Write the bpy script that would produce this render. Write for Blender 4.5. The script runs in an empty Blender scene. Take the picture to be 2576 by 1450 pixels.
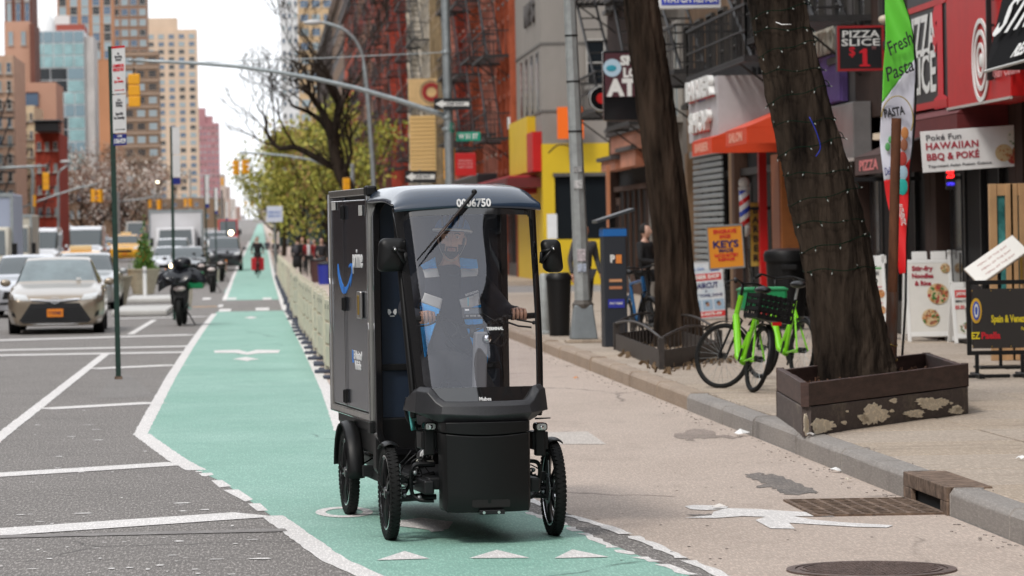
import bpy, bmesh, math, random
from mathutils import Vector, Matrix, Euler
from mathutils.bvhtree import BVHTree
random.seed(7)
R = math.radians
C = bpy.context.scene.collection
scene = bpy.context.scene
# ------------------------------------------------------------ camera
H, F, VX, VY, ROLL = 1.77, 9000.0, 658.0, 600.0, R(1.0)     # eye height, focal length in px of a 2576 px wide frame, vanishing point
cd = bpy.data.cameras.new('camera'); cam = bpy.data.objects.new('camera', cd); C.objects.link(cam)
cd.sensor_width = 36; cd.lens = 36*F/2576; cd.shift_x = (1288-VX)/2576; cd.shift_y = -(725-VY)/2576
cd.clip_start = .5; cd.clip_end = 9000
cam.matrix_world = Matrix.Translation((0, 0, H)) @ Matrix.Rotation(R(90), 4, 'X') @ Matrix.Rotation(-ROLL, 4, 'Z')
cd.dof.use_dof = True; cd.dof.focus_distance = 21.1; cd.dof.aperture_fstop = 5.6
scene.camera = cam
# ------------------------------------------------------------ sky, sun, exposure
SUN_EL, SUN_AZ = R(50), R(218)          # high, a little behind the camera, to the left
w = bpy.data.worlds.new('World'); scene.world = w; w.use_nodes = True
nt = w.node_tree; nt.nodes.clear()
sky = nt.nodes.new('ShaderNodeTexSky'); sky.sky_type = 'NISHITA'; sky.sun_disc = False
sky.sun_elevation = SUN_EL; sky.sun_rotation = SUN_AZ; sky.dust_density = 4; sky.air_density = 1.5
mixn = nt.nodes.new('ShaderNodeMix'); mixn.data_type = 'RGBA'; mixn.inputs[0].default_value = .86
mixn.inputs[7].default_value = (10.3, 10.6, 11.1, 1)        # an even veil of cloud over the blue
bg = nt.nodes.new('ShaderNodeBackground'); bg.inputs[1].default_value = .12
wo = nt.nodes.new('ShaderNodeOutputWorld')
nt.links.new(sky.outputs[0], mixn.inputs[6]); nt.links.new(mixn.outputs[2], bg.inputs[0]); nt.links.new(bg.outputs[0], wo.inputs[0])
sl = bpy.data.lights.new('sun', 'SUN'); sl.energy = 1.5; sl.angle = R(11); sl.color = (1, .95, .88)
so = bpy.data.objects.new('sun', sl); C.objects.link(so)
so.rotation_euler = (R(90)-SUN_EL, 0, R(180)-SUN_AZ)
scene.view_settings.view_transform = 'Standard'; scene.view_settings.look = 'None'
scene.view_settings.gamma = 1; scene.view_settings.exposure = 0.25
scene.cycles.max_bounces = 8; scene.cycles.transparent_max_bounces = 16
# ------------------------------------------------------------ measuring the photograph: a pixel and one known coordinate give a point
CR, SR = math.cos(ROLL), math.sin(ROLL)
def ray(x, y):
    u, v = x-VX, VY-y
    return (u*CR+v*SR)/F, (-u*SR+v*CR)/F
def at(x, y, Y=None, X=None, Z=None):
    a, b = ray(x, y)
    if Y is None: Y = X/a if X is not None else (Z-H)/b
    return Vector((a*Y, Y, H+b*Y))
def gp(x, y, z=0.0): return at(x, y, Z=z)
def gz(Y): return 0 if Y < 170 else (Y-170)*.0062            # the avenue climbs gently far off
# ------------------------------------------------------------ materials
MC = {}
def mat(name, col, rough=.7, metal=0, var=.0, scale=4, bump=0, bscale=None, spec=None, col2=None, stretch=None, emit=None, coat=0, detail=6, lo=.35, hi=.65, bdist=.01):
    if name in MC: return MC[name]
    m = bpy.data.materials.new(name); MC[name] = m; m.use_nodes = True
    n = m.node_tree; p = n.nodes['Principled BSDF']
    c = (*col, 1) if len(col) == 3 else col
    p.inputs['Base Color'].default_value = c; p.inputs['Roughness'].default_value = rough; p.inputs['Metallic'].default_value = metal
    if spec is not None: p.inputs['Specular IOR Level'].default_value = spec
    if coat: p.inputs['Coat Weight'].default_value = coat; p.inputs['Coat Roughness'].default_value = .05
    if emit: p.inputs['Emission Color'].default_value = (*emit[0], 1); p.inputs['Emission Strength'].default_value = emit[1]
    if var or col2 or bump:
        tc = n.nodes.new('ShaderNodeTexCoord'); mp = n.nodes.new('ShaderNodeMapping')
        n.links.new(tc.outputs['Object'], mp.inputs[0])
        if stretch: mp.inputs['Scale'].default_value = stretch
    if var or col2:
        no = n.nodes.new('ShaderNodeTexNoise'); no.inputs['Scale'].default_value = scale; no.inputs['Detail'].default_value = detail; no.inputs['Roughness'].default_value = .65
        n.links.new(mp.outputs[0], no.inputs['Vector'])
        cr = n.nodes.new('ShaderNodeValToRGB'); cr.color_ramp.elements[0].position = lo; cr.color_ramp.elements[1].position = hi
        a = tuple(max(0, k*(1-var)) for k in c[:3]); b = col2 if col2 else tuple(min(1, k*(1+var)) for k in c[:3])
        cr.color_ramp.elements[0].color = (*a, 1); cr.color_ramp.elements[1].color = (*b, 1)
        n.links.new(no.outputs[0], cr.inputs[0]); n.links.new(cr.outputs[0], p.inputs['Base Color'])
    if bump:
        nb = n.nodes.new('ShaderNodeTexNoise'); nb.inputs['Scale'].default_value = bscale or scale*6; nb.inputs['Detail'].default_value = 5
        n.links.new(mp.outputs[0], nb.inputs['Vector'])
        bu = n.nodes.new('ShaderNodeBump'); bu.inputs['Strength'].default_value = bump; bu.inputs['Distance'].default_value = bdist
        n.links.new(nb.outputs[0], bu.inputs['Height']); n.links.new(bu.outputs[0], p.inputs['Normal'])
    return m
def surface_mat(name, base, speck, big, bump=.4, stains=(.1,.09,.08), amt=.5, rough=.85, crack=0, wear=None, specsc=90, stretch=(1,1,1), dk=.35):
    """ground: base colour, coarse blotches, fine aggregate with its relief shading put into the colour, dark stains, optional cracks and worn paint"""
    m = bpy.data.materials.new(name); MC[name] = m; m.use_nodes = True; n = m.node_tree; L = n.links; p = n.nodes['Principled BSDF']
    tc = n.nodes.new('ShaderNodeTexCoord'); mp0 = n.nodes.new('ShaderNodeMapping'); mp0.inputs['Scale'].default_value = stretch
    L.new(tc.outputs['Object'], mp0.inputs[0]); V = mp0.outputs[0]; mpg = n.nodes.new('ShaderNodeMapping'); mpg.inputs['Scale'].default_value = (1, .13, 1); L.new(tc.outputs['Object'], mpg.inputs[0]); VG_ = mpg.outputs[0]
    def noise(s, d=5, r=.6, g=False):
        k = n.nodes.new('ShaderNodeTexNoise'); k.inputs['Scale'].default_value = s; k.inputs['Detail'].default_value = d; k.inputs['Roughness'].default_value = r
        L.new(VG_ if g else V, k.inputs['Vector']); return k.outputs[0]
    def ramp(o, a, b, ca=(0,0,0), cb=(1,1,1)):
        k = n.nodes.new('ShaderNodeValToRGB'); e = k.color_ramp.elements; e[0].position = a; e[1].position = b; e[0].color = (*ca, 1); e[1].color = (*cb, 1)
        L.new(o, k.inputs[0]); return k.outputs[0]
    def mix(f, a, b):
        k = n.nodes.new('ShaderNodeMix'); k.data_type = 'RGBA'
        for i, v in ((0, f), (6, a), (7, b)):
            if hasattr(v, 'is_linked') or hasattr(v, 'links'): L.new(v, k.inputs[i])
            elif i == 0: k.inputs[0].default_value = v
            else: k.inputs[i].default_value = (*v, 1)
        return k.outputs[2]
    c = mix(ramp(noise(.7, 4), .3, .7), base, big)
    c = mix(ramp(noise(specsc, 3, .7, True), .44, .62), c, mix(.48, c, speck))
    f = ramp(noise(specsc*.8, 3, .8, True), .46, .33)
    fm_ = n.nodes.new('ShaderNodeMath'); fm_.operation = 'MULTIPLY'; fm_.inputs[1].default_value = dk; L.new(f, fm_.inputs[0]); c = mix(fm_.outputs[0], c, tuple(k*.4 for k in base))  # long light and dark specks: shading of the stone relief, put into colour
    st = ramp(noise(1.6, 9, .78), .53, .72)
    mm = n.nodes.new('ShaderNodeMath'); mm.operation = 'MULTIPLY'; mm.inputs[1].default_value = amt; L.new(st, mm.inputs[0])
    c = mix(mm.outputs[0], c, stains)
    if crack:
        vo = n.nodes.new('ShaderNodeTexVoronoi'); vo.feature = 'DISTANCE_TO_EDGE'; vo.inputs['Scale'].default_value = crack
        ad = n.nodes.new('ShaderNodeMix'); ad.data_type = 'VECTOR'; ad.inputs[0].default_value = .25
        nz = n.nodes.new('ShaderNodeTexNoise'); nz.inputs['Scale'].default_value = 2.2; nz.inputs['Detail'].default_value = 6; L.new(V, nz.inputs['Vector'])
        L.new(V, ad.inputs[4]); L.new(nz.outputs[1], ad.inputs[5]); L.new(ad.outputs[1], vo.inputs['Vector'])
        cf = ramp(vo.outputs[0], 0, .006, (1,1,1), (0,0,0))
        gate = ramp(noise(.45, 3), .52, .56); m2 = n.nodes.new('ShaderNodeMath'); m2.operation = 'MULTIPLY'; L.new(cf, m2.inputs[0]); L.new(gate, m2.inputs[1])
        c = mix(m2.outputs[0], c, tuple(k*.35 for k in base))
    if wear:
        wf = ramp(noise(wear[2], 9, .78), wear[0], wear[1])
        c = mix(wf, c, wear[3])
    L.new(c, p.inputs['Base Color']); p.inputs['Roughness'].default_value = rough
    bu = n.nodes.new('ShaderNodeBump'); bu.inputs['Strength'].default_value = bump; bu.inputs['Distance'].default_value = .006
    L.new(noise(specsc, 3), bu.inputs['Height']); L.new(bu.outputs[0], p.inputs['Normal'])
    return m
# ------------------------------------------------------------ mesh builder
class MB:
    def __init__(s): s.v = []; s.f = []; s.mi = []; s.cur = 0
    def add(s, vs, fs):
        o = len(s.v); s.v += [tuple(v) for v in vs]; s.f += [tuple(i+o for i in f) for f in fs]; s.mi += [s.cur]*len(fs); return s
    def box(s, x0, x1, y0, y1, z0, z1, M=None):
        vs = [Vector(p) for p in ((x0,y0,z0),(x1,y0,z0),(x1,y1,z0),(x0,y1,z0),(x0,y0,z1),(x1,y0,z1),(x1,y1,z1),(x0,y1,z1))]
        if M is not None: vs = [M @ v for v in vs]
        return s.add(vs, [(0,3,2,1),(4,5,6,7),(0,1,5,4),(1,2,6,5),(2,3,7,6),(3,0,4,7)])
    def cbox(s, c, sz, M=None):
        return s.box(c[0]-sz[0]/2, c[0]+sz[0]/2, c[1]-sz[1]/2, c[1]+sz[1]/2, c[2]-sz[2]/2, c[2]+sz[2]/2, M)
    def tube(s, pts, r, n=8, cap=True, sq=None):
        pts = [Vector(p) for p in pts]; rs = r if isinstance(r, (list, tuple)) else [r]*len(pts)
        up = Vector((0, 0, 1)); rings = []; prev = None
        for i, p in enumerate(pts):
            t = (pts[min(i+1, len(pts)-1)]-pts[max(i-1, 0)]).normalized()
            if prev is None:
                a = t.cross(up); a = t.cross(Vector((0, 1, 0))) if a.length < .05 else a
            else: a = prev-t*prev.dot(t)
            a.normalize(); prev = a; b = t.cross(a)
            rings.append([p+(a*math.cos(2*math.pi*k/n)+b*math.sin(2*math.pi*k/n)*(sq or 1))*rs[i] for k in range(n)])
        fs = []
        for i in range(len(pts)-1):
            for k in range(n): fs.append((i*n+k, i*n+(k+1) % n, (i+1)*n+(k+1) % n, (i+1)*n+k))
        if cap: fs += [tuple(range(n))[::-1], tuple((len(pts)-1)*n+k for k in range(n))]
        return s.add([v for g in rings for v in g], fs)
    def lathe(s, prof, c=(0,0,0), axis='Z', n=24, closed=False):
        c = Vector(c); vs = []; fs = []; m = len(prof)
        for k in range(n):
            a = 2*math.pi*k/n; ca, sa = math.cos(a), math.sin(a)
            for r, h in prof:
                vs.append(c+Vector({'Z': (r*ca, r*sa, h), 'X': (h, r*ca, r*sa), 'Y': (r*ca, h, r*sa)}[axis]))
        for k in range(n):
            k2 = (k+1) % n
            for i in range(m if closed else m-1):
                i2 = (i+1) % m
                fs.append((k*m+i, k2*m+i, k2*m+i2, k*m+i2))
        if not closed:
            fs += [tuple(k*m for k in range(n))[::-1], tuple(k*m+m-1 for k in range(n))]
        return s.add(vs, fs)
    def prism(s, poly, d0, d1, plane='XY', M=None):
        """poly extruded from d0 to d1 along the third axis"""
        def P(a, b, d): 
            v = Vector({'XY': (a, b, d), 'XZ': (a, d, b), 'YZ': (d, a, b)}[plane]); return M @ v if M is not None else v
        n = len(poly); vs = [P(a, b, d0) for a, b in poly]+[P(a, b, d1) for a, b in poly]
        fs = [tuple(range(n))[::-1], tuple(range(n, 2*n))]+[(i, (i+1) % n, n+(i+1) % n, n+i) for i in range(n)]
        return s.add(vs, fs)
    def grid(s, fn, nu, nv, keep=None):
        vs = [fn(i/nu, j/nv) for j in range(nv+1) for i in range(nu+1)]
        fs = [(j*(nu+1)+i, j*(nu+1)+i+1, (j+1)*(nu+1)+i+1, (j+1)*(nu+1)+i) for j in range(nv) for i in range(nu) if keep is None or keep((i+.5)/nu, (j+.5)/nv)]
        return s.add(vs, fs)
    def ball(s, c, r, nu=14, nv=9, M=None):
        c = Vector(c); r = r if isinstance(r, (list, tuple)) else (r, r, r); vs = []; fs = []
        for j in range(1, nv):
            th = math.pi*j/nv
            for i in range(nu):
                ph = 2*math.pi*i/nu; vs.append(Vector((r[0]*math.sin(th)*math.cos(ph), r[1]*math.sin(th)*math.sin(ph), r[2]*math.cos(th))))
        vs += [Vector((0, 0, r[2])), Vector((0, 0, -r[2]))]; a = len(vs)-2
        for j in range(nv-2):
            for i in range(nu): fs.append((j*nu+i, (j+1)*nu+i, (j+1)*nu+(i+1) % nu, j*nu+(i+1) % nu))
        for i in range(nu): fs += [(a, i, (i+1) % nu), (a+1, (nv-2)*nu+(i+1) % nu, (nv-2)*nu+i)]
        if M is not None: vs = [M @ v for v in vs]
        return s.add([v+c for v in vs], fs)
    def build(s, name, m, parent=None, smooth=False, bevel=0, seg=2, loc=None, sub=0, fixn=False, solid=0):
        me = bpy.data.meshes.new(name); me.from_pydata(s.v, [], s.f)
        for k in (m if isinstance(m, (list, tuple)) else [m]): me.materials.append(k)
        if any(s.mi): me.polygons.foreach_set('material_index', s.mi)
        if fixn:
            b = bmesh.new(); b.from_mesh(me); bmesh.ops.remove_doubles(b, verts=b.verts, dist=1e-5); bmesh.ops.recalc_face_normals(b, faces=b.faces); b.to_mesh(me); b.free()
        if smooth:
            me.polygons.foreach_set('use_smooth', [True]*len(me.polygons))
            if smooth != 'all': me.set_sharp_from_angle(angle=R(smooth if smooth is not True else 40))
        me.update(); o = bpy.data.objects.new(name, me); C.objects.link(o)
        if parent is not None: o.parent = parent
        if loc is not None: o.location = loc
        if solid: q = o.modifiers.new('t', 'SOLIDIFY'); q.thickness = solid; q.offset = 1
        if bevel: q = o.modifiers.new('b', 'BEVEL'); q.width = bevel; q.segments = seg; q.limit_method = 'ANGLE'; q.angle_limit = R(35)
        if sub: q = o.modifiers.new('s', 'SUBSURF'); q.levels = q.render_levels = sub
        return o
def tag(o, label=None, cat=None, group=None, kind=None):
    if label: o['label'] = label
    if cat: o['category'] = cat
    if group: o['group'] = group
    if kind: o['kind'] = kind
    return o
def thing(name, loc, rz=0, label=None, cat=None, group=None):
    o = bpy.data.objects.new(name, None); C.objects.link(o); o.location = loc; o.rotation_euler = (0, 0, rz); o.empty_display_size = .2
    return tag(o, label, cat, group)
def copy_tree(o, parent=None):
    c = o.copy(); C.objects.link(c); c.parent = parent
    for ch in o.children: copy_tree(ch, c)
    return c
def frame_m(o, d, up):
    d = Vector(d).normalized(); up = Vector(up); up = (up-d*up.dot(d)).normalized(); n = d.cross(up); o = Vector(o)
    return Matrix(((d[0], up[0], n[0], o[0]), (d[1], up[1], n[1], o[1]), (d[2], up[2], n[2], o[2]), (0, 0, 0, 1)))
EX, EZ, EYn = Vector((1, 0, 0)), Vector((0, 0, 1)), Vector((0, -1, 0))
def text(s, h, m, parent=None, M=None, bold=.0, sx=1, align='CENTER', shear=0, space=1, name='lettering', ext=.002, width=None):
    """raised flat lettering, cap height about h, centred on M (local x = reading direction, y = up)"""
    cu = bpy.data.curves.new(name, 'FONT'); cu.body = s; cu.size = h*1.4; cu.offset = bold*h; cu.extrude = ext; cu.align_x = align; cu.align_y = 'CENTER'
    cu.shear = shear; cu.space_character = space; cu.resolution_u = 2; cu.materials.append(m)
    q = bpy.data.objects.new('tmp', cu); C.objects.link(q); bpy.context.view_layer.update()
    me = bpy.data.meshes.new_from_object(q.evaluated_get(bpy.context.evaluated_depsgraph_get())); bpy.data.objects.remove(q); bpy.data.curves.remove(cu)
    if not me.materials: me.materials.append(m)
    xs = [v.co.x for v in me.vertices]
    if width and xs: sx = width/(max(xs)-min(xs))
    me.transform(Matrix.Diagonal((sx, 1, 1, 1)))
    o = bpy.data.objects.new(name, me); C.objects.link(o)
    if parent is not None: o.parent = parent
    o.matrix_local = M or Matrix()
    return o
def spline(pts, n=6):
    """Catmull-Rom through points"""
    P = [Vector(p) for p in pts]; out = []
    for i in range(len(P)-1):
        p0, p1, p2, p3 = P[max(i-1, 0)], P[i], P[i+1], P[min(i+2, len(P)-1)]
        for k in range(n):
            t = k/n; out.append(.5*((2*p1)+(p2-p0)*t+(2*p0-5*p1+4*p2-p3)*t*t+(3*p1-p0-3*p2+p3)*t**3))
    return out+[P[-1]]
# common paints
BLACK = mat('black_plastic', (.008,.008,.0085), .45, spec=.3, bump=.15, bscale=400, bdist=.0006)
BLACKG = mat('black_gloss', (.008,.008,.009), .12)
RUBBER = mat('rubber', (.009,.009,.009), .75, spec=.25, var=.3, scale=20)
STEEL = mat('galvanised_steel', (.34,.37,.38), .45, .6, var=.15, scale=6, bump=.1)
CHROME = mat('chrome', (.75,.75,.76), .15, 1)
ALU = mat('aluminium', (.52,.5,.47), .3, .9, var=.12, scale=3, stretch=(8,8,1))
WHITE = mat('white_paint', (.78,.78,.77), .5)
DARKM = mat('dark_metal', (.014,.014,.015), .45, .2, spec=.4)
REDP = mat('red_paint', (.6,.012,.015), .45); YELP = mat('yellow_paint', (.85,.42,.0), .45)
GREENPOLE = mat('dark_green_paint', (.006,.03,.02), .45, var=.3, scale=9)
PANE = mat('window_glass', (.04,.055,.065), .08, spec=.8)
DARK = mat('dark_interior', (.012,.011,.011), .9)
# ============================================================ GROUND
ASPH = surface_mat('asphalt', (.195,.178,.166), (.62,.58,.55), (.245,.225,.21), .6, (.09,.083,.077), .4, crack=.5, specsc=80, dk=.6)
GREENL = surface_mat('green_lane_paint', (.21,.43,.345), (.38,.60,.51), (.31,.53,.45), .5, (.1,.25,.19), .45, .7, crack=.35, wear=(.53,.74,2.0,(.19,.36,.30)), stretch=(1,.7,1))
TAN = surface_mat('tan_paving', (.46,.37,.31), (.62,.53,.46), (.55,.45,.385), .35, (.27,.215,.18), .62, .8, crack=.3, wear=(.68,.8,1.3,(.16,.14,.13)), stretch=(1,.5,1))
CONC = surface_mat('sidewalk_concrete', (.43,.34,.26), (.55,.47,.39), (.51,.42,.33), .3, (.19,.155,.125), .75, .85, crack=.22, specsc=60, stretch=(.5,1,1))
STONE = surface_mat('kerb_stone', (.25,.23,.215), (.40,.37,.34), (.33,.30,.275), .2, (.12,.105,.095), .75, .8, specsc=90, dk=.2)
PAINT = surface_mat('worn_white_paint', (.72,.69,.67), (.8,.78,.76), (.78,.75,.73), .3, (.45,.42,.4), .3, .7, wear=(.56,.6,7,(.19,.175,.17)))
PAINTL = surface_mat('line_white_paint', (.76,.73,.71), (.8,.78,.76), (.8,.77,.75), .3, (.5,.47,.45), .25, .7, wear=(.63,.66,9,(.2,.19,.18)))
KX = 4.17
STONE_B = surface_mat('kerb_stone_brown', (.30,.225,.165), (.42,.35,.28), (.40,.30,.22), .2, (.15,.11,.085), .6, .7, specsc=90, dk=.2)
ys = [-160, -60, 0, 20, 60, 100, 170, 300, 500, 800, 1300, 2000, 3500]
def sheet_y(name, x0, x1, m, z, ylist=ys):
    b = MB(); vs = []
    for y in ylist: vs += [(x0, y, gz(y)+z), (x1, y, gz(y)+z)]
    b.add(vs, [(2*i, 2*i+1, 2*i+3, 2*i+2) for i in range(len(ylist)-1)])
    return tag(b.build(name, m), kind='structure')
o = sheet_y('ground', -1500, 1500, ASPH, 0); o['label'] = 'grey asphalt avenue and ground running to the horizon'
# tan pedestrian strip between bike lane and kerb, as one polygon that follows the lane's edge
rin = [(1900,1520),(1718,1437),(1557,1382),(1458,1334),(1370,1302),(1180,1235),(1010,1165),(862,1090),(839,1040),(823,993),(783,908),(745,835),(720,787),(701,735),(684,690),(672,655)]
def ground_poly(name, pts, m, z, kind='structure'):
    b = MB(); b.add([(p[0], p[1], gz(p[1])+z) for p in pts], [tuple(range(len(pts)))])
    o = b.build(name, m); bm = bmesh.new(); bm.from_mesh(o.data); bmesh.ops.triangulate(bm, faces=bm.faces); bm.to_mesh(o.data); bm.free()
    o.data.update()
    return tag(o, kind=kind)
rp = [gp(*p) for p in rin]; rp = [Vector((p.x, p.y, 0)) for p in rp]
rout = [(1960,1500),(1762,1420),(1566,1337),(1431,1296),(1230,1225),(1060,1160),(880,1085)]
ro = [gp(*p) for p in rout]+[Vector((p.x+.05, p.y, 0)) for p in rp[8:]]
def quadstrip(name, left, right, m, z):
    b = MB(); n = len(left)
    b.add([(p[0], p[1], gz(p[1])+z) for p in left]+[(p[0], p[1], gz(p[1])+z) for p in right], [(i, n+i, n+i+1, i+1) for i in range(n-1)])
    return tag(b.build(name, m), kind='structure')
def resample(P, ylist):
    out = []
    for y in ylist:
        for i in range(len(P)-1):
            a, b_ = P[i], P[i+1]
            if (a[1]-y)*(b_[1]-y) <= 0 and a[1] != b_[1]:
                t = (y-a[1])/(b_[1]-a[1]); out.append(Vector((a[0]+(b_[0]-a[0])*t, y, 0))); break
        else:
            e = P[0] if abs(P[0][1]-y) < abs(P[-1][1]-y) else P[-1]; out.append(Vector((e[0], y, 0)))
    return out
yl = [15,17.5,19.5,20.5,21.5,23,24.5,26,28,30,32,34,36,38.5,41,44,48,52,58,64,70,78,87]
lin = [(1010,1500),(930,1450),(839,1410),(728,1332),(640,1268),(532,1195),(452,1166),(385,1112),(360,1096),(397,1022),(437,950),(482,876),(512,832),(542,790)]
lp = [gp(*p) for p in lin]
L1 = resample([Vector((p.x, p.y, 0)) for p in lp], yl)
R1 = resample(rp, yl); RO = resample(ro, yl)
quadstrip('bike_lane', L1, R1, GREENL, .002)['label'] = 'green painted bike lane with white edge lines'
RO2 = [Vector((max(a.x+.02, b.x), a.y, 0)) for a, b in zip(R1, RO)]
quadstrip('pavement_strip', RO2, [Vector((KX, p.y, 0)) for p in RO2], TAN, .002)['label'] = 'tan painted walking strip beside the kerb'
# beyond the crossing
far = [92, 120, 170, 260, 400, 700, 1300]
o = quadstrip('bike_lane', [(-1.02, 103, 0)]+[(-1.28, y, 0) for y in far[1:]], [(.47, 103, 0)]+[(.47, y, 0) for y in far[1:]], GREENL, .002); o['label'] = 'green bike lane continuing beyond the crossing'
quadstrip('pavement_strip', [(.66, y, 0) for y in [87]+far], [(KX, y, 0) for y in [87]+far], TAN, .002)['label'] = 'tan walking strip beyond the crossing'
# painted lines
ZN = [0]
def strip(name, pts, wd, z=.0035, m=None, dash=None, label=None, jag=.006, n=None):
    """a worn painted line: ragged edges, real thickness kept to a sheet"""
    P = [Vector((p[0], p[1], 0)) for p in pts]; Q = []; ZN[0] += 1; z += ZN[0]*.00012
    for i in range(len(P)-1):
        L = (P[i+1]-P[i]).length; k = max(1, int(L/.14) if L < 60 else 20)
        for j in range(k): Q.append(P[i].lerp(P[i+1], j/k))
    Q.append(P[-1]); b = MB(); vs = []; fs = []; on = True; run = 0
    for i, q in enumerate(Q):
        t = (Q[min(i+1, len(Q)-1)]-Q[max(0, i-1)]).normalized(); nrm = Vector((t.y, -t.x, 0))
        a = wd/2+random.uniform(-jag, jag); c = wd/2+random.uniform(-jag, jag)
        vs += [(*(q-nrm*a)[:2], gz(q.y)+z), (*(q+nrm*c)[:2], gz(q.y)+z)]
        if i:
            if dash: run += (Q[i]-Q[i-1]).length; on = (run % (dash[0]+dash[1])) < dash[0]
            if on: fs.append((2*i-2, 2*i-1, 2*i+1, 2*i))
    b.add(vs, fs); o = b.build(name, m or PAINTL); return tag(o, label, kind='structure')
lw = .13
solid_l = [gp(*p) for p in [(375,1112),(352,1096),(393,1018),(432,946),(478,873),(508,830),(539,790)]]
strip('lane_line', [p for p in solid_l[1:]], lw, label='white line on the left edge of the green lane')
strip('lane_line', [gp(355,1093), gp(385,1115), gp(445,1158), gp(495,1184)], lw*1.2, label='white line where the lane bends')
zc = lambda x, y: gp(x/2.936, (980+y/2.865)/1.0248)
def dashq(pts):
    b = MB(); P = [zc(*p) for p in pts]; b.add([(p.x, p.y, .0036) for p in P], [tuple(range(len(P)))]); return tag(b.build('lane_dash', PAINTL, fixn=True), 'short white dash along the bend of the lane', kind='structure')
for q in ([(1438,676),(1500,676),(1490,684),(1450,684)], [(1465,692),(1560,688),(1580,702),(1515,716),(1490,712)], [(1560,745),(1640,742),(1710,788),(1620,797)], [(1648,815),(1760,812),(1870,885),(1812,902)], [(1830,916),(1920,914),(1982,968),(1902,972)]): dashq(q)
strip('lane_line', [gp(*p) for p in [(684,1299),(839,1410),(930,1450),(1020,1502)]], lw*1.1, label='white line at the lower left of the lane')
strip('lane_line', [gp(*p) for p in [(1325,1290),(1370,1303),(1458,1338),(1557,1385),(1718,1441),(1880,1500)]], .06, dash=(.3,.12), label='ragged white line at the right edge of the lane', jag=.022)
strip('lane_line', [gp(*p) for p in [(1320,1253),(1431,1298),(1566,1340),(1762,1424),(1900,1485)]], .07, dash=(.75,.06), label='second white line beside the tan strip', jag=.016)
strip('lane_line', [gp(*p) for p in [(858,1085),(848,1055),(826,993),(786,908),(748,835),(722,787),(703,740)]], .13, label='white line on the right edge of the green lane')
strip('lane_line', [(.54, 88), (.54, 170), (.54, 400)], .14, label='white line on the right of the far lane')
strip('lane_line', [(-1.1, 103), (-1.36, 170), (-1.36, 400)], .14, label='white line on the left of the far lane')
cross = [[(0,1196),(458,1167)],[(0,1340),(640,1296)],[(108,1030),(392,1014)],[(228,929),(446,919)],[(0,857),(487,843)],[(0,882),(480,872)],[(0,895),(470,887)],[(290,803),(520,797)]]
for i, c in enumerate(cross):
    a, b_ = gp(*c[0]), gp(*c[1])
    if c[0][0] == 0: a = a+(a-b_)*.5
    strip('hatch_line', [a, b_], (.42, .5, .42, .5, .8, .7, .7, .6)[i], label='white cross line on the asphalt')
strip('hatch_line', [gp(-130,1215), gp(0,1100), gp(265,892)], .13, label='long slanting white line on the asphalt')
strip('hatch_line', [gp(328,842), gp(388,806)], .13, label='short slanting white line beside the moped')
strip('hatch_line', [gp(0,1352), gp(720,1335)], .22, z=.0026, m=surface_mat('ghost_paint', (.26,.245,.235), (.42,.4,.38), (.3,.28,.27), .4, (.18,.17,.16), .5, wear=(.45,.55,5,(.2,.185,.18))), label='faded ghost of an old white line')
# crossing blocks and yellow line
for i, (x, y, wpx) in enumerate([(566,781,30),(660,778,34),(584,752,22),(672,752,22),(520,752,20),(555,770,12)]):
    p = gp(x, y); hw = wpx/2*p.y/F
    b = MB(); b.box(p.x-hw, p.x+hw, p.y-1.6, p.y+1.6, .001, .004); tag(b.build('crossing_block', PAINTL), 'white block of the crossing on the bike lane', kind='structure')
strip('yellow_line', [gp(440,774), gp(545,772)], .5, m=mat('yellow_line_paint', (.75,.4,.12), .7, var=.25, scale=8), label='faded yellow line beside the crossing')
# symbols
def blob(name, pts, label, m=None, z=.005, mirror=False, rag=0):
    ZN[0] += 1; z += ZN[0]*.00004
    if rag: rd = random.Random(len(label)); q = []; [q.extend([(a[0]+(b_[0]-a[0])*k/6+rd.gauss(0, rag*3), a[1]+(b_[1]-a[1])*k/6+rd.gauss(0, rag)) for k in range(6)]) for a, b_ in zip(pts, pts[1:]+pts[:1])]; pts = q
    P = [gp(*p) for p in pts]; b = MB(); b.add([(p.x, p.y, z) for p in P], [tuple(range(len(P)))])
    o = b.build(name, m or PAINTL); bm = bmesh.new(); bm.from_mesh(o.data); bmesh.ops.triangulate(bm, faces=bm.faces); bmesh.ops.recalc_face_normals(bm, faces=bm.faces); bm.to_mesh(o.data); bm.free(); return tag(o, label, kind='structure')
for pts in ([(948,1412),(1080,1408),(1018,1389)], [(1180,1407),(1332,1406),(1250,1386)], [(1395,1407),(1532,1404),(1440,1385)]):
    blob('yield_triangle', pts, 'white triangle painted across the green lane')
def ring_mark(cx, cy, ro_, ri, label, sy=1):
    c = gp(cx, cy); b = MB(); n = 40; vs = []
    for k in range(n):
        a = 2*math.pi*k/n; vs += [(c.x+ro_*math.cos(a), c.y+ro_*sy*math.sin(a), .005), (c.x+ri*math.cos(a), c.y+ri*sy*math.sin(a), .005)]
    b.add(vs, [(2*k, 2*((k+1) % n), 2*((k+1) % n)+1, 2*k+1) for k in range(n)]); return tag(b.build('bicycle_symbol', PAINTL), label, kind='structure')
ring_mark(866, 1290, .185, .12, 'white ring of the bicycle symbol beside the rear wheel', 2.4)
blob('bicycle_symbol', [(1000,1312),(1060,1305),(1140,1315),(1128,1333),(1095,1338),(1040,1330),(1000,1326)], 'white frame of the bicycle symbol under the vehicle')
blob('bicycle_symbol', [(1072,1330),(1110,1328),(1118,1338),(1085,1341)], 'small white foot of the bicycle symbol')
blob('bicycle_symbol', [(538,883),(600,881),(622,887),(645,881),(705,882),(700,889),(650,890),(622,894),(590,889),(540,889)], 'white bicycle symbol halfway down the lane')
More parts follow.
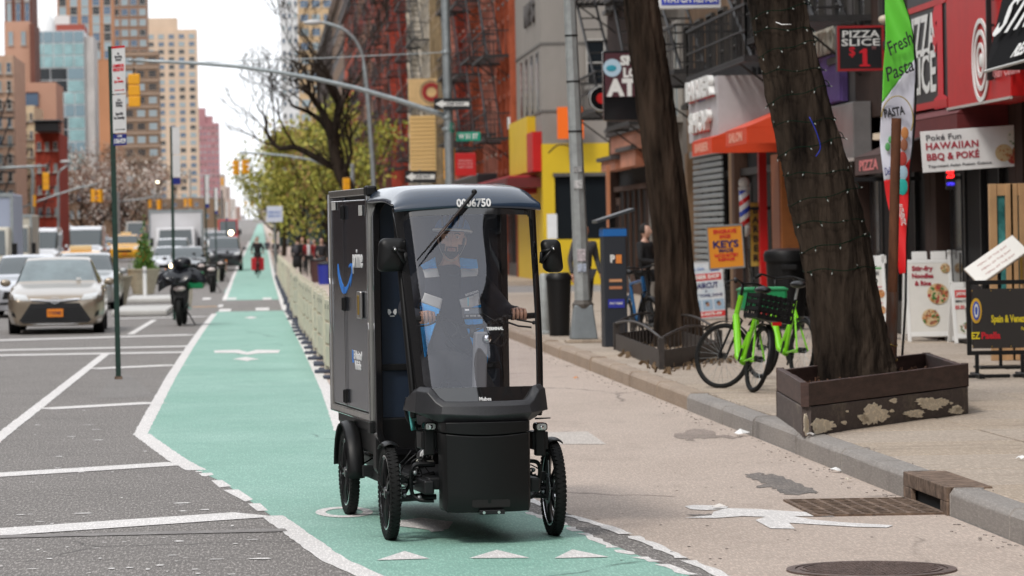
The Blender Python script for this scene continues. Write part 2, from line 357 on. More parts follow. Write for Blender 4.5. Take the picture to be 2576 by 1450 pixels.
blob('bicycle_symbol', [(584,905),(618,899),(652,905),(632,907),(622,910),(605,907)], 'white arrow below the bicycle symbol')
blob('bicycle_symbol', [(614,800),(632,797),(648,800),(632,803)], 'tiny white mark on the far part of the lane')
sym = 'white walking figure symbol on the tan strip'
blob('walker_symbol', [(1722,1276),(1745,1273),(1800,1274),(1832,1277),(1824,1284),(1770,1286),(1738,1284)], 'white head of the walking figure symbol')
blob('walker_symbol', [(1795,1290),(1830,1281),(1905,1283),(1960,1287),(2050,1292),(2100,1302),(1995,1301),(2045,1310),(2125,1317),(2247,1324),(2232,1330),(2150,1328),(1985,1318),(2000,1333),(1938,1332),(1900,1311),(1925,1303),(1870,1301),(1800,1306),(1722,1305),(1790,1299)], sym)
blob('pavement_patch', [(1376,1089),(1478,1087),(1525,1119),(1380,1119)], 'pale patch on the tan strip beside the vehicle', m=surface_mat('pale_patch', (.55,.5,.46), (.65,.6,.56), (.6,.55,.5), .3, (.4,.35,.3), .4), z=.0035)
TAR = surface_mat('tar_patch', (.13,.115,.105), (.4,.35,.31), (.24,.2,.175), .8, (.06,.06,.06), .6, rough=.7)
blob('tar_patch', [(1872,1196),(1905,1190),(1955,1196),(2000,1215),(2055,1238),(2050,1243),(1990,1246),(1960,1240),(1950,1232),(1905,1226),(1932,1218),(1890,1208)], 'dark tar patch near the kerb', TAR, .0035, rag=1.6)
blob('tar_patch', [(1735,1296),(1800,1295),(1796,1300),(1740,1300)], 'thin dark scar beside the walking symbol', TAR, .0035, rag=1.6)
blob('tar_patch', [(1690,1098),(1740,1080),(1790,1085),(1815,1096),(1880,1100),(1830,1106),(1760,1104),(1735,1112)], 'dark damp stain along the gutter', surface_mat('gutter_stain', (.26,.21,.18), (.45,.38,.33), (.36,.29,.25), .5, (.15,.12,.1), .6), .003, rag=2)
blob('asphalt_patch', [(243,1003),(285,948),(322,940),(395,1000),(340,1002)], 'darker square patch round the sign post', surface_mat('patch_asphalt', (.185,.172,.162), (.45,.43,.41), (.215,.2,.19), .6, (.08,.07,.07), .4), .001)
# scattered paint chips on the asphalt: too many to count
b = MB()
for i in range(80):
    x, y = random.uniform(-10, 700), random.uniform(1010, 1449)
    if x > 330+(y-1100)*1.3 and y > 1090 or (y < 1100 and x > 330): continue
    p = gp(x, y); l, wd = random.uniform(.01, .11)*random.random()+.006, random.uniform(.006, .022)
    n = 6; b.add([(p.x+l*math.cos(k*1.047)*random.uniform(.6,1), p.y+wd*3*math.sin(k*1.047)*random.uniform(.6,1), .0045) for k in range(n)], [tuple(range(n))])
for i in range(60):
    x, y = random.uniform(1420, 2200), random.uniform(1120, 1440)
    p = gp(x, y); l = random.uniform(.003, .012)
    b.cur = 1; n = 5; b.add([(p.x+l*math.cos(k*1.257), p.y+l*2*math.sin(k*1.257), .0045) for k in range(n)], [tuple(range(n))])
tag(b.build('paint_chips', [PAINTL, mat('grit', (.1,.08,.07), .9)]), 'scattered white paint chips and grit on the road', 'debris', kind='stuff')
# ------------------------------------------------------------ kerb, gutter inlet, sidewalk
SZ = .165
def kerbstone(y0, y1, name='kerb_stone', m=None, par=None):
    b = MB(); g = .011; dz = random.uniform(-.006, .006); dx = random.uniform(-.008, .008)
    n = max(2, int((y1-y0)/.6)); prof = [(0, -.02), (.004, SZ-.03+dz), (.03, SZ+.004+dz), (.2, SZ+.004+dz), (.2, -.02)]
    vs = []; 
    for i in range(n+1):
        y = y0+g+(y1-y0-2*g)*i/n
        for (x, z) in prof: vs.append((KX+x+dx+random.uniform(-.002, .002), y, z+gz(y)+random.uniform(-.0015, .0015)))
    k = len(prof); fs = [(i*k+j, i*k+(j+1) % k, (i+1)*k+(j+1) % k, (i+1)*k+j) for i in range(n) for j in range(k)]
    fs += [tuple(range(k)), tuple(n*k+j for j in range(k))[::-1]]
    b.add(vs, fs); return b.build(name, m or STONE, par, bevel=.008, seg=2)
kerb = thing('kerb', (0, 0, 0), 0); kerb['kind'] = 'structure'; kerb['label'] = 'stone kerb along the right of the road'
inlet_y = (21.85, 23.35)
kj = [12, 14.2, 16.3, 18.4, 20.1, inlet_y[0]]
for a, c in zip(kj, kj[1:]): kerbstone(a, c, par=kerb)
y = inlet_y[1]
while y < 98:
    L = random.uniform(2.0, 3.2) if y < 60 else 6; e = min(y+L, 98); kerbstone(y, e, par=kerb, m=STONE if y < 33 else STONE_B); y = e
kerbstone(-120, 12, par=kerb)
y = 122
while y < 420: kerbstone(y, min(y+30, 420), par=kerb); y += 30
b = MB(); b.box(KX+.2, 9.62, -120, 22, -.01, SZ-.004); b.box(KX+.2, 9.62, 60, 98, -.01, SZ-.004); b.box(KX+.2, 9.62, 22, 60, -.01, .14)
b.box(KX+.2, 9.62, 122, 420, -.01, SZ-.002); b.box(-40, -16.8, -100, 420, -.01, .15)
b.box(KX+.2, 9.62, 420, 421, 0, 1.6)
sw = tag(b.build('sidewalk', CONC), 'concrete sidewalk base', kind='structure')
sl_x = [KX+.2, 5.62, 7.0, 8.3, 9.6]; yy = 13.0
slabs = thing('sidewalk', (0, 0, 0)); slabs['kind'] = 'structure'; slabs['label'] = 'concrete sidewalk laid in large flags'
r2 = random.Random(3)
SLM = [CONC, surface_mat('sidewalk_concrete_b', (.39,.315,.25), (.55,.47,.39), (.45,.375,.3), .3, (.2,.16,.13), .6, .85, specsc=60, stretch=(.5,1,1)), surface_mat('sidewalk_concrete_c', (.45,.37,.3), (.55,.47,.39), (.51,.43,.355), .3, (.2,.16,.13), .6, .85, specsc=60, stretch=(.5,1,1))]
while yy < 59.8:
    y2 = min(yy+1.52, 60)
    for i in range(4):
        b = MB(); g = .018; dz = r2.uniform(-.004, .004)
        b.box(sl_x[i]+g, sl_x[i+1]-g, yy+g, y2-g, .13, SZ+dz); b.build('paving_slab', SLM[r2.randrange(3)], slabs, bevel=.006, seg=1)
    yy = y2
# iron inlet and grate
RUST = mat('rusty_iron', (.13,.085,.06), .8, .2, col2=(.26,.18,.13), scale=14, bump=.4, bscale=60, var=.3)
ky0, ky1 = inlet_y
t = thing('storm_drain', (KX, (ky0+ky1)/2, 0), 0, 'rusty cast iron kerb inlet with grate set in the gutter', 'drain')
b = MB(); L = (ky1-ky0)/2-.01
b.box(-.012, .02, -L, L, .085, SZ+.012); b.box(-.012, .02, -L, -L+.22, -.02, .085); b.box(-.012, .02, L-.28, L, -.02, .085); b.box(0.02, .27, -L, L, SZ-.02, SZ+.012)
b.build('kerb_casting', RUST, t, bevel=.006); b = MB(); b.box(.03, .2, -L+.12, L-.12, -.1, .1); b.build('opening', DARK, t)
b = MB(); gw = .78; b.box(-gw, -.03, -.62, .62, .0, .007); b.build('pit', DARK, t)
b = MB()
for (x0, x1, y0, y1) in ((-gw-.03, -gw, -.65, .65), (-.03, 0, -.65, .65), (-gw, -.03, -.65, -.62), (-gw, -.03, .62, .65)): b.box(x0, x1, y0, y1, .0, .016)
for i in range(1, 11): b.box(-gw, -.03, -.62+i*1.24/11-.017, -.62+i*1.24/11+.017, .006, .015)
for i in range(1, 8): b.box(-gw+i*.75/8-.012, -gw+i*.75/8+.012, -.62, .62, .0065, .0145)
b.build('grate', RUST, t)
# manhole cover
mc = gp(2192, 1436); t = thing('manhole_cover', (mc.x, mc.y, .006), 0, 'round iron manhole cover in the tan strip', 'manhole cover')
IRON = mat('worn_iron', (.16,.115,.1), .6, .5, var=.35, scale=20, bump=.3)
MR = .385; b = MB(); b.lathe([(MR+.05, -.01), (MR+.05, .006), (MR+.005, .008), (MR+.004, -.01)], n=64, closed=True); b.build('rim', IRON, t)
b = MB(); b.lathe([(MR, -.01), (MR, .004), (0.001, .004)], n=64); b.build('cover', IRON, t)
b = MB(); k = 0
for i in range(-14, 15):
    for j in range(-14, 15):
        x, y = (i+.5*(j % 2))*.027, j*.027
        if x*x+y*y < (MR-.05)**2: b.box(x-.0085, x+.0085, y-.0085, y+.0085, .003, .010)
b.lathe([(MR-.035, .003), (MR-.035, .009), (MR-.02, .009), (MR-.02, .003)], n=64, closed=True)
b.build('raised_studs', IRON, t)['kind'] = 'stuff'
# litter
def litter(x, y, s, label, m=WHITE, z=0, name='paper_scrap', cat='litter'):
    p = gp(x, y, z); b = MB(); n = 9
    vs = [(s*math.cos(k*6.283/n)*random.uniform(.5, 1), s*math.sin(k*6.283/n)*random.uniform(.5, 1), .012+random.uniform(0, .02)) for k in range(n)]+[(0, 0, .045*s/.06)]
    b.add(vs, [(k, (k+1) % n, n) for k in range(n)]); return tag(b.build(name, m, loc=(p.x, p.y, z), solid=.002), label, cat)
litter(1862, 1098, .085, 'crumpled white paper in the gutter near the long planter')
litter(2103, 1190, .055, 'white scrap of paper at the foot of the kerb above the drain')
litter(2572, 1160, .05, 'white scrap lying on the sidewalk at the right edge', z=SZ)
litter(1450, 955, .05, 'small orange leaf lying on the tan strip', mat('orange_leaf', (.55,.2,.04), .7))
litter(1810, 1282, .05, 'round white lid lying on the walking symbol', mat('lid', (.7,.66,.62), .5))
litter(2135, 1213, .03, 'tiny pale scrap near the storm drain', mat('pale_scrap', (.6,.55,.45), .7))
litter(2040, 1100, .05, 'grey plastic scrap on the kerb by the planter corner', mat('grey_scrap', (.5,.48,.46), .5), z=SZ)
b = MB()
for i in range(230):
    y = random.uniform(19, 58); off = abs(random.gauss(0, .1)); x = KX-.03-off; s = random.uniform(.002, .011)
    b.box(x-s, x+s, y-s*2, y+s*2, .002, .005+s*.3)
    if i % 3 == 0: y = random.uniform(18, 50); x = KX+.215+random.gauss(0, .015); b.box(x-s*.6, x+s*.6, y-s, y+s, SZ, SZ+.006)
tag(b.build('gutter_litter', [mat('grit2', (.2,.16,.13), .95, var=.6, scale=30, col2=(.5,.44,.4))]), 'fine grit and scraps gathered along the gutter', 'debris', kind='stuff')
# ============================================================ PEOPLE (figure builder)
def skin_mesh(chains, sub=1):
    """chains of (point, radius); equal points are shared; the first point of the first chain is the root"""
    idx = {}; vs = []; rs = []; es = []
    for ch in chains:
        prev = None
        for p, r in ch:
            k = tuple(round(c, 4) for c in p)
            if k not in idx: idx[k] = len(vs); vs.append(p); rs.append(r)
            if prev is not None: es.append((prev, idx[k]))
            prev = idx[k]
    me = bpy.data.meshes.new('tmp'); me.from_pydata([tuple(v) for v in vs], es, []); o = bpy.data.objects.new('tmp', me); C.objects.link(o)
    o.modifiers.new('k', 'SKIN').use_smooth_shade = True
    for i, r in enumerate(rs):
        me.skin_vertices[0].data[i].radius = (r, r) if not isinstance(r, tuple) else r
    me.skin_vertices[0].data[0].use_root = True
    s = o.modifiers.new('s', 'SUBSURF'); s.levels = sub; s.render_levels = sub
    dg = bpy.context.evaluated_depsgraph_get(); ev = o.evaluated_get(dg); m2 = ev.to_mesh()
    V = [v.co.copy() for v in m2.vertices]; Fc = [tuple(p.vertices) for p in m2.polygons]
    ev.to_mesh_clear(); bpy.data.objects.remove(o); bpy.data.meshes.remove(me)
    return V, Fc
def head_fn(s=1.0):
    """sculpted head surface, facing -Y, origin at its centre"""
    g = lambda x, c, w_: math.exp(-((x-c)/w_)**2)
    def fn(i, j):
        ph = 2*math.pi*i; th = math.pi*j
        d = Vector((math.sin(th)*math.sin(ph), -math.sin(th)*math.cos(ph), math.cos(th)))   # i=0 faces -Y
        x, y, z = d.x*.076, d.y*.096, d.z*.118
        if z < 0: k = 1+.9*z; x *= 1-.30*min(1, (-z/.118))**1.3; y *= (1-.08*(-z/.118)) if y < 0 else 1+z*2.6
        if y < 0:
            fx = abs(x)
            y -= .026*g(x, 0, .012)*g(z, -.022, .022)+.012*g(x, 0, .010)*g(z, .005, .022)      # nose
            y += .010*g(fx, .031, .016)*g(z, .012, .013)                                       # eye sockets
            y -= .006*g(z, .032, .010)*g(fx, .03, .03)                                         # brow
            y -= .006*g(x, 0, .022)*g(z, -.060, .012)                                          # mouth
            y -= .010*g(x, 0, .025)*g(z, -.098, .02)                                           # chin
            y -= .004*g(fx, .045, .02)*g(z, -.015, .02)                                        # cheek
        return Vector((x*s, y*s, z*s))
    return fn
def add_head(b, M, s=1.0, nu=40, nv=30):
    f = head_fn(s)
    def wrap(i, j): return M @ f(i, j)
    b.grid(wrap, nu, nv)
def hand_geo(b, M, side, curl=1.0, s=1.0):
    """a hand closed round a bar along local X; M puts the bar's axis at the origin, -Y is forward; knuckles on top"""
    rb = .019
    palm = [(-.038, .030, .004), (-.018, .032, .010), (0, .033, .012), (.02, .032, .010), (.038, .028, .004)]
    b.ball((0, .024, .010), (.043, .022, .034), 16, 10, M=None) if False else None
    pts = []
    V = []
    def P(*p): return M @ Vector((p[0]*side*s, p[1]*s, p[2]*s))
    # back of the hand: a bevelled slab from wrist to knuckles
    b.grid(lambda i, j: P(-.040+.080*i, .075-.085*j, .012+.020*math.sin(math.pi*(.15+.7*i))*(.6+.4*j)+.012*math.sin(math.pi*j*.8)), 6, 5)
    b.tube([P(.0, .085, .0), P(.0, .055, .004), P(0, .02, .008), P(0, -.002, .012)], [.024*s, .034*s, .038*s, .036*s], 12, sq=.5)
    for k, (x, ln, r) in enumerate([(-.033, .92, .0088), (-.011, 1.04, .0095), (.011, 1.0, .0095), (.033, .82, .0082)]):
        R0 = (.028+rb*.35)*1.0
        path = [P(x, .012, .022), P(x, -.010, .030), P(x*1.02, -.030*ln, .018), P(x*1.03, -.034*ln, -.004), P(x, -.022*ln, -.022), P(x, -.004, -.026)]
        b.tube(spline(path, 3), [r*s*q for q in ([1.12]*3+[1.05]*3+[1.12]*3+[1]*3+[.92]*3+[.75])], 8)
    b.tube(spline([P(-.030, .05, -.006), P(-.044, .022, -.014), P(-.040, -.004, -.024), P(-.022, -.022, -.026)], 3), [.013*s]*4+[.011*s]*4+[.008*s]*2, 8)
SKIN_B = mat('brown_skin', (.52,.29,.20), .5, var=.12, scale=20); SKIN_L = mat('light_skin', (.55,.33,.25), .5)
HAIR_D = mat('dark_hair', (.012,.009,.008), .8, var=.4, scale=80, bump=.5, bscale=300, bdist=.002)
def person(loc, rz, label, h=1.72, top=(.02,.02,.025), legs=(.02,.02,.025), long_coat=False, skin=SKIN_L, hair=HAIR_D, step=.12, group=None, bend=0, arms='down', shoes=(.03,.03,.03), hood=False, bag=None, shirt=None):
    t = thing('person', loc, rz, label, 'person', group); k = h/1.75
    S = lambda x, y, z: Vector((x*k, (y-bend*(z-1) if z > 1 else y)*k, z*k))
    hip, ch, nk = S(0, 0, .95), S(0, 0, 1.3), S(0, 0, 1.5)
    kl, kr = S(-.1, -step*.6, .5), S(.1, step*.5, .5); fl, fr = S(-.1, -step*1.2, .09), S(.1, step*1.3, .10)
    hl, hr = S(-.09, 0, .9), S(.09, 0, .9)
    sl_, sr_ = S(-.18, 0, 1.42), S(.18, 0, 1.42)
    if arms == 'down': el, er, wl, wr = S(-.25, .04, 1.14), S(.25, .02, 1.14), S(-.26, -.06, .9), S(.26, -.1, .9)
    elif arms == 'front': el, er, wl, wr = S(-.25, -.02, 1.15), S(.25, -.02, 1.15), S(-.1, -.24, 1.12), S(.1, -.26, 1.15)
    else: el, er, wl, wr = S(-.27, -.1, 1.18), S(.27, -.1, 1.18), S(-.25, -.36, 1.05), S(.25, -.36, 1.05)
    def body(gr):
        return [[(hip, (.13*gr*k, .10*gr*k)), (S(0, 0, 1.1), (.125*gr*k, .095*gr*k)), (ch, (.15*gr*k, .105*gr*k)), (S(0, 0, 1.43), (.11*gr*k, .08*gr*k)), (nk, .052*k*gr), (S(0, -.01, 1.6), .05*k)],
                [(S(0, 0, 1.43), (.11*gr*k, .08*gr*k)), (sl_, .06*k*gr), (el, .043*k*gr), (wl, .030*k*gr)], [(S(0, 0, 1.43), (.11*gr*k, .08*gr*k)), (sr_, .06*k*gr), (er, .043*k*gr), (wr, .030*k*gr)],
                [(hip, (.13*gr*k, .10*gr*k)), (hl, .085*k*gr), (kl, .058*k*gr), (fl, .04*k*gr)], [(hip, (.13*gr*k, .10*gr*k)), (hr, .085*k*gr), (kr, .058*k*gr), (fr, .04*k*gr)]]
    c = body(.78); b = MB(); b.add(*skin_mesh(c, 1)); hc = S(0, -.02, 1.64); add_head(b, Matrix.Translation(hc), k, 20, 16)
    for wp, e in ((wl, el), (wr, er)):
        d = (wp-e).normalized(); b.tube([wp, wp+d*.05*k, wp+d*.09*k], [.026*k, .032*k, .022*k], 8)
        for q in range(5): a = (q-2)*.016*k; b.tube([wp+d*.07*k+Vector((0, a, 0)), wp+d*.12*k+Vector((0, a*1.3, 0)), wp+d*(.16-.008*abs(q-1.6))*k+Vector((0, a*1.3-.012, 0))], [.009*k, .009*k, .007*k], 6)
    b.build('body', skin, t, 'all')
    tm = mat('cloth_%02d%02d%02d' % tuple(int(q*99) for q in top), top, .85, var=.25, scale=9); lm = mat('cloth_%02d%02d%02d' % tuple(int(q*99) for q in legs), legs, .85, var=.25, scale=9)
    g = body(1.22); b = MB(); b.add(*skin_mesh([g[0][:4], g[1], g[2]], 1)); b.build('coat' if long_coat else 'jacket', tm, t, 'all')
    if long_coat:
        b = MB(); b.lathe([(.17*k, 1.0*k), (.2*k, .8*k), (.24*k, .45*k), (.23*k, .45*k)], n=20); b.build('coat_skirt', tm, t, 'all')
    b = MB(); b.add(*skin_mesh([[(hip, (.15*k, .12*k)), (hl, .1*k), (kl, .072*k), (fl, .06*k)], [(hip, (.15*k, .12*k)), (hr, .1*k), (kr, .072*k), (fr, .06*k)]], 1)); b.build('trousers', lm, t, 'all')
    for f in (fl, fr): b = MB(); b.ball((f.x, f.y-.06*k, .045*k), (.048*k, .13*k, .045*k), 12, 8); b.build('shoe', mat('shoe_%02d' % int(shoes[0]*99), shoes, .6), t, 'all')
    b = MB(); f = head_fn(k*1.07)
    b.grid(lambda i, j: hc+f(i, j*.62)+Vector((0, .012, .01)) , 20, 10, keep=lambda i, j: j < .36 or .2 < i < .8)
    b.build('hood' if hood else 'hair', tm if hood else hair, t, 'all')
    if bag:
        b = MB(); b.ball((0, .2*k, 1.2*k), (.15*k, .1*k, .22*k), 14, 10); tb = b.build('backpack', mat('backpack', bag, .7), t, 'all')
    if shirt:
        b = MB(); b.grid(lambda i, j: Vector(((-.085+.17*i)*k, (-.158+.10*(2*i-1)**2)*k, (.98+.5*j)*k)), 6, 6); b.build('shirt', mat('shirt', shirt, .7), t, 'all', solid=.01)
    return t
# ============================================================ THE CARGO VEHICLE
VO = Vector((1.21, 20.9, 0)); YAW = R(7)
VM = Matrix.Translation(VO) @ Matrix.Rotation(YAW, 4, 'Z'); VI = VM.inverted()
veh = thing('cargo_quadricycle', VO, YAW, 'black and navy four wheeled pedal delivery vehicle with curved windshield and tall cargo box', 'delivery vehicle')
def L(x, y, ly=None, lx=None):
    """point in the vehicle's own coordinates seen at a pixel, on its plane ly or lx"""
    a, b = ray(x, y); o = VI @ Vector((0, 0, H)); d = VI.to_3x3() @ Vector((a, 1, b))
    t = (ly-o.y)/d.y if ly is not None else (lx-o.x)/d.x
    return o+d*t
NAVY = mat('navy_panel', (.008,.018,.038), .5, var=.15, scale=3)
NAVYG = mat('navy_gloss_roof', (.016,.031,.058), .22, coat=.55, var=.1, scale=2)
GRAIN = mat('grained_grey_plastic', (.028,.028,.031), .42, spec=.45, var=.25, scale=160, bump=.5, bscale=420, bdist=.0008)
SATIN = mat('satin_black_panel', (.0065,.0065,.0068), .42, spec=.28, bump=.12, bscale=260, bdist=.0006)
SIDEP = mat('mirror_black_panel', (.085,.095,.12), .16, .75, var=.12, scale=2, bump=.12, bscale=3, bdist=.004)
BLUE = mat('print_blue', (.02,.22,.75), .4)
FR = .277
# --- wheels
def wheel(lx, ly, r, name='wheel', wd=.062, steer=0):
    wt = thing(name, (lx, ly, r), steer); wt.parent = veh
    b = MB(); n = 72; prof = []
    for k in range(14):
        a = 2*math.pi*k/14; prof.append((r-.034+.034*math.cos(a), wd/2*math.sin(a)*1.0))
    b.lathe(prof, axis='X', n=n, closed=True)
    # tread: two rows of slanted blocks and a broken centre rib
    for k in range(60):
        a = 2*math.pi*k/60; M = Matrix.Rotation(a, 4, 'X')
        for s in (-1, 1):
            Mt = M @ Matrix.Translation((s*.0135, (s > 0)*r*.05, 0)) @ Matrix.Rotation(s*R(32), 4, 'Z') @ Matrix.Translation((0, 0, r-.0035))
            b.box(-.0105, .0105, -.0095, .0095, -.004, .0032, Mt)
            Mt = M @ Matrix.Translation((s*.0255, (s < 0)*r*.05, r-.0145)) @ Matrix.Rotation(s*R(38), 4, 'Y')
            b.box(-.006, .006, -.009, .009, -.004, .0035, Mt)
    b.build('tyre', RUBBER, wt, 30)
    b = MB(); rr = r-.066
    b.lathe([(rr, -.022), (rr+.006, -.024), (rr+.006, .024), (rr, .022), (rr-.012, .012), (rr-.012, -.012)], axis='X', n=48, closed=True)
    for k in range(5):
        for dd in (-.12, .12):
            a = 2*math.pi*k/5+dd*1.2; a2 = 2*math.pi*k/5+dd
            b.tube([(-.012, .03*math.cos(a), .03*math.sin(a)), (-.018, rr*.6*math.cos(a2), rr*.6*math.sin(a2)), (-.008, rr*math.cos(a2), rr*math.sin(a2))], [.010, .009, .008], 6)
    b.lathe([(.03, -.03), (.036, -.02), (.036, .02), (.03, .03)], axis='X', n=20)
    b.build('rim', mat('dark_alloy', (.05,.05,.052), .28, .85), wt, 35)
    b = MB(); b.lathe([(rr+.007, -.0255), (rr-.001, -.0265), (rr-.001, -.023), (rr+.007, -.022)], axis='X', n=48, closed=True)
    b.lathe([(.085, -.004), (.085, 0), (.06, 0), (.06, -.004)], c=(.02, 0, 0), axis='X', n=32, closed=True)
    b.build('bright_ring', CHROME, wt, 35)
    return wt
wheel(-.495, 0, FR, steer=R(-1)); wheel(.475, 0, FR, steer=R(-1)); wheel(-.44, 1.98, .272); wheel(.44, 1.98, .272)
# --- mudguards
def guard(lx, ly, r, a0, a1, wd, m=BLACK, thick=.006):
    b = MB(); n = 20
    def fn(i, j):
        a = R(a0+(a1-a0)*i); x = (j-.5)*wd; rr = r-.02*(2*j-1)**2
        return Vector((lx+x, ly-math.cos(a)*rr, r-.03+math.sin(a)*rr+(.277-r)+.03))
    b.grid(fn, n, 6); return b.build('mudguard', m, veh, 'all', solid=thick)
guard(-.495, 0, .302, 72, 118, .095); guard(.475, 0, .302, 72, 118, .095)
guard(-.44, 1.98, .325, -5, 175, .11); guard(.44, 1.98, .325, -5, 175, .11)
# --- chassis
b = MB(); b.box(-.30, .30, -.2, 2.75, .30, .37); b.box(-.40, .40, 1.1, 2.7, .56, .63); b.box(-.055, .055, 1.7, 2.3, .22, .42)
b.box(-.43, .43, 1.93, 2.03, .25, .30); b.box(-.34, -.28, -.3, 1.2, .28, .36); b.box(.28, .34, -.3, 1.2, .28, .36)
b.build('chassis', DARKM, veh, bevel=.01)
b = MB(); b.prism([(-.41, .34), (-.36, .28), (.36, .28), (.41, .34), (.41, .66), (-.41, .66)], 1.03, 1.16, 'XZ'); b.build('lower_bulkhead', SATIN, veh, bevel=.012)
b = MB(); b.box(-.39, .39, 1.16, 2.72, .42, .62); b.build('underbody', SATIN, veh, bevel=.02)
# --- cargo box
Y0, Y1, Z0, Z1, HW = 1.10, 2.78, .635, 2.07, .43
b = MB(); b.box(-HW+.02, HW-.02, Y0+.02, Y1-.02, Z0+.01, Z1-.012); b.build('box_core', SATIN, veh)
for s in (-1, 1):
    for (ya, yb, nm) in ((Y0+.075, 2.105, 'side_door'), (2.115, Y1-.045, 'side_panel')):
        b = MB(); x = s*(HW-.006); b.box(min(x, x-s*.02), max(x, x-s*.02), ya, yb, Z0+.05, Z1-.075 if nm == 'side_door' else Z1-.05); b.build(nm, SIDEP, veh, bevel=.006)
    b = MB(); x0, x1 = (-HW, -HW+.05) if s < 0 else (HW-.05, HW)
    b.box(x0, x1, Y0, Y0+.065, Z0, Z1); b.build('corner_rail', ALU, veh, bevel=.006)
    b = MB(); b.box(x0, x1, Y1-.04, Y1, Z0, Z1); b.build('corner_rail', ALU, veh, bevel=.006)
    b = MB(); b.box(x0, x1, Y0+.065, Y1-.04, Z1-.045, Z1); b.build('top_rail', ALU, veh, bevel=.006)
    b = MB(); b.box(x0, x1, Y0+.065, Y1-.04, Z0, Z0+.04); b.build('bottom_rail', ALU, veh, bevel=.006)
    # fine bright lips that follow the opening, with the notch halfway
    b = MB(); x = s*(HW+.003); q = [(Y0-.002, Z1-.05), (Y0-.002, 1.47), (Y0+.02, 1.44), (Y0+.02, 1.24), (Y0-.002, 1.2), (Y0-.002, Z0)]
    b.tube([(x, y, z) for y, z in q], .004, 6); b.build('bright_lip', CHROME, veh)
    b = MB(); q = [(Y1, Z1-.02), (Y1, 1.5), (Y1-.03, 1.46), (Y1-.03, 1.2), (Y1, 1.14), (Y1, Z0)]; b.tube([(x, y, z) for y, z in q], .006, 6)
    b.tube([(x, Y1, Z0), (x, Y0, Z0-.004)], .005, 6); b.tube([(x, 2.11, Z0+.05), (x, 2.11, Z1-.06)], .0022, 5); b.tube([(x, 2.6, Z1-.07), (x, Y0+.07, Z1-.075)], .0025, 5); b.build('bright_lip', CHROME, veh)
for s in (-1, 1):
    x0, x1 = (-HW-.006, -HW+.062) if s < 0 else (HW-.062, HW+.006)
    b = MB(); b.box(x0, x1, Y0-.012, Y0+.10, Z1-.055, Z1+.012); b.build('corner_cap', BLACK, veh, bevel=.014)
    b = MB(); b.box(x0, x1, Y0-.008, Y0+.075, Z0-.075, Z0+.004); b.build('corner_cap', BLACK, veh, bevel=.01)
for z in (1.925, 1.34, .75):
    b = MB(); b.box(-HW-.012, -HW+.002, 2.07, 2.14, z-.045, z+.045); b.tube([(-HW-.014, 2.11, z-.04), (-HW-.014, 2.11, z+.04)], .008, 8); b.build('hinge', BLACK, veh, bevel=.003)
for (ya, yb) in ((2.45, 2.62), (1.36, 1.50)):
    b = MB(); b.box(-HW-.0025, -HW+.0, ya, yb, 1.945, 2.005) if ya > 2 else b.box(-HW-.0025, -HW, ya-.06, yb-.06, 1.90, 1.965); b.build('reflective_patch', mat('reflective_patch', (.5,.5,.48), .5), veh)
b = MB(); p = L(910, 768, lx=-HW); b.box(-HW-.02, -HW+.002, p.y-.045, p.y+.10, p.z-.085, p.z+.085); lt = b.build('latch', ALU, veh, bevel=.008)
b = MB(); b.box(-HW-.026, -HW-.018, p.y-.01, p.y+.03, p.z-.06, p.z+.06); b.build('latch_key_plate', mat('brass', (.5,.33,.08), .35, .9), lt, bevel=.003)
b = MB(); p = L(842, 895, lx=-HW)
# lettering and the swoosh, read from the vehicle's flank
def on_side(x, y): p = L(x, y, lx=-HW-.008); return p
def side_m(x, y, x2=None): p = on_side(x, y); return frame_m((-HW-.004, p.y, p.z), (0, -1, 0), EZ)
PW = mat('print_white', (.75,.75,.75), .5)
pa, pb = on_side(882, 650), on_side(906, 650)
text('prime', .122, PW, veh, frame_m((-HW+.0045, (pa.y+pb.y)/2, pa.z-.005), (0, -1, 0), EZ), bold=.02, width=abs(pa.y-pb.y))
def side_poly(name, pix, m):
    b = MB(); P = [on_side(*q) for q in pix]; n = len(P)
    b.add([(-HW+.0065, p.y, p.z) for p in P]+[(-HW+.004, p.y, p.z) for p in P], [tuple(range(n)), tuple(range(n, 2*n))[::-1]]+[(i, (i+1) % n, n+(i+1) % n, n+i) for i in range(n)])
    o = b.build(name, m, veh, fixn=True); return o
side_poly('swoosh', [(845,664),(849,690),(855,711),(861,722),(866,722),(871,713),(876,695),(880,683),(880,690),(876,708),(870,727),(865,738),(860,741),(855,735),(849,715),(845,692),(844,675)], BLUE)
side_poly('swoosh_arrow', [(872,669),(876,663),(880,663),(882,672),(881,690),(878,712),(876,722),(877,700),(879,680),(878,671),(875,670),(873,674)], BLUE)
pa, pb = on_side(885, 898), on_side(904, 898)
for s_, y in (('E-Assisted', 896), ('Vehicle', 921)):
    q = on_side(895, y); text(s_, .056, PW, veh, frame_m((-HW+.0045, (pa.y+pb.y)/2-.01, q.z), (0, -1, 0), EZ), bold=.02, width=abs(pa.y-pb.y)*(1 if y < 900 else .75))
side_poly('small_swoosh', [(881,880),(884,884),(883,905),(885,912),(882,913),(881,900)], BLUE)
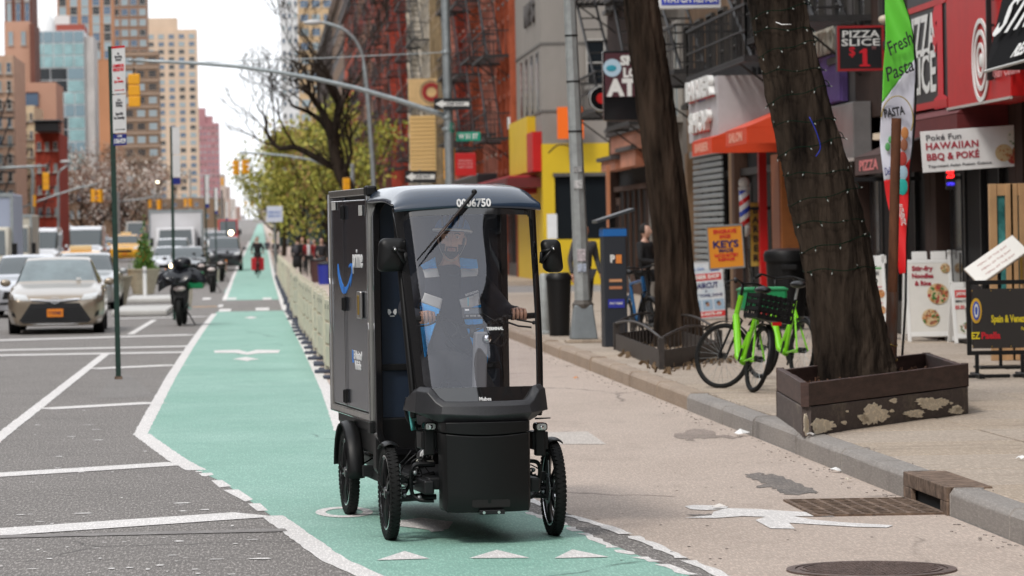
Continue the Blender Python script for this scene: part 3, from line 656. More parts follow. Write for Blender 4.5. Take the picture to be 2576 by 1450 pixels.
# --- bulkhead behind the driver, and its rounded rim
def rrect(x0, x1, z0, z1, r, n=7):
    out = []
    for (cx, cz, a0) in ((x1-r, z1-r, 0), (x0+r, z1-r, 90), (x0+r, z0+r, 180), (x1-r, z0+r, 270)):
        for k in range(n+1): a = R(a0+90*k/n); out.append((cx+r*math.cos(a), cz+r*math.sin(a)))
    return out
b = MB(); b.prism(rrect(-.395, .395, .47, 2.01, .12), 1.055, 1.09, 'XZ'); b.build('bulkhead_panel', NAVY, veh)
o_, i_ = rrect(-.415, .415, .43, 2.035, .15), rrect(-.372, .372, .475, 1.995, .115); b = MB(); n = len(o_)
vs = [(x, .965, z) for x, z in o_]+[(x, .965, z) for x, z in i_]+[(x, 1.10, z) for x, z in o_]+[(x, 1.056, z) for x, z in i_]
b.add(vs, [q for k in range(n) for q in ((k, (k+1) % n, n+(k+1) % n, n+k), (n+k, n+(k+1) % n, 3*n+(k+1) % n, 3*n+k), (2*n+k, 2*n+(k+1) % n, (k+1) % n, k))])
b.build('bulkhead_rim', BLACKG, veh, 30, bevel=.006)
z = L(1000, 924, 1.05).z; b = MB(); b.box(-.37, .37, 1.03, 1.06, z-.02, z+.02); b.build('bulkhead_joint', BLACK, veh, bevel=.004)
p = L(987, 786, 1.045); b = MB()
for s in (-1, 1): b.prism([(p.x+s*.004, p.z), (p.x+s*.014, p.z+.018), (p.x+s*.026, p.z+.02), (p.x+s*.028, p.z-.002), (p.x+s*.02, p.z-.018), (p.x+s*.012, p.z-.012)], 1.050, 1.0545, 'XZ')
b.box(p.x-.014, p.x+.014, 1.05, 1.0545, p.z-.026, p.z-.021); b.build('bulkhead_emblem', PW, veh)
# --- roof
def roof_fn(i, j):
    u = 2*i-1; x = .435*math.copysign(1-(1-abs(u))**1.5, u)
    e = abs(x)/.435; drop = .085*e**10+.012*e*e
    if j < .25: k = j/.25; y = -.035+.26*x*x+.13*k*k; z = 1.928-.018*(e*e)+k*(.118); z = z-drop*k*k*.8
    else: k = (j-.25)/.75; y = .095+.26*x*x*(1-k)+(1.10-.095)*k; z = 2.046+.03*math.sin(min(1, k*2.2)*math.pi/2)-drop
    return Vector((x, y, z))
b = MB(); b.grid(roof_fn, 44, 26); b.build('roof', NAVYG, veh, 'all', solid=-.02)
text('0006750', .048, PW, veh, frame_m((L(1191, 489, -.03).x, -.034, 1.945+.008), (1, .02, 0), (0, .28, 1)), bold=.045, width=.205, ext=.003)
# --- windshield
def ws(u, v):
    hw = .356+.066*v; x = hw*u
    y = -.405+.30*v+.075*v*v+.36*x*x+2.4*max(0, abs(u)-.80)**2 - .010*math.sin(v*math.pi)
    z = .80+1.135*v-.012*u*u*v
    y += .0022*math.sin(7*u+5*v)*math.sin(9*v+2*u)+ .0004*math.sin(17*u+3*v)
    return Vector((x, y, z))
def in_clear(u, v):
    a, b_ = abs(u), v; r = .10; du = a-(.925-r); dv = max(b_-(.955-r*.5), (.085+r*.4)-b_)
    if du > 0 and dv > 0: return (du/r)**2+(dv/(r*.45))**2 < 1
    return a < .925 and .085 < b_ < .955
GLASS = bpy.data.materials.new('windshield_glass'); GLASS.use_nodes = True; n = GLASS.node_tree; n.nodes.clear()
tr = n.nodes.new('ShaderNodeBsdfTransparent'); tr.inputs[0].default_value = (.98,.98,1,1); gl = n.nodes.new('ShaderNodeBsdfGlossy'); gl.inputs[0].default_value = (.93,.94,1,1); gl.inputs['Roughness'].default_value = .015
df = n.nodes.new('ShaderNodeBsdfTranslucent'); df.inputs[0].default_value = (.8,.82,.88,1)
mx = n.nodes.new('ShaderNodeMixShader'); mx.inputs[0].default_value = .095; m2 = n.nodes.new('ShaderNodeMixShader'); m2.inputs[0].default_value = .02
no = n.nodes.new('ShaderNodeOutputMaterial'); n.links.new(tr.outputs[0], m2.inputs[1]); n.links.new(df.outputs[0], m2.inputs[2]); n.links.new(m2.outputs[0], mx.inputs[1]); n.links.new(gl.outputs[0], mx.inputs[2]); n.links.new(mx.outputs[0], no.inputs[0])
NU, NV = 120, 120
b = MB(); b.grid(lambda i, j: ws(2*i-1, j), NU, NV, keep=lambda i, j: in_clear(2*i-1, j)); b.build('windshield', GLASS, veh, 'all')
b = MB(); b.grid(lambda i, j: ws(2*i-1, j), NU, NV, keep=lambda i, j: not in_clear(2*i-1, j)); b.build('windshield_border', mat('windshield_black_print', (.012,.012,.013), .06, spec=.9, coat=.6), veh, 'all')
b = MB()
for s in (-1, 1): b.tube([ws(s, v/10)+Vector((s*-.006, .02, 0)) for v in range(11)], .013, 8)
b.build('windshield_edge_frame', BLACKG, veh, 'all')
b = MB(); b.tube([ws(u/10, 1)+Vector((0, .012, 0)) for u in range(-10, 11)], .010, 6); b.build('windshield_top_seal', BLACK, veh, 'all')
for s in (-1, 1):
    b = MB(); b.tube(spline([(s*.405, .16, 1.93), (s*.40, .05, 1.6), (s*.39, -.08, 1.2), (s*.375, -.16, .86), (s*.37, -.14, .72)], 4), .019, 10, sq=1.4); b.build('pillar', BLACK, veh, 'all')
text('Mubea', .022, mat('print_white_b', (.85,.85,.85), .5), veh, frame_m(ws(.0, .02)+Vector((L(1220, 992, -.4).x, -.006+.5*L(1220, 992, -.4).x**2, .004)), (1, .12, 0), (0, .25, 1)), bold=.03, width=.072)
for (q, c, nm) in ((.58, (.5,.5,.5), 'windshield_sticker'),):
    P = ws(.24, .375); M = frame_m(P+Vector((0, -.004, 0)), (1, .12, 0), (0, .3, 1)); text('TERMINAL', .018, PW, veh, M, bold=.05, width=.10)
# wiper
wa, wb = L(1193, 486, -.055), L(1049, 655, -.165)
def wpt(t, off=.0): p = wa.lerp(wb, t); return Vector((p.x, p.y-.012-off, p.z))
wi = MB(); wi.tube([wpt(0), wpt(.12), wpt(.45), wpt(.52)], [.010, .012, .008, .006], 8); w_o = wi.build('wiper', BLACK, veh, 'all')
b = MB(); b.tube([wpt(.10, -.012), wpt(.3, -.010), wpt(.6, -.008), wpt(1, -.004)], [.006, .009, .008, .004], 6, sq=.8); b.build('wiper_blade', RUBBER, w_o, 'all')
b = MB(); b.tube([wpt(.22, .008), wpt(.55, .014), wpt(.8, .004)], [.004, .007, .003], 6); b.build('wiper_bridge', mat('wiper_bridge', (.06,.04,.035), .35, .5), w_o, 'all')
b = MB(); b.ball(wa+Vector((.0, .0, .006)), (.017, .02, .017)); b.build('wiper_pivot', BLACK, w_o, 'all')
# --- mirrors
def mirror(pix, ly, s, cen, feet):
    pp = [L(*q, ly) for q in pix]; cx = sum(p.x for p in pp)/4; cz = sum(p.z for p in pp)/4; hx = (max(p.x for p in pp)-min(p.x for p in pp))/2; hz = (max(p.z for p in pp)-min(p.z for p in pp))/2
    g = MB(); q = rrect(-hx, hx, -hz, hz, .035, 6); n = len(q); rings = [(1, .03, .0), (1.0, 0, 0), (.93, -.014, 0), (.75, -.026, 0), (.4, -.034, 0), (.05, -.036, 0)]
    vs = [(cx+x*f+(-.02*s*(z/hz)*.5), ly+dy, cz+z*f) for f, dy, _ in rings for x, z in q]
    fs = [(r_*n+k, r_*n+(k+1) % n, (r_+1)*n+(k+1) % n, (r_+1)*n+k) for r_ in range(5) for k in range(n)]+[tuple(5*n+k for k in range(n))]
    g.add(vs, fs); mo = g.build('mirror', BLACK, veh, 50)
    b = MB(); b.prism([(cx+x*.93, cz+z*.93) for x, z in q], ly+.028, ly+.034, 'XZ'); b.build('mirror_glass', CHROME, mo)
    c = L(*cen, ly-.045); f1 = L(*feet[0], ly-.02); f2 = L(*feet[1], ly-.02)
    b = MB(); b.tube([c, f1], [.008, .010], 8); b.tube([c, f2], [.008, .010], 8); b.tube([f1, f2], .009, 8); b.lathe([(.001, -.012), (.016, -.012), (.018, 0), (.014, .014)], c=c, axis='Y', n=20); b.build('mirror_arm', DARKM, mo, 'all')
    b = MB(); b.ball(c+Vector((0, -.013, 0)), .008); b.build('mirror_bolt', CHROME, mo, 'all')
mirror([(953,600),(1017,600),(953,683),(1017,683)], -.02, -1, (993,627), [(1018,634),(1022,667)])
mirror([(1366,603),(1413,603),(1366,685),(1413,685)], .05, 1, (1391,626), [(1362,634),(1360,662)])
# --- cowl / bumper
path = [(-.43, .02, .84, .79), (-.43, -.16, .885, .765), (-.415, -.30, .905, .745), (-.36, -.385, .90, .715), (-.315, -.425, .845, .70), (-.28, -.455, .822, .695), (-.17, -.482, .82, .69), (0, -.495, .820, .688)]
path = [(x*.89, y, zt, zb) for x, y, zt, zb in path]; path = path+[(-x, y, zt, zb) for x, y, zt, zb in path[-2::-1]]
b = MB(); vs = []; k = 6
for i, (x, y, zt, zb) in enumerate(path):
    d = Vector((x, y+.1, 0)).normalized(); zc = .72+.02*(abs(x)/.4)
    for (o, z) in ((-.055, zt-.035), (-.035, zt-.002), (-.018, zt-.004), (.008, zt-.03), (.022, zc+.015), (-.02, zb), (-.06, zb+.01)): vs.append((x+d.x*o, y+d.y*o, z))
k = 7; m_ = len(path); b.add(vs, [(i*k+j, (i+1)*k+j, (i+1)*k+(j+1) % k, i*k+(j+1) % k) for i in range(m_-1) for j in range(k)]+[tuple(range(k)), tuple((m_-1)*k+j for j in range(k))[::-1]])
b.build('front_cowl', GRAIN, veh, 22, bevel=.007)
b = MB(); b.prism([(-.36, .05), (-.36, -.30), (-.28, -.42), (0, -.47), (.28, -.42), (.36, -.30), (.36, .05)], .735, .80); b.build('dash_tray', BLACK, veh)
# --- front fascia
plan = [(-.235, -.24), (-.256, -.30), (-.256, -.44), (-.24, -.485), (-.17, -.503), (-.08, -.514), (0, -.518)]; plan = plan+[(-x, y) for x, y in plan[-2::-1]]
def fascia(name, zlo, zhi, n=8, off=0):
    b = MB(); vs = []; m_ = len(plan)
    for j in range(n+1):
        for x, y in plan:
            z0, z1 = zlo(x), zhi(x); z = z0+(z1-z0)*j/n; tuck = .035*max(0, (.24-z)/.06)**2 if z < .24 else 0
            vs.append((x*(1-.03*max(0, .7-z)), y+off+tuck*.6, z))
    b.add(vs, [(j*m_+i, j*m_+i+1, (j+1)*m_+i+1, (j+1)*m_+i) for j in range(n) for i in range(m_-1)]+[tuple(range(m_))[::-1], tuple(n*m_+i for i in range(m_))])
    return b.build(name, SATIN, veh, 30, bevel=.004)
fascia('front_panel', lambda x: .185+.02*(abs(x) > .24), lambda x: .618+.28*x*x)
fascia('front_panel_upper', lambda x: .625+.28*x*x, lambda x: .70, 3, .004)
b = MB(); b.prism(rrect(-.10, .12, .215, .258, .012), -.5175, -.505, 'XZ'); b.build('tow_recess', DARK, veh)
b = MB(); b.box(-.06, .085, -.535, -.5, .175, .2); ho = b.build('tow_plate', DARKM, veh, bevel=.004)
for x in (-.038, .048): b = MB(); b.lathe([(.001, -.012), (.0085, -.012), (.0095, 0)], c=(x, -.536, .187), axis='Y', n=12); b.build('tow_bolt', CHROME, ho)
# --- headlamps and brackets
LENS = mat('lamp_lens', (.6,.6,.58), .12, spec=.9)
for s, (xa, ya) in ((-1, (1082, 1073)), (1, (1361, 1074))):
    c = L(xa, ya, -.24); b = MB(); b.prism([(c.x+x, c.z+z) for x, z in rrect(-.036, .036, -.024, .024, .018, 5)], -.255, -.17, 'XZ'); hl = b.build('headlight', BLACKG, veh, bevel=.004)
    b = MB(); b.prism([(c.x+x, c.z+z) for x, z in rrect(-.029, .029, -.018, .018, .014, 5)], -.262, -.254, 'XZ'); b.build('headlight_lens', LENS, hl, bevel=.003)
    b = MB(); b.lathe([(.001, -.002), (.011, -.004), (.013, 0)], c=(c.x, -.263, c.z-.002), axis='Y', n=14); b.build('headlight_reflector', CHROME, hl, 'all')
    b = MB(); b.box(c.x-.045, c.x+.05, -.2, -.02, c.z-.135, c.z-.03); b.box(c.x-.03, c.x+.03, -.22, -.16, c.z-.17, c.z-.02); b.build('lamp_bracket', BLACK, veh, bevel=.008)
c = L(1376, 1055, -.2); b = MB(); b.tube([(c.x-.05, -.1, c.z), (c.x+.035, -.13, c.z+.003)], [.009, .006], 8, sq=.6); b.build('indicator', BLACK, veh, 'all')
c = L(1040, 1047, -.05); b = MB(); b.grid(lambda i, j: Vector((c.x-.035+.05*i+.03*j*0+.02*(1-j), -.05+.10*i, c.z-.085+.15*j)), 4, 6); b.build('teal_trim', mat('teal_plastic', (.12,.48,.46), .35), veh, 'all', solid=.01)  # small curved teal trim piece beside the cowl
b = MB(); b.tube(spline([L(1024,1000,0), L(1020,1030,0), L(1030,1062,0), L(1058,1074,0)], 5), .009, 8); b.tube(spline([L(1045,1060,0), L(1050,1085,0), L(1046,1120,0), L(1052,1135,0)], 5), .006, 8); b.build('cowl_stay', BLACK, veh, 'all')
# --- suspension and steering
for s in (-1, 1):
    b = MB(); q = (lambda x, y, z: Vector((s*x, y, z)))
    b.tube(spline([q(.24,-.1,.44), q(.34,-.1,.445), q(.375,-.1,.42), q(.38,-.08,.36), q(.37,-.06,.27), q(.33,-.08,.235), q(.25,-.1,.23)], 4), .012, 8)
    b.tube([q(.22,0,.245), q(.46,0,.235)], .017, 8); b.tube([q(.22,.12,.26), q(.45,.03,.235)], .012, 8); b.tube([q(.22,.05,.38), q(.44,.02,.33)], .012, 8); b.tube([q(.24,.0,.30), q(.44,.06,.34)], .007, 6)
    b.cbox((s*.445, .0, .28), (.035, .07, .14)); b.cbox((s*.42, .03, .35), (.03, .05, .05)); b.tube([q(.40,0,.277), q(.50,0,.277)], .022, 10)
    b.build('suspension_arm', DARKM, veh, 30)
    b = MB(); top, bot = q(.27, .02, .50), q(.40, .02, .27); b.tube([top, bot], .011, 8)
    b.tube([top.lerp(bot, .1+.6*k/60)+Vector((.022*math.cos(k*.8), .022*math.sin(k*.8), .02*math.cos(k*.8)*s*.5)) for k in range(61)], .0045, 5); b.build('spring', mat('spring_black', (.02,.02,.02), .35, .5), veh, 'all')
    b = MB(); b.tube([q(.30, .03, .31), q(.43, .05, .30)], .006, 6); b.build('tie_rod', STEEL, veh, 'all')
    for jp, jr in ((q(.35, -.05, .39), .013), (q(.33, -.07, .245), .016), (q(.41, -.03, .26), .012)): b = MB(); b.ball(jp, jr, 10, 7); b.build('ball_joint', STEEL, veh, 'all')
    b = MB(); b.cbox((s*.44, -.05, .40), (.006, .01, .09)); b.build('sensor_bar', STEEL, veh)
    b = MB(); b.lathe([(.09, -.002), (.09, .002), (.055, .002), (.055, -.002)], c=(s*.44, 0, .277), axis='X', n=28, closed=True); b.build('brake_disc', STEEL, veh, 'all')
b = MB()
for k in range(5):
    x0 = -.36+.03*k; b.tube(spline([(x0, .0, .52-.02*k), (x0-.06, .0, .45), (x0-.12+.03*k, .02, .42-.02*k), (-.42, .03, .36)], 4), .0035, 5)
b.tube(spline([(.34, -.02, .42), (.40, -.03, .38), (.38, -.02, .33), (.42, .0, .30)], 4), .004, 5)
b.tube(spline([(-.30, 1.9, .36), (-.38, 1.85, .33), (-.40, 1.9, .40), (-.36, 1.7, .42)], 4), .005, 5); b.build('cables', BLACK, veh, 'all')
# rear axle bits seen between the left wheels
b = MB(); b.box(-.42, -.20, 1.5, 1.56, .27, .34); b.box(-.36, -.31, 1.2, 1.9, .25, .31); b.build('rear_link', DARKM, veh, bevel=.005)
b = MB(); p = L(905, 1225, 1.5); b.cbox((-.41, 1.75, .30), (.012, .09, .05)); b.build('side_reflector', mat('amber_reflector', (.8,.2,.01), .3), veh)
# --- cockpit: seat, column, handlebar, display
b = MB(); b.ball((0, .86, .93), (.14, .16, .06)); b.tube([(0, .88, .9), (0, .95, .4)], .02, 8); b.build('seat', BLACK, veh, 'all')
b = MB(); b.grid(lambda i, j: Vector((-.15+.3*i, 1.0-.03*math.sin(math.pi*i), 1.0+.38*j)), 6, 6); b.build('backrest', BLACK, veh, 'all', solid=.03)
pc0, pc1 = L(1207, 980, .1), L(1207, 835, .25)
b = MB(); b.prism([(pc0.x-.035, pc0.z-.5), (pc0.x+.04, pc0.z-.5), (pc1.x+.04, pc1.z), (pc1.x-.035, pc1.z)], .2, .28, 'XZ'); b.build('steering_column', mat('column_grey', (.2,.2,.21), .5), veh, bevel=.01)
hb = .32; bl, br = L(1042, 803, hb), L(1344, 795, hb)
gl_, gr_ = L(1072, 806, hb), L(1302, 797, hb)
mid = [L(*q, hb) for q in ((1100,800),(1130,806),(1165,820),(1190,822),(1220,818),(1250,806),(1275,800))]
b = MB(); b.tube(spline([bl, gl_]+mid+[gr_, br], 4), .0125, 10); b.tube([L(1190,822,hb), L(1190,845,.27)], .02, 10); b.build('handlebar', BLACK, veh, 'all')
for a, c in ((L(1040,803,hb), L(1092,803,hb)), (L(1285,798,hb), L(1345,794,hb))): b = MB(); b.tube([a, c], [.0185, .0175], 12); b.build('grip', RUBBER, veh, 'all')
M = frame_m(L(1189, 787, hb-.04), (1, 0, 0), (0, .5, 1)); b = MB(); b.box(-.062, .062, -.036, .036, -.02, 0, M); ds = b.build('display', BLACK, veh, bevel=.006)
b = MB(); b.box(-.052, .052, -.008, .028, .0005, .002, M); b.build('display_screen', mat('display_face', (.05,.06,.07), .15), ds)
b = MB(); b.box(-.045, -.02, .012, .024, .0022, .003, M); b.build('display_logo', PW, ds)
b = MB()
for x in (-.035, -.01, .01, .035): b.box(x-.008, x+.008, -.028, -.018, 0, .006, M)
b.build('display_buttons', mat('button_grey', (.2,.2,.2), .5), ds)
b = MB()
for (p, q, r_, s_) in (((1105,800),(1120,840),(1150,850),(1185,845)), ((1110,802),(1135,860),(1175,880),(1215,850)), ((1240,805),(1225,845),(1240,865),(1260,840)), ((1150,815),(1165,850),(1190,835),(1215,825)), ((1130,806),(1150,835),(1120,860),(1140,880)), ((1200,850),(1235,862),(1262,870),(1275,855)), ((1215,790),(1250,812),(1262,835),(1250,850))):
    b.tube(spline([L(*p, hb-.02), L(*q, hb-.06), L(*r_, hb-.05), L(*s_, hb-.02)], 5), .0045, 5)
b.build('brake_cable', BLACK, veh, 'all')
for s, (x, y) in ((-1, (1112, 802)), (1, (1262, 806))):
    b = MB(); c = L(x, y, hb-.01); b.cbox(c, (.05, .03, .03)); b.cbox(c+Vector((s*.02, -.02, .02)), (.03, .02, .02)); b.ball(c+Vector((0, -.02, -.01)), .011); b.tube([c, c+Vector((s*.09, -.05, -.035)), c+Vector((s*.17, -.045, -.045))], [.007, .006, .006], 6); b.build('brake_lever', DARKM, veh, 'all')
b = MB(); c = L(1343, 812, hb-.05); b.ball(c, .012); b.tube([c, c+Vector((-.1, .02, .02))], .006, 6); b.build('lever_end', DARKM, veh, 'all')
b = MB(); c = L(1178, 770, .34); b.tube([c, c+Vector((0, 0, .05))], .004, 5); b.build('charging_light', mat('teal_tag', (.2,.6,.7), .4), veh)
b = MB(); c = L(1225, 853, .2); b.lathe([(.001, -.02), (.03, -.02), (.03, .02)], c=c, axis='Y', n=18); b.build('front_lamp', BLACK, veh, 'all')
b = MB(); b.lathe([(.001, -.003), (.021, -.002), (.023, 0)], c=c+Vector((0, -.021, 0)), axis='Y', n=18); b.build('front_lamp_lens', CHROME, veh, 'all')
b = MB(); b.tube([(-.17,.12,.45), (-.17,.12,.40), (.17,.25,.55), (.17,.25,.60)], .012, 8); b.lathe([(.001,-.02),(.1,-.02),(.1,.02)], c=(0,.2,.5), axis='X', n=24); b.build('crank', DARKM, veh, 'all')
for (x, y, z) in ((-.26, .12, .425), (.2, .25, .36)): b = MB(); b.cbox((x, y, z), (.1, .09, .025)); b.build('pedal', BLACK, veh, bevel=.005)
# ============================================================ THE DRIVER (same local frame as the vehicle)
drv = thing('person', VO, YAW, 'bearded man in blue helmet and blue grey safety vest steering the cargo vehicle', 'person')
Q = lambda x, y, z: Vector((x, y, z)); hipd = Q(0, .84, 1.0); sh = Q(0.0, .74, 1.50)
hL, hR = L(1076, 800, hb)+Vector((0, .0, 0)), L(1305, 792, hb)
wl, wr = hL+Vector((-.01, .085, .012)), hR+Vector((.01, .085, .012))
hcx = L(1137, 602, .68); HC = Vector((hcx.x, .68, hcx.z)); nk = Vector((HC.x*.9, .74, HC.z-.17))
def dchains(g, parts='tal'):
    T = [(hipd, (.145*g, .11*g)), (Q(0, .83, 1.16), (.14*g, .10*g)), (Q(0, .79, 1.34), (.165*g, .11*g)), (sh, (.12*g, .085*g)), (nk+Vector((0, 0, .02)), .055), (HC+Vector((0, .02, -.05)), .05)]
    A = [[(sh, (.12*g, .085*g)), (Q(-.17, .76, 1.49), .062*g), (Q(-.285, .66, 1.30), .048*g), (wl, .029*g)], [(sh, (.12*g, .085*g)), (Q(.19, .76, 1.49), .062*g), (Q(.34, .66, 1.30), .048*g), (wr, .029*g)]]
    G = [[(hipd, (.145*g, .11*g)), (Q(-.1, .74, .98), .09*g), (Q(-.20, .36, .88), .062*g), (Q(-.26, .15, .53), .042*g)], [(hipd, (.145*g, .11*g)), (Q(.1, .74, .98), .09*g), (Q(.17, .40, .80), .062*g), (Q(.2, .28, .46), .042*g)]]
    return ([T] if 't' in parts else [])+(A if 'a' in parts else [])+(G if 'l' in parts else [])
bc_ = dchains(.84); hs_ = (bc_[0][0][0], (.05, .04)); bc_[0][0] = hs_; bc_[0][1] = (bc_[0][1][0], (.07, .05)); bc_[3][0] = bc_[4][0] = hs_
b = MB(); b.add(*skin_mesh(bc_, 1)); HM = Matrix.Translation(HC) @ Matrix.Rotation(-YAW-R(3), 4, 'Z') @ Matrix.Rotation(R(4), 4, 'Y')
add_head(b, HM, 1.0, 64, 48)
for s in (-1, 1):
    e = HM @ Vector((s*.078, .008, -.005)); b.ball(e, (.010, .018, .030), 10, 8)
hand_geo(b, Matrix.Translation(hL) @ Matrix.Rotation(R(8), 4, 'X'), 1); hand_geo(b, Matrix.Translation(hR) @ Matrix.Rotation(R(8), 4, 'X'), -1)
b.build('body', SKIN_B, drv, 'all')
SHIRT = mat('navy_shirt', (.014,.016,.024), .85, var=.3, scale=12, bump=.4, bscale=14, bdist=.02)
b = MB(); c = dchains(1.16, 'ta'); c[0] = [(c[0][0][0]+Vector((0, -.01, -.03)), (.175, .135)), (c[0][1][0], (.168, .122))]+c[0][2:4]+[(nk+Vector((0, .02, -.03)), .088)]; b.add(*skin_mesh(c, 2)); b.build('shirt', SHIRT, drv, 'all')
TV, TF = skin_mesh([c[0]]+[[k for k in a[:2]] for a in c[1:]], 2); TB = BVHTree.FromPolygons([tuple(v) for v in TV], TF)
b = MB(); b.add(*skin_mesh([[(hipd+Vector((0, 0, .07)), (.16, .125)), (hipd, (.16, .128))], [(hipd, (.16, .128)), (Q(-.1, .74, .98), .105), (Q(-.20, .36, .88), .078), (Q(-.255, .18, .60), .062)], [(hipd, (.16, .128)), (Q(.1, .74, .98), .105), (Q(.17, .40, .80), .078), (Q(.2, .29, .52), .062)]], 1)); b.build('trousers', mat('black_trousers', (.012,.012,.014), .85, var=.3, scale=10), drv, 'all')
for i, (x, y, z) in enumerate(((-.262, .12, .475), (.2, .25, .41))):
    b = MB(); b.ball((x, y, z), (.046, .115, .045), 16, 10); s_ = b.build('shoe', mat('black_shoe', (.02,.02,.022), .5), drv, 'all')
    b = MB(); b.ball((x, y-.055, z+.006), (.040, .055, .040), 14, 8); b.build('shoe_cap', WHITE, s_, 'all')
    b = MB(); b.ball((x, y-.005, z-.028), (.050, .122, .020), 16, 6); b.build('shoe_sole', mat('cream_sole', (.6,.58,.5), .6), s_, 'all')
# vest panels laid on the chest
def vest(name, pix, m, off=.012, lys=.64):
    P = [L(*q, lys) for q in pix]; bm = bmesh.new(); f = bm.faces.new([bm.verts.new((p.x, .3, p.z)) for p in P])
    bmesh.ops.triangulate(bm, faces=bm.faces); 
    for _ in range(3): bmesh.ops.subdivide_edges(bm, edges=bm.edges, cuts=1, use_grid_fill=True)
    for v in bm.verts:
        h = TB.ray_cast(Vector((v.co.x, .2, v.co.z)), Vector((0, 1, 0)))
        v.co.y = (h[0].y-off) if h[0] is not None else .70
        if v.co.y > .72: v.co.y = .72
    bmesh.ops.recalc_face_normals(bm, faces=bm.faces); me = bpy.data.meshes.new(name); bm.to_mesh(me); bm.free(); me.materials.append(m)
    me.polygons.foreach_set('use_smooth', [True]*len(me.polygons)); o = bpy.data.objects.new(name, me); C.objects.link(o); o.parent = drv; q = o.modifiers.new('t', 'SOLIDIFY'); q.thickness = .008; q.offset = 0; return o
VB = mat('vest_blue', (.03,.38,.9), .7, var=.15, scale=10); VG = mat('vest_reflective_grey', (.65,.65,.65), .45); VN = mat('vest_navy', (.02,.024,.04), .8)
vest('vest_shoulder', [(1062,668),(1099,647),(1103,676),(1069,678)], VB); vest('vest_shoulder', [(1160,648),(1204,653),(1207,676),(1162,677)], VB)
vest('vest_band', [(1069,678),(1103,676),(1107,697),(1072,700)], VG); vest('vest_band', [(1162,677),(1207,676),(1206,695),(1161,698)], VG)
vest('vest_panel', [(1072,700),(1107,697),(1114,752),(1070,737)], VN); vest('vest_panel', [(1161,698),(1206,695),(1208,738),(1156,754)], VN)
vest('vest_band', [(1070,737),(1114,752),(1109,778),(1063,761)], VG); vest('vest_band', [(1156,754),(1208,738),(1214,767),(1164,779)], VG)
vest('vest_front', [(1063,761),(1109,778),(1100,815),(1086,860),(1073,905),(1063,830),(1060,790)], VB); vest('vest_front', [(1164,779),(1214,767),(1218,830),(1232,900),(1230,915),(1215,926),(1205,880),(1190,840)], VB)
q = L(1188, 737, .62); h = TB.ray_cast(Vector((q.x, .2, q.z)), Vector((0, 1, 0))); yy_ = h[0].y if h[0] else .66
text('amazon', .020, PW, drv, frame_m((q.x, yy_-.024, q.z), (1, .1, .28), (0, .1, 1)), bold=.03, width=.085)
b = MB(); b.tube(spline([(q.x-.03, yy_-.026, q.z-.028), (q.x, yy_-.028, q.z-.026), (q.x+.03, yy_-.024, q.z-.008)], 4), .0022, 5); b.build('smile_print', PW, drv)
# face
f = head_fn(1.0)
def patch(name, m, keep, k=1.03, nu=96, nv=72, off=(0, 0, 0)):
    b = MB(); fk = head_fn(k)
    def in_(i, j): p = f(i, j); return keep(p, i, j)
    b.grid(lambda i, j: HM @ (fk(i, j)+Vector(off)), nu, nv, keep=in_); return b.build(name, m, drv, 'all')
def beard(p, i, j):
    fx = abs(p.x)
    if p.y > .03: return False
    if p.y < -.02 and -.071 < p.z < -.050 and fx < .024: return False            # lips stay clear
    return (p.z < -.070+.0 or (p.z < -.045 and fx < .032 and p.z > -.075) or (fx > .040-.0 and p.z < -.030) or (fx > .062 and p.z < .012 and p.y < .02)) and p.z > -.119
patch('beard', HAIR_D, beard, 1.035)
patch('hair', HAIR_D, lambda p, i, j: p.z > .045 or (p.y > .03 and p.z > -.06), 1.02)
b = MB()
for s in (-1, 1): b.tube(spline([HM @ Vector((s*.012, -.094, .030)), HM @ Vector((s*.030, -.093, .036)), HM @ Vector((s*.048, -.080, .030))], 4), .0042, 6, sq=.8)
b.build('eyebrows', HAIR_D, drv, 'all')
for s in (-1, 1):
    b = MB(); b.ball(HM @ Vector((s*.031, -.076, .012)), (.0135, .011, .0075), 14, 10); eo = b.build('eye', mat('eye_white', (.6,.58,.55), .3), drv, 'all')
    b = MB(); b.ball(HM @ Vector((s*.031, -.0835, .012)), (.0055, .004, .0058), 10, 8); b.build('iris', mat('iris', (.03,.015,.01), .2), eo, 'all')
    b = MB(); b.tube(spline([HM @ Vector((s*.016, -.083, .012)), HM @ Vector((s*.031, -.0885, .0215)), HM @ Vector((s*.047, -.077, .012))], 4), .0025, 6); b.build('eyelid', SKIN_B, eo, 'all')
b = MB(); b.ball(HM @ Vector((0, -.0965, -.0555)), (.023, .008, .0042), 14, 8); b.ball(HM @ Vector((0, -.0955, -.0645)), (.020, .008, .0055), 14, 8); b.build('lips', mat('lips', (.36,.13,.11), .45), drv, 'all')
# helmet
HB = mat('helmet_blue', (.05,.22,.55), .35, coat=.3); b = MB()
def hel(i, j):
    ph = 2*math.pi*i; th = j*1.50; d = Vector((math.sin(th)*math.sin(ph), -math.sin(th)*math.cos(ph), math.cos(th)))
    r = .012*math.sin(ph*7)**2*math.sin(th); return HM @ (Vector((d.x*(.112-r), d.y*(.14-r), d.z*(.110-r*.6)))+Vector((0, .008, .044)))
b.grid(hel, 72, 18); hm = b.build('helmet', HB, drv, 'all', solid=.012)
b = MB(); b.tube([HM @ Vector((.114*math.sin(a), .008-.144*math.cos(a), .044+.007+.008*math.cos(a))) for a in [k*2*math.pi/32 for k in range(33)]], .008, 6); b.build('helmet_rim', mat('helmet_grey', (.55,.55,.54), .5), hm, 'all')
b = MB()
for k in range(-2, 3):
    b.tube(spline([HM @ Vector((k*.030, -.135+.012*abs(k)+.01, .075)), HM @ Vector((k*.033, -.10, .118)), HM @ Vector((k*.034, -.03, .148))], 4), .0075, 6, sq=.6)
b.build('helmet_vents', mat('helmet_vent', (.015,.03,.07), .7), hm, 'all')
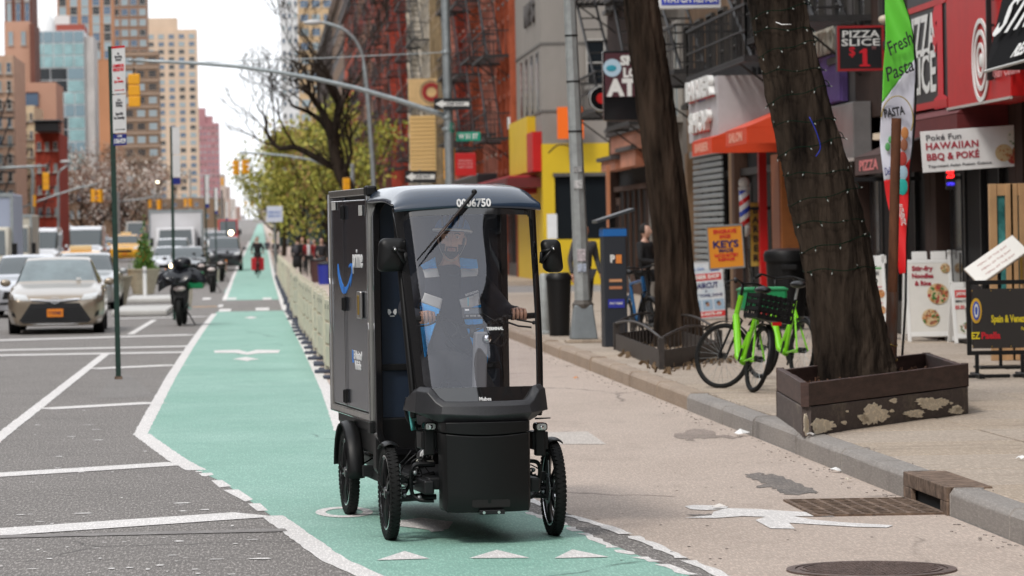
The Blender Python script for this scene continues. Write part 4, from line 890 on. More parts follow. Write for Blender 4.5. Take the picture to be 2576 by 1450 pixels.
b = MB(); b.tube(spline([HM @ Vector((.08, -.02, .03)), HM @ Vector((.076, -.035, -.04)), HM @ Vector((.03, -.055, -.122)), HM @ Vector((-.03, -.055, -.122)), HM @ Vector((-.076, -.035, -.04)), HM @ Vector((-.08, -.02, .03))], 5), .0018, 5)
b.build('chin_strap', mat('strap_pale', (.4,.4,.36), .6), hm, 'all')
b = MB(); b.tube(spline([nk+Vector((-.075, -.01, -.01)), nk+Vector((-.03, -.075, -.045)), nk+Vector((.03, -.075, -.045)), nk+Vector((.075, -.01, -.01))], 5), .0035, 5); b.build('lanyard', mat('lanyard', (.02,.03,.05), .5), drv, 'all')
b = MB(); b.tube([hR+Vector((.0, .075, .012)), hR+Vector((.0, .10, .014))], .037, 14); b.build('cuff', mat('black_cuff', (.015,.015,.015), .6), drv, 'all')
b = MB(); b.lathe([(.0105, -.003), (.0125, -.003), (.0125, .003), (.0105, .003)], c=hR+Vector((.011, -.028, .020)), axis='Z', n=14, closed=True); b.build('ring', CHROME, drv)
# ============================================================ RIGHT SIDE OF THE STREET
FX = 9.6
def Yx(x, y=400, X=FX): a, _ = ray(x, y); return X/a
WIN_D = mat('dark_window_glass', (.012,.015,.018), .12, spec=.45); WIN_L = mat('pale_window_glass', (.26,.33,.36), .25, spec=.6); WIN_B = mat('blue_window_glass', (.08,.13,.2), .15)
FRAME_W = mat('window_frame_pale', (.4,.38,.35), .6); FRAME_D = mat('window_frame_dark', (.05,.045,.04), .5)
_wm = {}
def win_mesh(w_, h_, side, gm, fm, d=.10):
    """shared window: frame, pane, sill (axis: facade normal -X for side 'X', -Y for side 'Y')"""
    k = (round(w_, 2), round(h_, 2), side, gm.name, fm.name)
    if k in _wm: return _wm[k]
    def P(a0, a1, d0, d1, z0, z1, b): b.box(a0, a1, -d1, -d0, z0, z1) if side == 'Y' else b.box(-d1, -d0, a0, a1, z0, z1)
    b = MB(); f = .05*max(1, w_); 
    P(-w_/2, -w_/2+f, 0, d, -h_/2, h_/2, b); P(w_/2-f, w_/2, 0, d, -h_/2, h_/2, b); P(-w_/2+f, w_/2-f, 0, d, h_/2-f, h_/2, b); P(-w_/2+f, w_/2-f, 0, d, -h_/2, -h_/2+f, b); P(-w_/2+f, w_/2-f, 0, d*.8, -f*.4, f*.4, b); P(-w_/2-.08, w_/2+.08, 0, d*1.8, -h_/2-.12, -h_/2-.01, b)
    fo = b.build('window', fm); b = MB(); P(-w_/2+f, w_/2-f, 0, d*.4, -h_/2+f, h_/2-f, b); po = b.build('pane', gm)
    r = (fo.data, po.data); bpy.data.objects.remove(fo); bpy.data.objects.remove(po); _wm[k] = r; return r
def add_window(par, loc, w_, h_, side='X', gm=WIN_D, fm=FRAME_W):
    fm_, pm = win_mesh(w_, h_, side, gm, fm)
    o = bpy.data.objects.new('window', fm_); C.objects.link(o); o.parent = par; o.location = loc
    q = bpy.data.objects.new('pane', pm); C.objects.link(q); q.parent = o
def fire_escape(par_y0, par_y1, z0, floors, X=FX, dep=1.15, label='black iron fire escape', fh=3.1, lad=True, name='fire_escape', dense=.42):
    t = thing(name, (X, (par_y0+par_y1)/2, z0), 0, label, 'fire escape'); L = (par_y1-par_y0)/2; m = mat('fire_escape_iron', (.018,.016,.016), .6, var=.3, scale=8)
    for f_ in range(floors):
        z = f_*fh; b = MB()
        for k in range(9): x = -dep+k*dep/8; b.box(x-.04, x+.02, -L, L, z-.03, z)
        b.box(-dep-.02, 0, -L-.02, -L+.03, z-.09, z+.01); b.box(-dep-.02, 0, L-.03, L+.02, z-.09, z+.01); b.box(-dep-.03, -dep+.03, -L, L, z-.09, z+.01)
        b.build('platform', m, t)
        b = MB(); n = max(3, int(2*L/dense))
        for k in range(n+1): y = -L+2*L*k/n; b.box(-dep-.01, -dep+.01, y-.01, y+.01, z, z+.9)
        for e in (-L, L):
            for k in range(7): x = -dep+k*dep/7; b.box(x-.01, x+.01, e-.01, e+.01, z, z+.9)
            b.box(-dep, 0, e-.02, e+.02, z+.88, z+.93)
        b.box(-dep-.02, -dep+.02, -L, L, z+.88, z+.93); b.box(-dep-.02, -dep+.02, -L, L, z+.44, z+.47); b.build('railing', m, t)
        if f_ < floors-1:
            b = MB()
            for s in (0, .5): b.tube([(-dep+.15+s, -L+.3, z), (-dep+.15+s, L-.5, z+fh)], .035, 4)
            for k in range(9): q = (k+.5)/9; y = -L+.3+(2*L-.8)*q; b.box(-dep+.15, -dep+.65, y-.08, y+.08, z+fh*q-.015, z+fh*q+.015)
            b.build('stair', m, t)
        for e in (-L*.7, L*.7): b = MB(); b.tube([(-dep, e, z-.03), (0, e, z-.9)], .02, 4); b.build('bracket', m, t)
    return t
def lot(y0, y1, wm, label, ztop=17, z1=3.5, store=True, floors=4, wc=None, gm=WIN_D, cornice=True, storem=None, pil=0, name='row_building', front=FX, depth=14, wfm=FRAME_W, base_m=None, winh=1.75, piers=None):
    t = thing(name, (front, (y0+y1)/2, 0), 0, label, 'building'); L = (y1-y0)/2; near = y1 < 100 and 'pale' not in label; wfm = FRAME_D if near else wfm
    b = MB(); b.box(0, depth, -L+.01, L-.01, z1, ztop)
    b.box(.5, depth, -L+.01, L-.01, 0, z1-.003)
    b.build('wall', wm, t)
    for e_ in ((-L+.01, -L+.42), (L-.42, L-.01)): b = MB(); b.box(-.06, .5, *e_, 0, z1); b.build('pier', piers or wm, t)
    if store:
        sm = storem or DARKM
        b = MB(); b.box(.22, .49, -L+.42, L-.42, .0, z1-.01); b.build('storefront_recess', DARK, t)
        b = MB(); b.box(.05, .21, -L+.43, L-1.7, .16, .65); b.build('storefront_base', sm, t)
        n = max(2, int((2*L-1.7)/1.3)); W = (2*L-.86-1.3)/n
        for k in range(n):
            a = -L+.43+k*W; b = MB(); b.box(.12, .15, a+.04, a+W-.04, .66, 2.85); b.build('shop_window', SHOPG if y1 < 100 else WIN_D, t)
            b = MB(); b.box(.06, .2, a-.03, a+.03, .66, 3.0); b.build('mullion', sm, t)
        b = MB(); b.box(.06, .2, -L+.43, L-.43, 2.86, 3.0); b.build('transom', sm, t)
        b = MB(); b.box(.1, .16, L-1.68, L-.6, .17, 2.7); d = b.build('door', sm, t); b = MB(); b.box(.085, .10, L-1.5, L-.78, .4, 2.5); b.build('door_glass', WIN_D, d)
        b = MB(); b.tube([(.06, L-1.5, 1.0), (.06, L-1.5, 1.4)], .015, 6); b.build('door_handle', CHROME, d)
    wc = wc or max(2, int(2*L/1.9)); fh = (ztop-z1-.6)/floors
    for f_ in range(floors):
        zc = z1+.35+fh*(f_+.5)
        for k in range(wc): add_window(t, (0, -L+(k+.5)*2*L/wc, zc), .95, min(winh, fh*.7), 'X', gm if near or (k+f_) % 3 else WIN_L, wfm)
    if pil:
        for k in range(wc+1):
            b = MB(); y = -L+k*2*L/wc; y = min(max(y, -L+.15), L-.15); b.box(-.22, .0, y-.12, y+.12, z1, ztop-.4); b.build('pilaster', wm, t)
        for f_ in range(floors): b = MB(); z = z1+.2+fh*f_; b.box(-.14, 0, -L+.02, L-.02, z-.1, z+.1); b.build('belt_course', wm, t)
    if cornice:
        b = MB(); b.box(-.5, 0, -L+.02, L-.02, ztop-.5, ztop-.1); b.box(-.7, 0, -L+.02, L-.02, ztop-.1, ztop+.1); b.build('cornice', wfm, t)
    return t
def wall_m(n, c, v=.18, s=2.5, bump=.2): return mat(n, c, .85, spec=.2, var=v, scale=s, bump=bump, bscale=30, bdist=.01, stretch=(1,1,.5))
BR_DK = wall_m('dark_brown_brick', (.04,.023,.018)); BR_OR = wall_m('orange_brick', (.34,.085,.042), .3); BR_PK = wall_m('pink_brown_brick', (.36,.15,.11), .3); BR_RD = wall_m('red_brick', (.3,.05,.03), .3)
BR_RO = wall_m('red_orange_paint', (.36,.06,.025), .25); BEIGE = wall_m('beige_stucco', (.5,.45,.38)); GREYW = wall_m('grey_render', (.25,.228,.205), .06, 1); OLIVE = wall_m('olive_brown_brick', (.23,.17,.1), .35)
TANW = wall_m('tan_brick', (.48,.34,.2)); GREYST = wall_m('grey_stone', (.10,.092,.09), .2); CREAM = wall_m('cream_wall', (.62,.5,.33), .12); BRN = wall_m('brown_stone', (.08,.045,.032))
SHOPG = mat('shaded_shop_glass', (.006,.006,.007), .5, spec=.06)  # near-black dull glass: awning shade and dark reflections put into the material
def numeral_one(par, m, M, h):
    b = MB(); b.prism([(x*h, (y-.5)*h) for x, y in ((-.3,0),(.3,0),(.3,.09),(.13,.12),(.13,1),(-.05,1),(-.3,.82),(-.3,.74),(-.12,.78),(-.12,.12),(-.3,.09))], -.002, .002, 'XY', M); o = b.build('numeral', m, par, fixn=True)
    q = bmesh.new(); q.from_mesh(o.data); bmesh.ops.triangulate(q, faces=q.faces); q.to_mesh(o.data); q.free()
# near block (from the frame's right edge to the cross street) and its continuation behind the camera
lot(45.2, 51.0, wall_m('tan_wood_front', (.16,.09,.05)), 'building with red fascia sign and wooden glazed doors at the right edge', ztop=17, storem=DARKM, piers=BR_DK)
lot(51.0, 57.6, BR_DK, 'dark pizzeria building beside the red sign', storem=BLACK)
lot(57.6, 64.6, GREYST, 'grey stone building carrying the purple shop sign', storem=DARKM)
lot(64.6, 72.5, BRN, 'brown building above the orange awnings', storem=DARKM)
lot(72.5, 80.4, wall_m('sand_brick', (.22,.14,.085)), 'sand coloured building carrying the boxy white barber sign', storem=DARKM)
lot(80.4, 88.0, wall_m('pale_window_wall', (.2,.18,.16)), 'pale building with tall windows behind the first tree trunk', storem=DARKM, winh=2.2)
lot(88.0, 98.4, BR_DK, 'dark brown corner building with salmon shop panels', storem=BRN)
for i, (a, c, m_) in enumerate([(32, 45.2, BR_DK), (18, 32, GREYST), (2, 18, BRN), (-14, 2, BR_DK), (-30, -14, GREYST), (-70, -30, BRN), (-130, -70, GREYST)]):
    lot(a, c, m_, ['dark brick row house just outside the right edge','grey stone row house nearer the camera','brown row house level with the camera','dark row house behind the camera','grey row house behind the camera','long brown block far behind the camera','last grey block down the avenue behind'][i], ztop=[15,13.5,14.5,13,14,15,16][i], store=False, floors=4, wc=3, depth=12)
# fortune sign, black awning, pizza sign ... on their own planes
def quadX(x0, x1, X): return Yx(x0, 200, X), Yx(x1, 200, X)
def zpx(x, y, X=None, Y=None): return at(x, y, X=X, Y=Y).z
RED = mat('sign_red', (.50,.008,.008), .4, var=.06, scale=3); BLK = mat('sign_black', (.012,.012,.014), .4); WHT = mat('sign_white', (.72,.72,.72), .5, var=.05, scale=3); SGW = mat('letter_white', (.75,.75,.73), .5)
XS = 8.95
def xm(y, z, X): return frame_m((X, y, z), (0, -1, 0), EZ)
def ym(x, y, z): return frame_m((x, y, z), EX, EZ)
t = thing('shop_sign', (XS, 44.4, 3.3), 0, 'red box sign with white spiral emblem and small white lettering above the wooden doors', 'sign')
ya, yb = 42.6, 46.5; zb_ = zpx(2530, 245, X=XS)-3.3
b = MB(); b.box(0, .6, ya-44.4, yb-44.4, zb_, zb_+2.6); b.build('sign_box', RED, t, bevel=.01)
b = MB(); b.box(-.02, .02, ya-44.4, yb-44.4, zb_-.03, zb_+.0); b.build('lower_trim', mat('silver_trim', (.5,.45,.42), .4), t)
c = at(2472, 152, X=XS-.02); cy = at(2470, 150, X=XS).y
for r_ in (.52, .38, .22):
    b = MB(); b.lathe([(r_, -.015), (r_, .0), (r_-.06, 0), (r_-.06, -.015)], c=(-.01, cy-44.4, at(2470, 152, X=XS).z-3.3), axis='X', n=40, closed=True)
    b.build('emblem_ring', SGW, t)
b = MB(); b.ball((-.01, cy-44.4, at(2470, 152, X=XS).z-3.3), (.02, .09, .09)); b.build('emblem_dot', SGW, t)
text('Fortune B', .30, SGW, t, xm(at(2535, 120, X=XS).y-44.4+.1, at(2530, 115, X=XS).z-3.3, -.012), bold=.03, width=2.0)
text('Asian Cuisine', .18, mat('letter_pink', (.7,.3,.3), .5), t, xm(at(2535, 175, X=XS).y-44.4+.1, at(2530, 175, X=XS).z-3.3, -.012), bold=.01, width=1.7)
# two black drop ladder rails in front of the red sign
t = thing('drop_ladder', (8.3, 43.5, 3.0), 0, 'black iron drop ladder end hanging in front of the red sign', 'ladder')
pa, pb = at(2493, 150, Y=43.4), at(2518, 140, Y=43.4)
for p in (pa, pb): b = MB(); b.box(p.x-8.3-.03, p.x-8.3+.03, -.03, .03, pa.z-3.0-.25, 3.4); b.build('rail', DARKM, t)
for k in range(6): b = MB(); z = pa.z-3.0-.22+k*.32; b.box(pa.x-8.3+.03, pb.x-8.3-.03, -.02, .02, z-.015, z+.015); b.build('rung', DARKM, t)
t = thing('drop_ladder', (8.2, 66, 3.0), 0, 'black iron drop ladder hanging before the pale sign box', 'ladder')
pa, pb = at(1898, 225, Y=66), at(1912, 225, Y=66)
for p in (pa, pb): b = MB(); b.box(p.x-8.2-.035, p.x-8.2+.035, -.03, .03, pa.z-3.0, 4.6); b.build('rail', DARKM, t)
for k in range(8): b = MB(); z = pa.z-3.0+.1+k*.34; b.box(pa.x-8.2+.03, pb.x-8.2-.03, -.02, .02, z-.015, z+.015); b.build('rung', DARKM, t)
# black corner awning
t = thing('awning', (8.0, 40, 3), 0, 'black slanting awning with white letters at the top right corner', 'awning')
p0, p1, p2, p3 = at(2480, 178, X=8.2), at(2700, 118, X=8.2), at(2700, -260, X=8.9), at(2525, -20, X=8.75)
b = MB(); q = [p-Vector((8.0, 40, 3)) for p in (p0, p1, p2, p3)]; b.add(q+[k+Vector((1.2, 0, 0)) for k in q], [(0,1,2,3), (4,7,6,5), (0,4,5,1), (1,5,6,2), (2,6,7,3), (3,7,4,0)]); b.build('canvas', mat('black_canvas', (.006,.006,.007), .9, spec=.1), t, fixn=True)
b = MB(); b.tube([q[0]+Vector((-.01,0,-.01)), q[1]+Vector((-.01,0,-.01))], .018, 6); b.build('hem', mat('hem_pale', (.5,.5,.48), .5), t)
s0 = at(2553, 40, X=8.45)-Vector((8.0, 40, 3)); text('STR', .5, SGW, t, frame_m(s0+Vector((-.06, -.4, 0)), (q[1]-q[0]), (q[3]-q[0])), bold=.04, shear=.3, sx=1.6)
s0 = at(2566, 128, X=8.25)-Vector((8.0, 40, 3)); text('RES', .16, SGW, t, frame_m(s0+Vector((-.05, -.2, 0)), (q[1]-q[0]), (q[3]-q[0])), bold=.05, shear=.3, sx=1.8)
# pizza fascia
X1 = 9.0; yA, yB = Yx(2285, 150, X1), Yx(2384, 150, X1)
t = thing('shop_sign', (X1, (yA+yB)/2, 3), 0, 'black fascia sign with large white pizza slice words and a big red numeral one', 'sign'); yc = (yA+yB)/2
z0_, z1_ = zpx(2384, 262, X=X1)-3, 6.2-3
b = MB(); b.box(0, .55, yB-yc, yA-yc, z0_, z1_); b.build('sign_box', BLK, t)
b = MB(); b.box(-.02, .0, yB-yc, yA-yc, z0_-.02, z0_+.07); b.build('red_border', RED, t); b = MB(); b.box(-.02, .0, yB-yc, yA-yc, zpx(2384, 5, X=X1)-3, zpx(2384, 5, X=X1)-3+.08); b.build('red_border', RED, t)
zt = lambda y: zpx(2330, y, X=X1)-3
text('PIZZA', .55, SGW, t, xm(yA-yc-1.0, zt(95), -.012), bold=.025, width=2.1); text('SLICE', .55, SGW, t, xm(yA-yc-1.0, zt(190), -.012), bold=.025, width=2.1)
LR = mat('letter_red', (.62,.012,.025), .45)
numeral_one(t, LR, xm(yB-yc+.45, zt(140), -.014), 1.5); text('$', .5, LR, t, xm(yB-yc+.78, zt(80), -.013), bold=.04, width=.33)
# hanging pizza slice sign (faces the camera)
t = thing('hanging_sign', at(2165, 122, Y=54), 0, 'square black hanging sign with red border reading pizza slice and one dollar', 'sign')
o0 = at(2165, 122, Y=54); hw = 59*54/F; hh = 57*54/F; RB = mat('border_dark_red', (.33,.012,.015), .5)
b = MB(); b.box(-hw, hw, 0, .16, -hh, hh); b.build('sign_box', BLK, t, bevel=.01)
for q in ((-hw, hw, hh-.035, hh), (-hw, hw, -hh, -hh+.035), (-hw, -hw+.035, -hh+.035, hh-.035), (hw-.035, hw, -hh+.035, hh-.035)): b = MB(); b.box(q[0], q[1], -.015, .0, q[2], q[3]); b.build('border', RB, t)
text('PIZZA', .105, SGW, t, ym(0, -.006, .21), bold=.02, width=.56); text('SLICE', .105, SGW, t, ym(0, -.006, .085), bold=.02, width=.58)
numeral_one(t, LR, ym(.06, -.006, -.14), .27); text('$', .14, LR, t, ym(-.13, -.006, -.05), bold=.02); text('99', .05, mat('letter_dim', (.25,.1,.1), .5), t, ym(.2, -.006, -.0), bold=.03)
b = MB(); b.tube([(hw, .08, .25), (FX-o0.x, .08, .25)], .02, 6); b.build('bracket', DARKM, t)
# hanging white Poke sign
pk = at(2452, 374, Y=45.3); t = thing('hanging_sign', pk, R(-4), 'white banner sign reading Hawaiian bbq and poke with food pictures', 'sign')
PW2, PH2 = 250*45.3/F/2*1.06, 104*45.3/F/2; Mr = Matrix.Rotation(R(-3.0), 4, 'Y')
tt = MB(); tt.box(-PW2, PW2, 0, .03, -PH2, PH2, Mr); tt.build('board', WHT, t, bevel=.004)
MRD = mat('letter_maroon', (.35,.02,.04), .5); GRY = mat('letter_grey', (.06,.06,.07), .5)
text('Poké Fun', .075, GRY, t, Mr @ ym(-.38, -.006, .17), bold=.01, width=.44); text('HAWAIIAN', .085, MRD, t, Mr @ ym(-.28, -.006, .06), bold=.04, width=.66, space=1.1)
text('BBQ & POKÉ', .085, MRD, t, Mr @ ym(-.28, -.006, -.075), bold=.04, width=.66); text('Top-rated Asian Fusion Cuisine', .033, GRY, t, Mr @ ym(-.20, -.006, -.19), bold=.02, width=.80)
def food_plate(par, x, z, r_, m_, y=-.004, Mr=None, n=9, rim=None, seed=1):
    rr = random.Random(seed); b = MB(); b.lathe([(.001, -.003), (r_, -.003), (r_, 0)], c=(x, y, z), axis='Y', n=24)
    if Mr is not None: b.v = [tuple(Mr @ Vector(v)) for v in b.v]
    o = b.build('food_picture', rim or mat('bowl_green', (.25,.33,.12), .6), par)
    b = MB()
    cols = m_ if isinstance(m_, list) else [m_]
    for k in range(n*4):
        a, q = rr.uniform(0, 6.28), r_*.86*math.sqrt(rr.random()); s = r_*rr.uniform(.1, .24); b.cur = rr.randrange(len(cols))
        P_ = [(x+q*math.cos(a)+s*math.cos(j*1.047)*rr.uniform(.6, 1), y-.0035-.0001*k, z+q*math.sin(a)+s*math.sin(j*1.047)*rr.uniform(.6, 1)) for j in range(6)]
        if Mr is not None: P_ = [tuple(Mr @ Vector(v)) for v in P_]
        b.add(P_, [tuple(range(6))[::-1]])
    b.build('food_print', cols, o)['kind'] = 'stuff'; return o
F1 = mat('food_brown', (.28,.1,.05), .6); F2 = mat('food_green', (.05,.16,.03), .6); F3 = mat('food_cream', (.6,.45,.25), .6); F4 = mat('food_red', (.4,.04,.03), .6); F5 = mat('food_orange', (.5,.2,.06), .6); F6 = mat('food_white', (.7,.68,.62), .6)
food_plate(t, .36, -.08, .11, [F3, F5], Mr=Mr, rim=F3, seed=3); food_plate(t, .52, .10, .11, [F6, F6, F2], Mr=Mr, rim=F6, seed=4); food_plate(t, .60, -.10, .14, [F1, F4, F5, F2], Mr=Mr, rim=F1, seed=5); food_plate(t, .47, -.16, .07, [F4, F5], Mr=Mr, rim=F4, seed=6)
# small lit red sign
t = thing('neon_sign', at(2391, 450, Y=46.5), 0, 'small red and blue lit sign hanging in the dark doorway', 'sign')
b = MB(); b.box(-.06, .06, 0, .04, -.14, .14); b.build('sign_box', BLK, t, bevel=.01)
text('25', .09, mat('neon_red', (.6,0,0), .5, emit=((1,.02,.02), 2.5)), t, ym(0, -.004, .05), bold=.05, width=.10, ext=.006); text('OPEN', .04, mat('neon_blue', (.02,.02,.5), .5, emit=((.08,.05,1), 1.2)), t, ym(0, -.004, -.07), bold=.04, width=.10)
# pizzeria awning (maroon) with lettering
def awning(label, y0, y1, zt_, zb_, X0, X1_, m, name='awning', letters=None, lm=SGW, valance=.22, vm=None):
    yc = (y0+y1)/2; t = thing(name, (X1_, yc, zb_), 0, label, 'awning'); L = (y1-y0)/2; d = X0-X1_; H_ = zt_-zb_
    b = MB(); vs = [(0,-L,0),(0,L,0),(d,L,H_),(d,-L,H_),(d,-L,-.02),(d,L,-.02)]
    b.add(vs, [(0,3,2,1),(0,4,3),(1,2,5)]); b.build('canvas', m, t, solid=.02, fixn=True)
    b = MB(); b.box(-.01, .01, -L, L, -valance, 0); b.box(0.01, d, -L-.01, -L+.01, -valance, 0); b.build('valance', vm or m, t)
    if letters:
        for s_, yy, wdt, hgt in letters: text(s_, hgt, lm, t, xm(yy-yc, -valance/2, -.014), bold=.04, width=wdt)
    return t
MAR = mat('maroon_canvas', (.11,.008,.008), .7, var=.15, scale=3); ORA = mat('orange_canvas', (.62,.05,.006), .65, var=.06, scale=2); BRC = mat('brown_canvas', (.07,.035,.03), .8)
awning('brown awning with small red and white word panel under the pizza signs', 50.9, 53.5, at(2215, 340, Y=51).z, at(2150, 400, Y=53.5).z, FX, 8.9, BRC, letters=[('PIZZA', 52.3, 1.6, .15)], lm=mat('letter_redw', (.7,.2,.2), .5), valance=.25)
awning('maroon awning below the red box sign', 45.6, 51.2, 3.75, 3.2, FX, 8.9, MAR)
awning('lower bright orange awning with pale word panel', 64.9, 67.8, at(1943, 276, Y=65).z, at(1788, 350, Y=65).z, FX, 8.2, ORA, letters=[('BARBER', 66.4, 2.0, .16)], lm=mat('letter_peach', (.75,.35,.25), .5), valance=.26)
awning('upper bright orange awning behind the second tree', 60.2, 62.9, at(2020, 235, Y=60.2).z, at(1886, 322, Y=60.2).z, FX, 8.2, ORA, letters=[('SALON', 61.6, 1.7, .16)], lm=MC['letter_peach'], valance=.26)
# boxy white sign with red raised letters, its pale end wall faces the camera
X2 = 8.35; yA, yB = Yx(1733, 300, X2), Yx(1807, 300, X2); yc = (yA+yB)/2
t = thing('shop_sign', (X2, yc, 3.5), 0, 'tall pale box sign with raised red edged letters beside the orange awning', 'sign')
z0_ = zpx(1807, 345, X=X2)-3.5; z1_ = zpx(1807, 190, X=X2)-3.5
b = MB(); b.box(0, FX-X2, yB-yc, yA-yc, z0_, z1_); b.build('sign_box', mat('pale_grey_panel', (.45,.42,.43), .5, var=.1, scale=1.5), t)
for r_, (s_, wd_) in enumerate((('BARBER', .86), ('SHOP', .66))):
    z = z0_+.95-r_*.62; text(s_, .34, SGW, t, xm(0, z, -.06), bold=.07, width=(yA-yB)*wd_, ext=.05); text(s_, .35, LR, t, xm(.12, z-.01, -.015), bold=.11, width=(yA-yB)*wd_, ext=.01)
text('Pro', .3, mat('letter_blue', (.03,.15,.5), .5), t, xm(0, z1_-.25, -.012), bold=.03, shear=.3, width=.9)
# purple sign on grey stone
X3 = 9.45; yA, yB = Yx(2030, 180, X3), Yx(2112, 180, X3); yc = (yA+yB)/2; PUR = mat('purple_panel', (.14,.08,.27), .5, var=.15, scale=4)
t = thing('shop_sign', (X3, yc, 3.5), 0, 'purple ribbed sign panel on the grey stone front', 'sign'); z0_ = zpx(2112, 255, X=X3)-3.5; z1_ = zpx(2112, 130, X=X3)-3.5
b = MB(); b.box(.04, .13, yB-yc, yA-yc, z0_, z1_); b.build('panel', PUR, t)
for k in range(26): y = yB-yc+.1+k*(yA-yB-.2)/25; b = MB(); b.box(0, .04, y-.035, y+.035, z0_+.02, z1_-.02-.5*(k/25)**2*.4); b.build('rib', PUR, t)
text('TATTOO', .45, mat('letter_cream', (.6,.58,.5), .5), t, xm(0, z1_+.24, -.0), bold=.05, width=(yA-yB)*.8, ext=.04)
t = thing('shop_sign', (9.3, yc-1, 2.9), 0, 'grey lower fascia panel below the purple sign', 'sign')
b = MB(); b.box(0, .28, -2.9, 3.6, -.05, .85); b.build('panel', mat('grey_fascia', (.16,.15,.15), .4, var=.2, scale=1.5), t, bevel=.01); b = MB(); b.box(-.03, 0, -2.9, 3.6, -.08, -.03); b.build('lower_trim', mat('silver_trim', (.5,.45,.42), .4), t)
# ATM sign, faces the camera
p = at(1562, 216, Y=76); t = thing('hanging_sign', p, 0, 'dark maroon projecting sign reading smoke lotto atm with round blue emblem', 'sign'); k_ = 76/F
b = MB(); b.box(-44*k_, 98*k_, 0, .25, -88*k_, 88*k_); b.build('sign_case', BLACKG, t, bevel=.02)
b = MB(); b.box(-40*k_, 94*k_, -.02, .0, -28*k_, 82*k_); b.build('sign_face', mat('maroon_face', (.075,.02,.028), .4), t)
text('SMOKE', .19, SGW, t, ym(52*k_-.02, -.026, 62*k_), bold=.08, width=.86); text('LOTTO', .19, SGW, t, ym(52*k_, -.026, 31*k_), bold=.08, width=.78); text('ATM', .34, SGW, t, ym(24*k_, -.026, -1*k_-.05), bold=.08, width=.98)
b = MB(); b.lathe([(.001, -.012), (.19, -.012), (.19, 0)], c=(-.18, -.022, 45*k_), axis='Y', n=30); b.build('emblem', mat('emblem_pale_blue', (.45,.6,.72), .5), t)
b = MB(); b.ball((-.2, -.036, 44*k_), (.11, .006, .07)); b.build('emblem_print', mat('emblem_teal', (.03,.3,.4), .5), t)
p = at(1514, 248, Y=78); t = thing('hanging_sign', p, 0, 'round dark sign with red centre half hidden behind the atm sign', 'sign')
b = MB(); b.lathe([(.001, -.03), (.27, -.03), (.29, 0), (.29, .12)], axis='Y', n=40); b.build('disc', BLACKG, t, bevel=.01); b = MB(); b.lathe([(.001, -.012), (.12, -.012), (.12, 0)], c=(0, -.03, 0), axis='Y', n=30); b.build('centre', RED, t); b = MB(); b.lathe([(.255, -.012), (.268, -.012), (.268, 0), (.255, 0)], c=(0, -.031, 0), axis='Y', n=40, closed=True); b.build('ring', SGW, t)
# watch repair sign at the top edge
p = at(1738, 2, Y=70); t = thing('hanging_sign', p, 0, 'white sign with blue letters reading watch repair at the top edge', 'sign'); k_ = 70/F
b = MB(); b.box(-82*k_, 76*k_, 0, .15, -20*k_, 100*k_); b.build('sign_box', WHT, t, bevel=.02); b = MB(); b.box(-74*k_, 70*k_, -.01, 0, -10*k_, 60*k_); b.build('blue_field', mat('sign_blue', (.02,.05,.5), .5), t)
text('WATCH REPAIR', .15, SGW, t, ym(-.02, -.016, .03), bold=.05, width=1.08)
# salmon panels of the corner shop
SAL = mat('salmon_panel', (.55,.22,.13), .6, var=.15, scale=3)
for (xa, xb, ya_, yb_, lb) in ((1512, 1548, 405, 430, 'salmon shop fascia block at the far corner, lower left'), (1560, 1598, 380, 420, 'salmon shop fascia block right of the corner'), (1535, 1622, 335, 380, 'broad salmon awning board under the atm sign')):
    a0, a1 = Yx(xa, ya_, 9.1), Yx(xb, ya_, 9.1); t = thing('shop_fascia', (9.1, (a0+a1)/2, 3), 0, lb, 'shop front'); zc0, zc1 = zpx((xa+xb)/2, yb_, X=9.1)-3, zpx((xa+xb)/2, ya_, X=9.1)-3
    b = MB(); b.box(0, .4, -(a0-a1)/2, (a0-a1)/2, zc0, zc1); b.build('board', SAL, t, bevel=.01); b = MB(); b.box(-.12, .42, -(a0-a1)/2-.1, (a0-a1)/2+.1, zc1, zc1+.1); b.build('cap', GREYST, t)
for (x, w_, lb) in ((1512, 9, 'slim salmon post at the corner shop'), (1597, 14, 'salmon door frame behind the parking kiosk')):
    Y_ = 92; p = at(x+20, 560, Y=Y_); t = thing('door_frame', (p.x+1.2 if w_ > 10 else p.x, Y_, 0), 0, lb, 'door frame'); b = MB(); b.box(-w_*Y_/F/2, w_*Y_/F/2, 0, .15, .16, 3.5); b.build('post', mat('salmon_wood', (.5,.2,.1), .6), t); b = MB(); b.box(-w_*Y_/F/2-.02, w_*Y_/F/2+.02, -.02, .17, 0, .16); b.build('foot', GREYST, t)
# roll shutter, orange door, barber poles
t = thing('roll_shutter', (9.52, 76.3, 0), 0, 'grey ribbed roll shutter half lowered beside the barber shop', 'shutter')
for k in range(24): b = MB(); b.box(-.02, .03, -2.5, 2.3, .25+k*.13, .25+k*.13+.09); b.build('slat', STEEL, t, bevel=.01)
b = MB(); b.box(-.08, .09, -2.6, 2.4, 3.36, 3.5); b.build('housing', STEEL, t)
t = thing('orange_door', (at(1945, 500, Y=64).x, 64.2, 0), 0, 'bright orange brown door panel between the trees', 'door'); b = MB(); b.box(0, .3, -1.2, .0, .17, 3.0); b.build('panel', mat('orange_wood', (.45,.16,.04), .5, var=.2, scale=3), t); b = MB(); b.box(-.02, 0, -1.1, -.1, .4, 3.1); b.build('inset', mat('orange_wood_dark', (.2,.06,.02), .5), t)
t = thing('red_post', (at(1918, 500, Y=66).x-.07, 66, 0), 0, 'bright red vertical door frame under the orange awning', 'door frame'); b = MB(); b.box(0, .14, -.1, .1, .17, 3.2); b.build('post', RED, t); b = MB(); b.box(-.02, .16, -.12, .12, 0, .17); b.build('foot', GREYST, t)
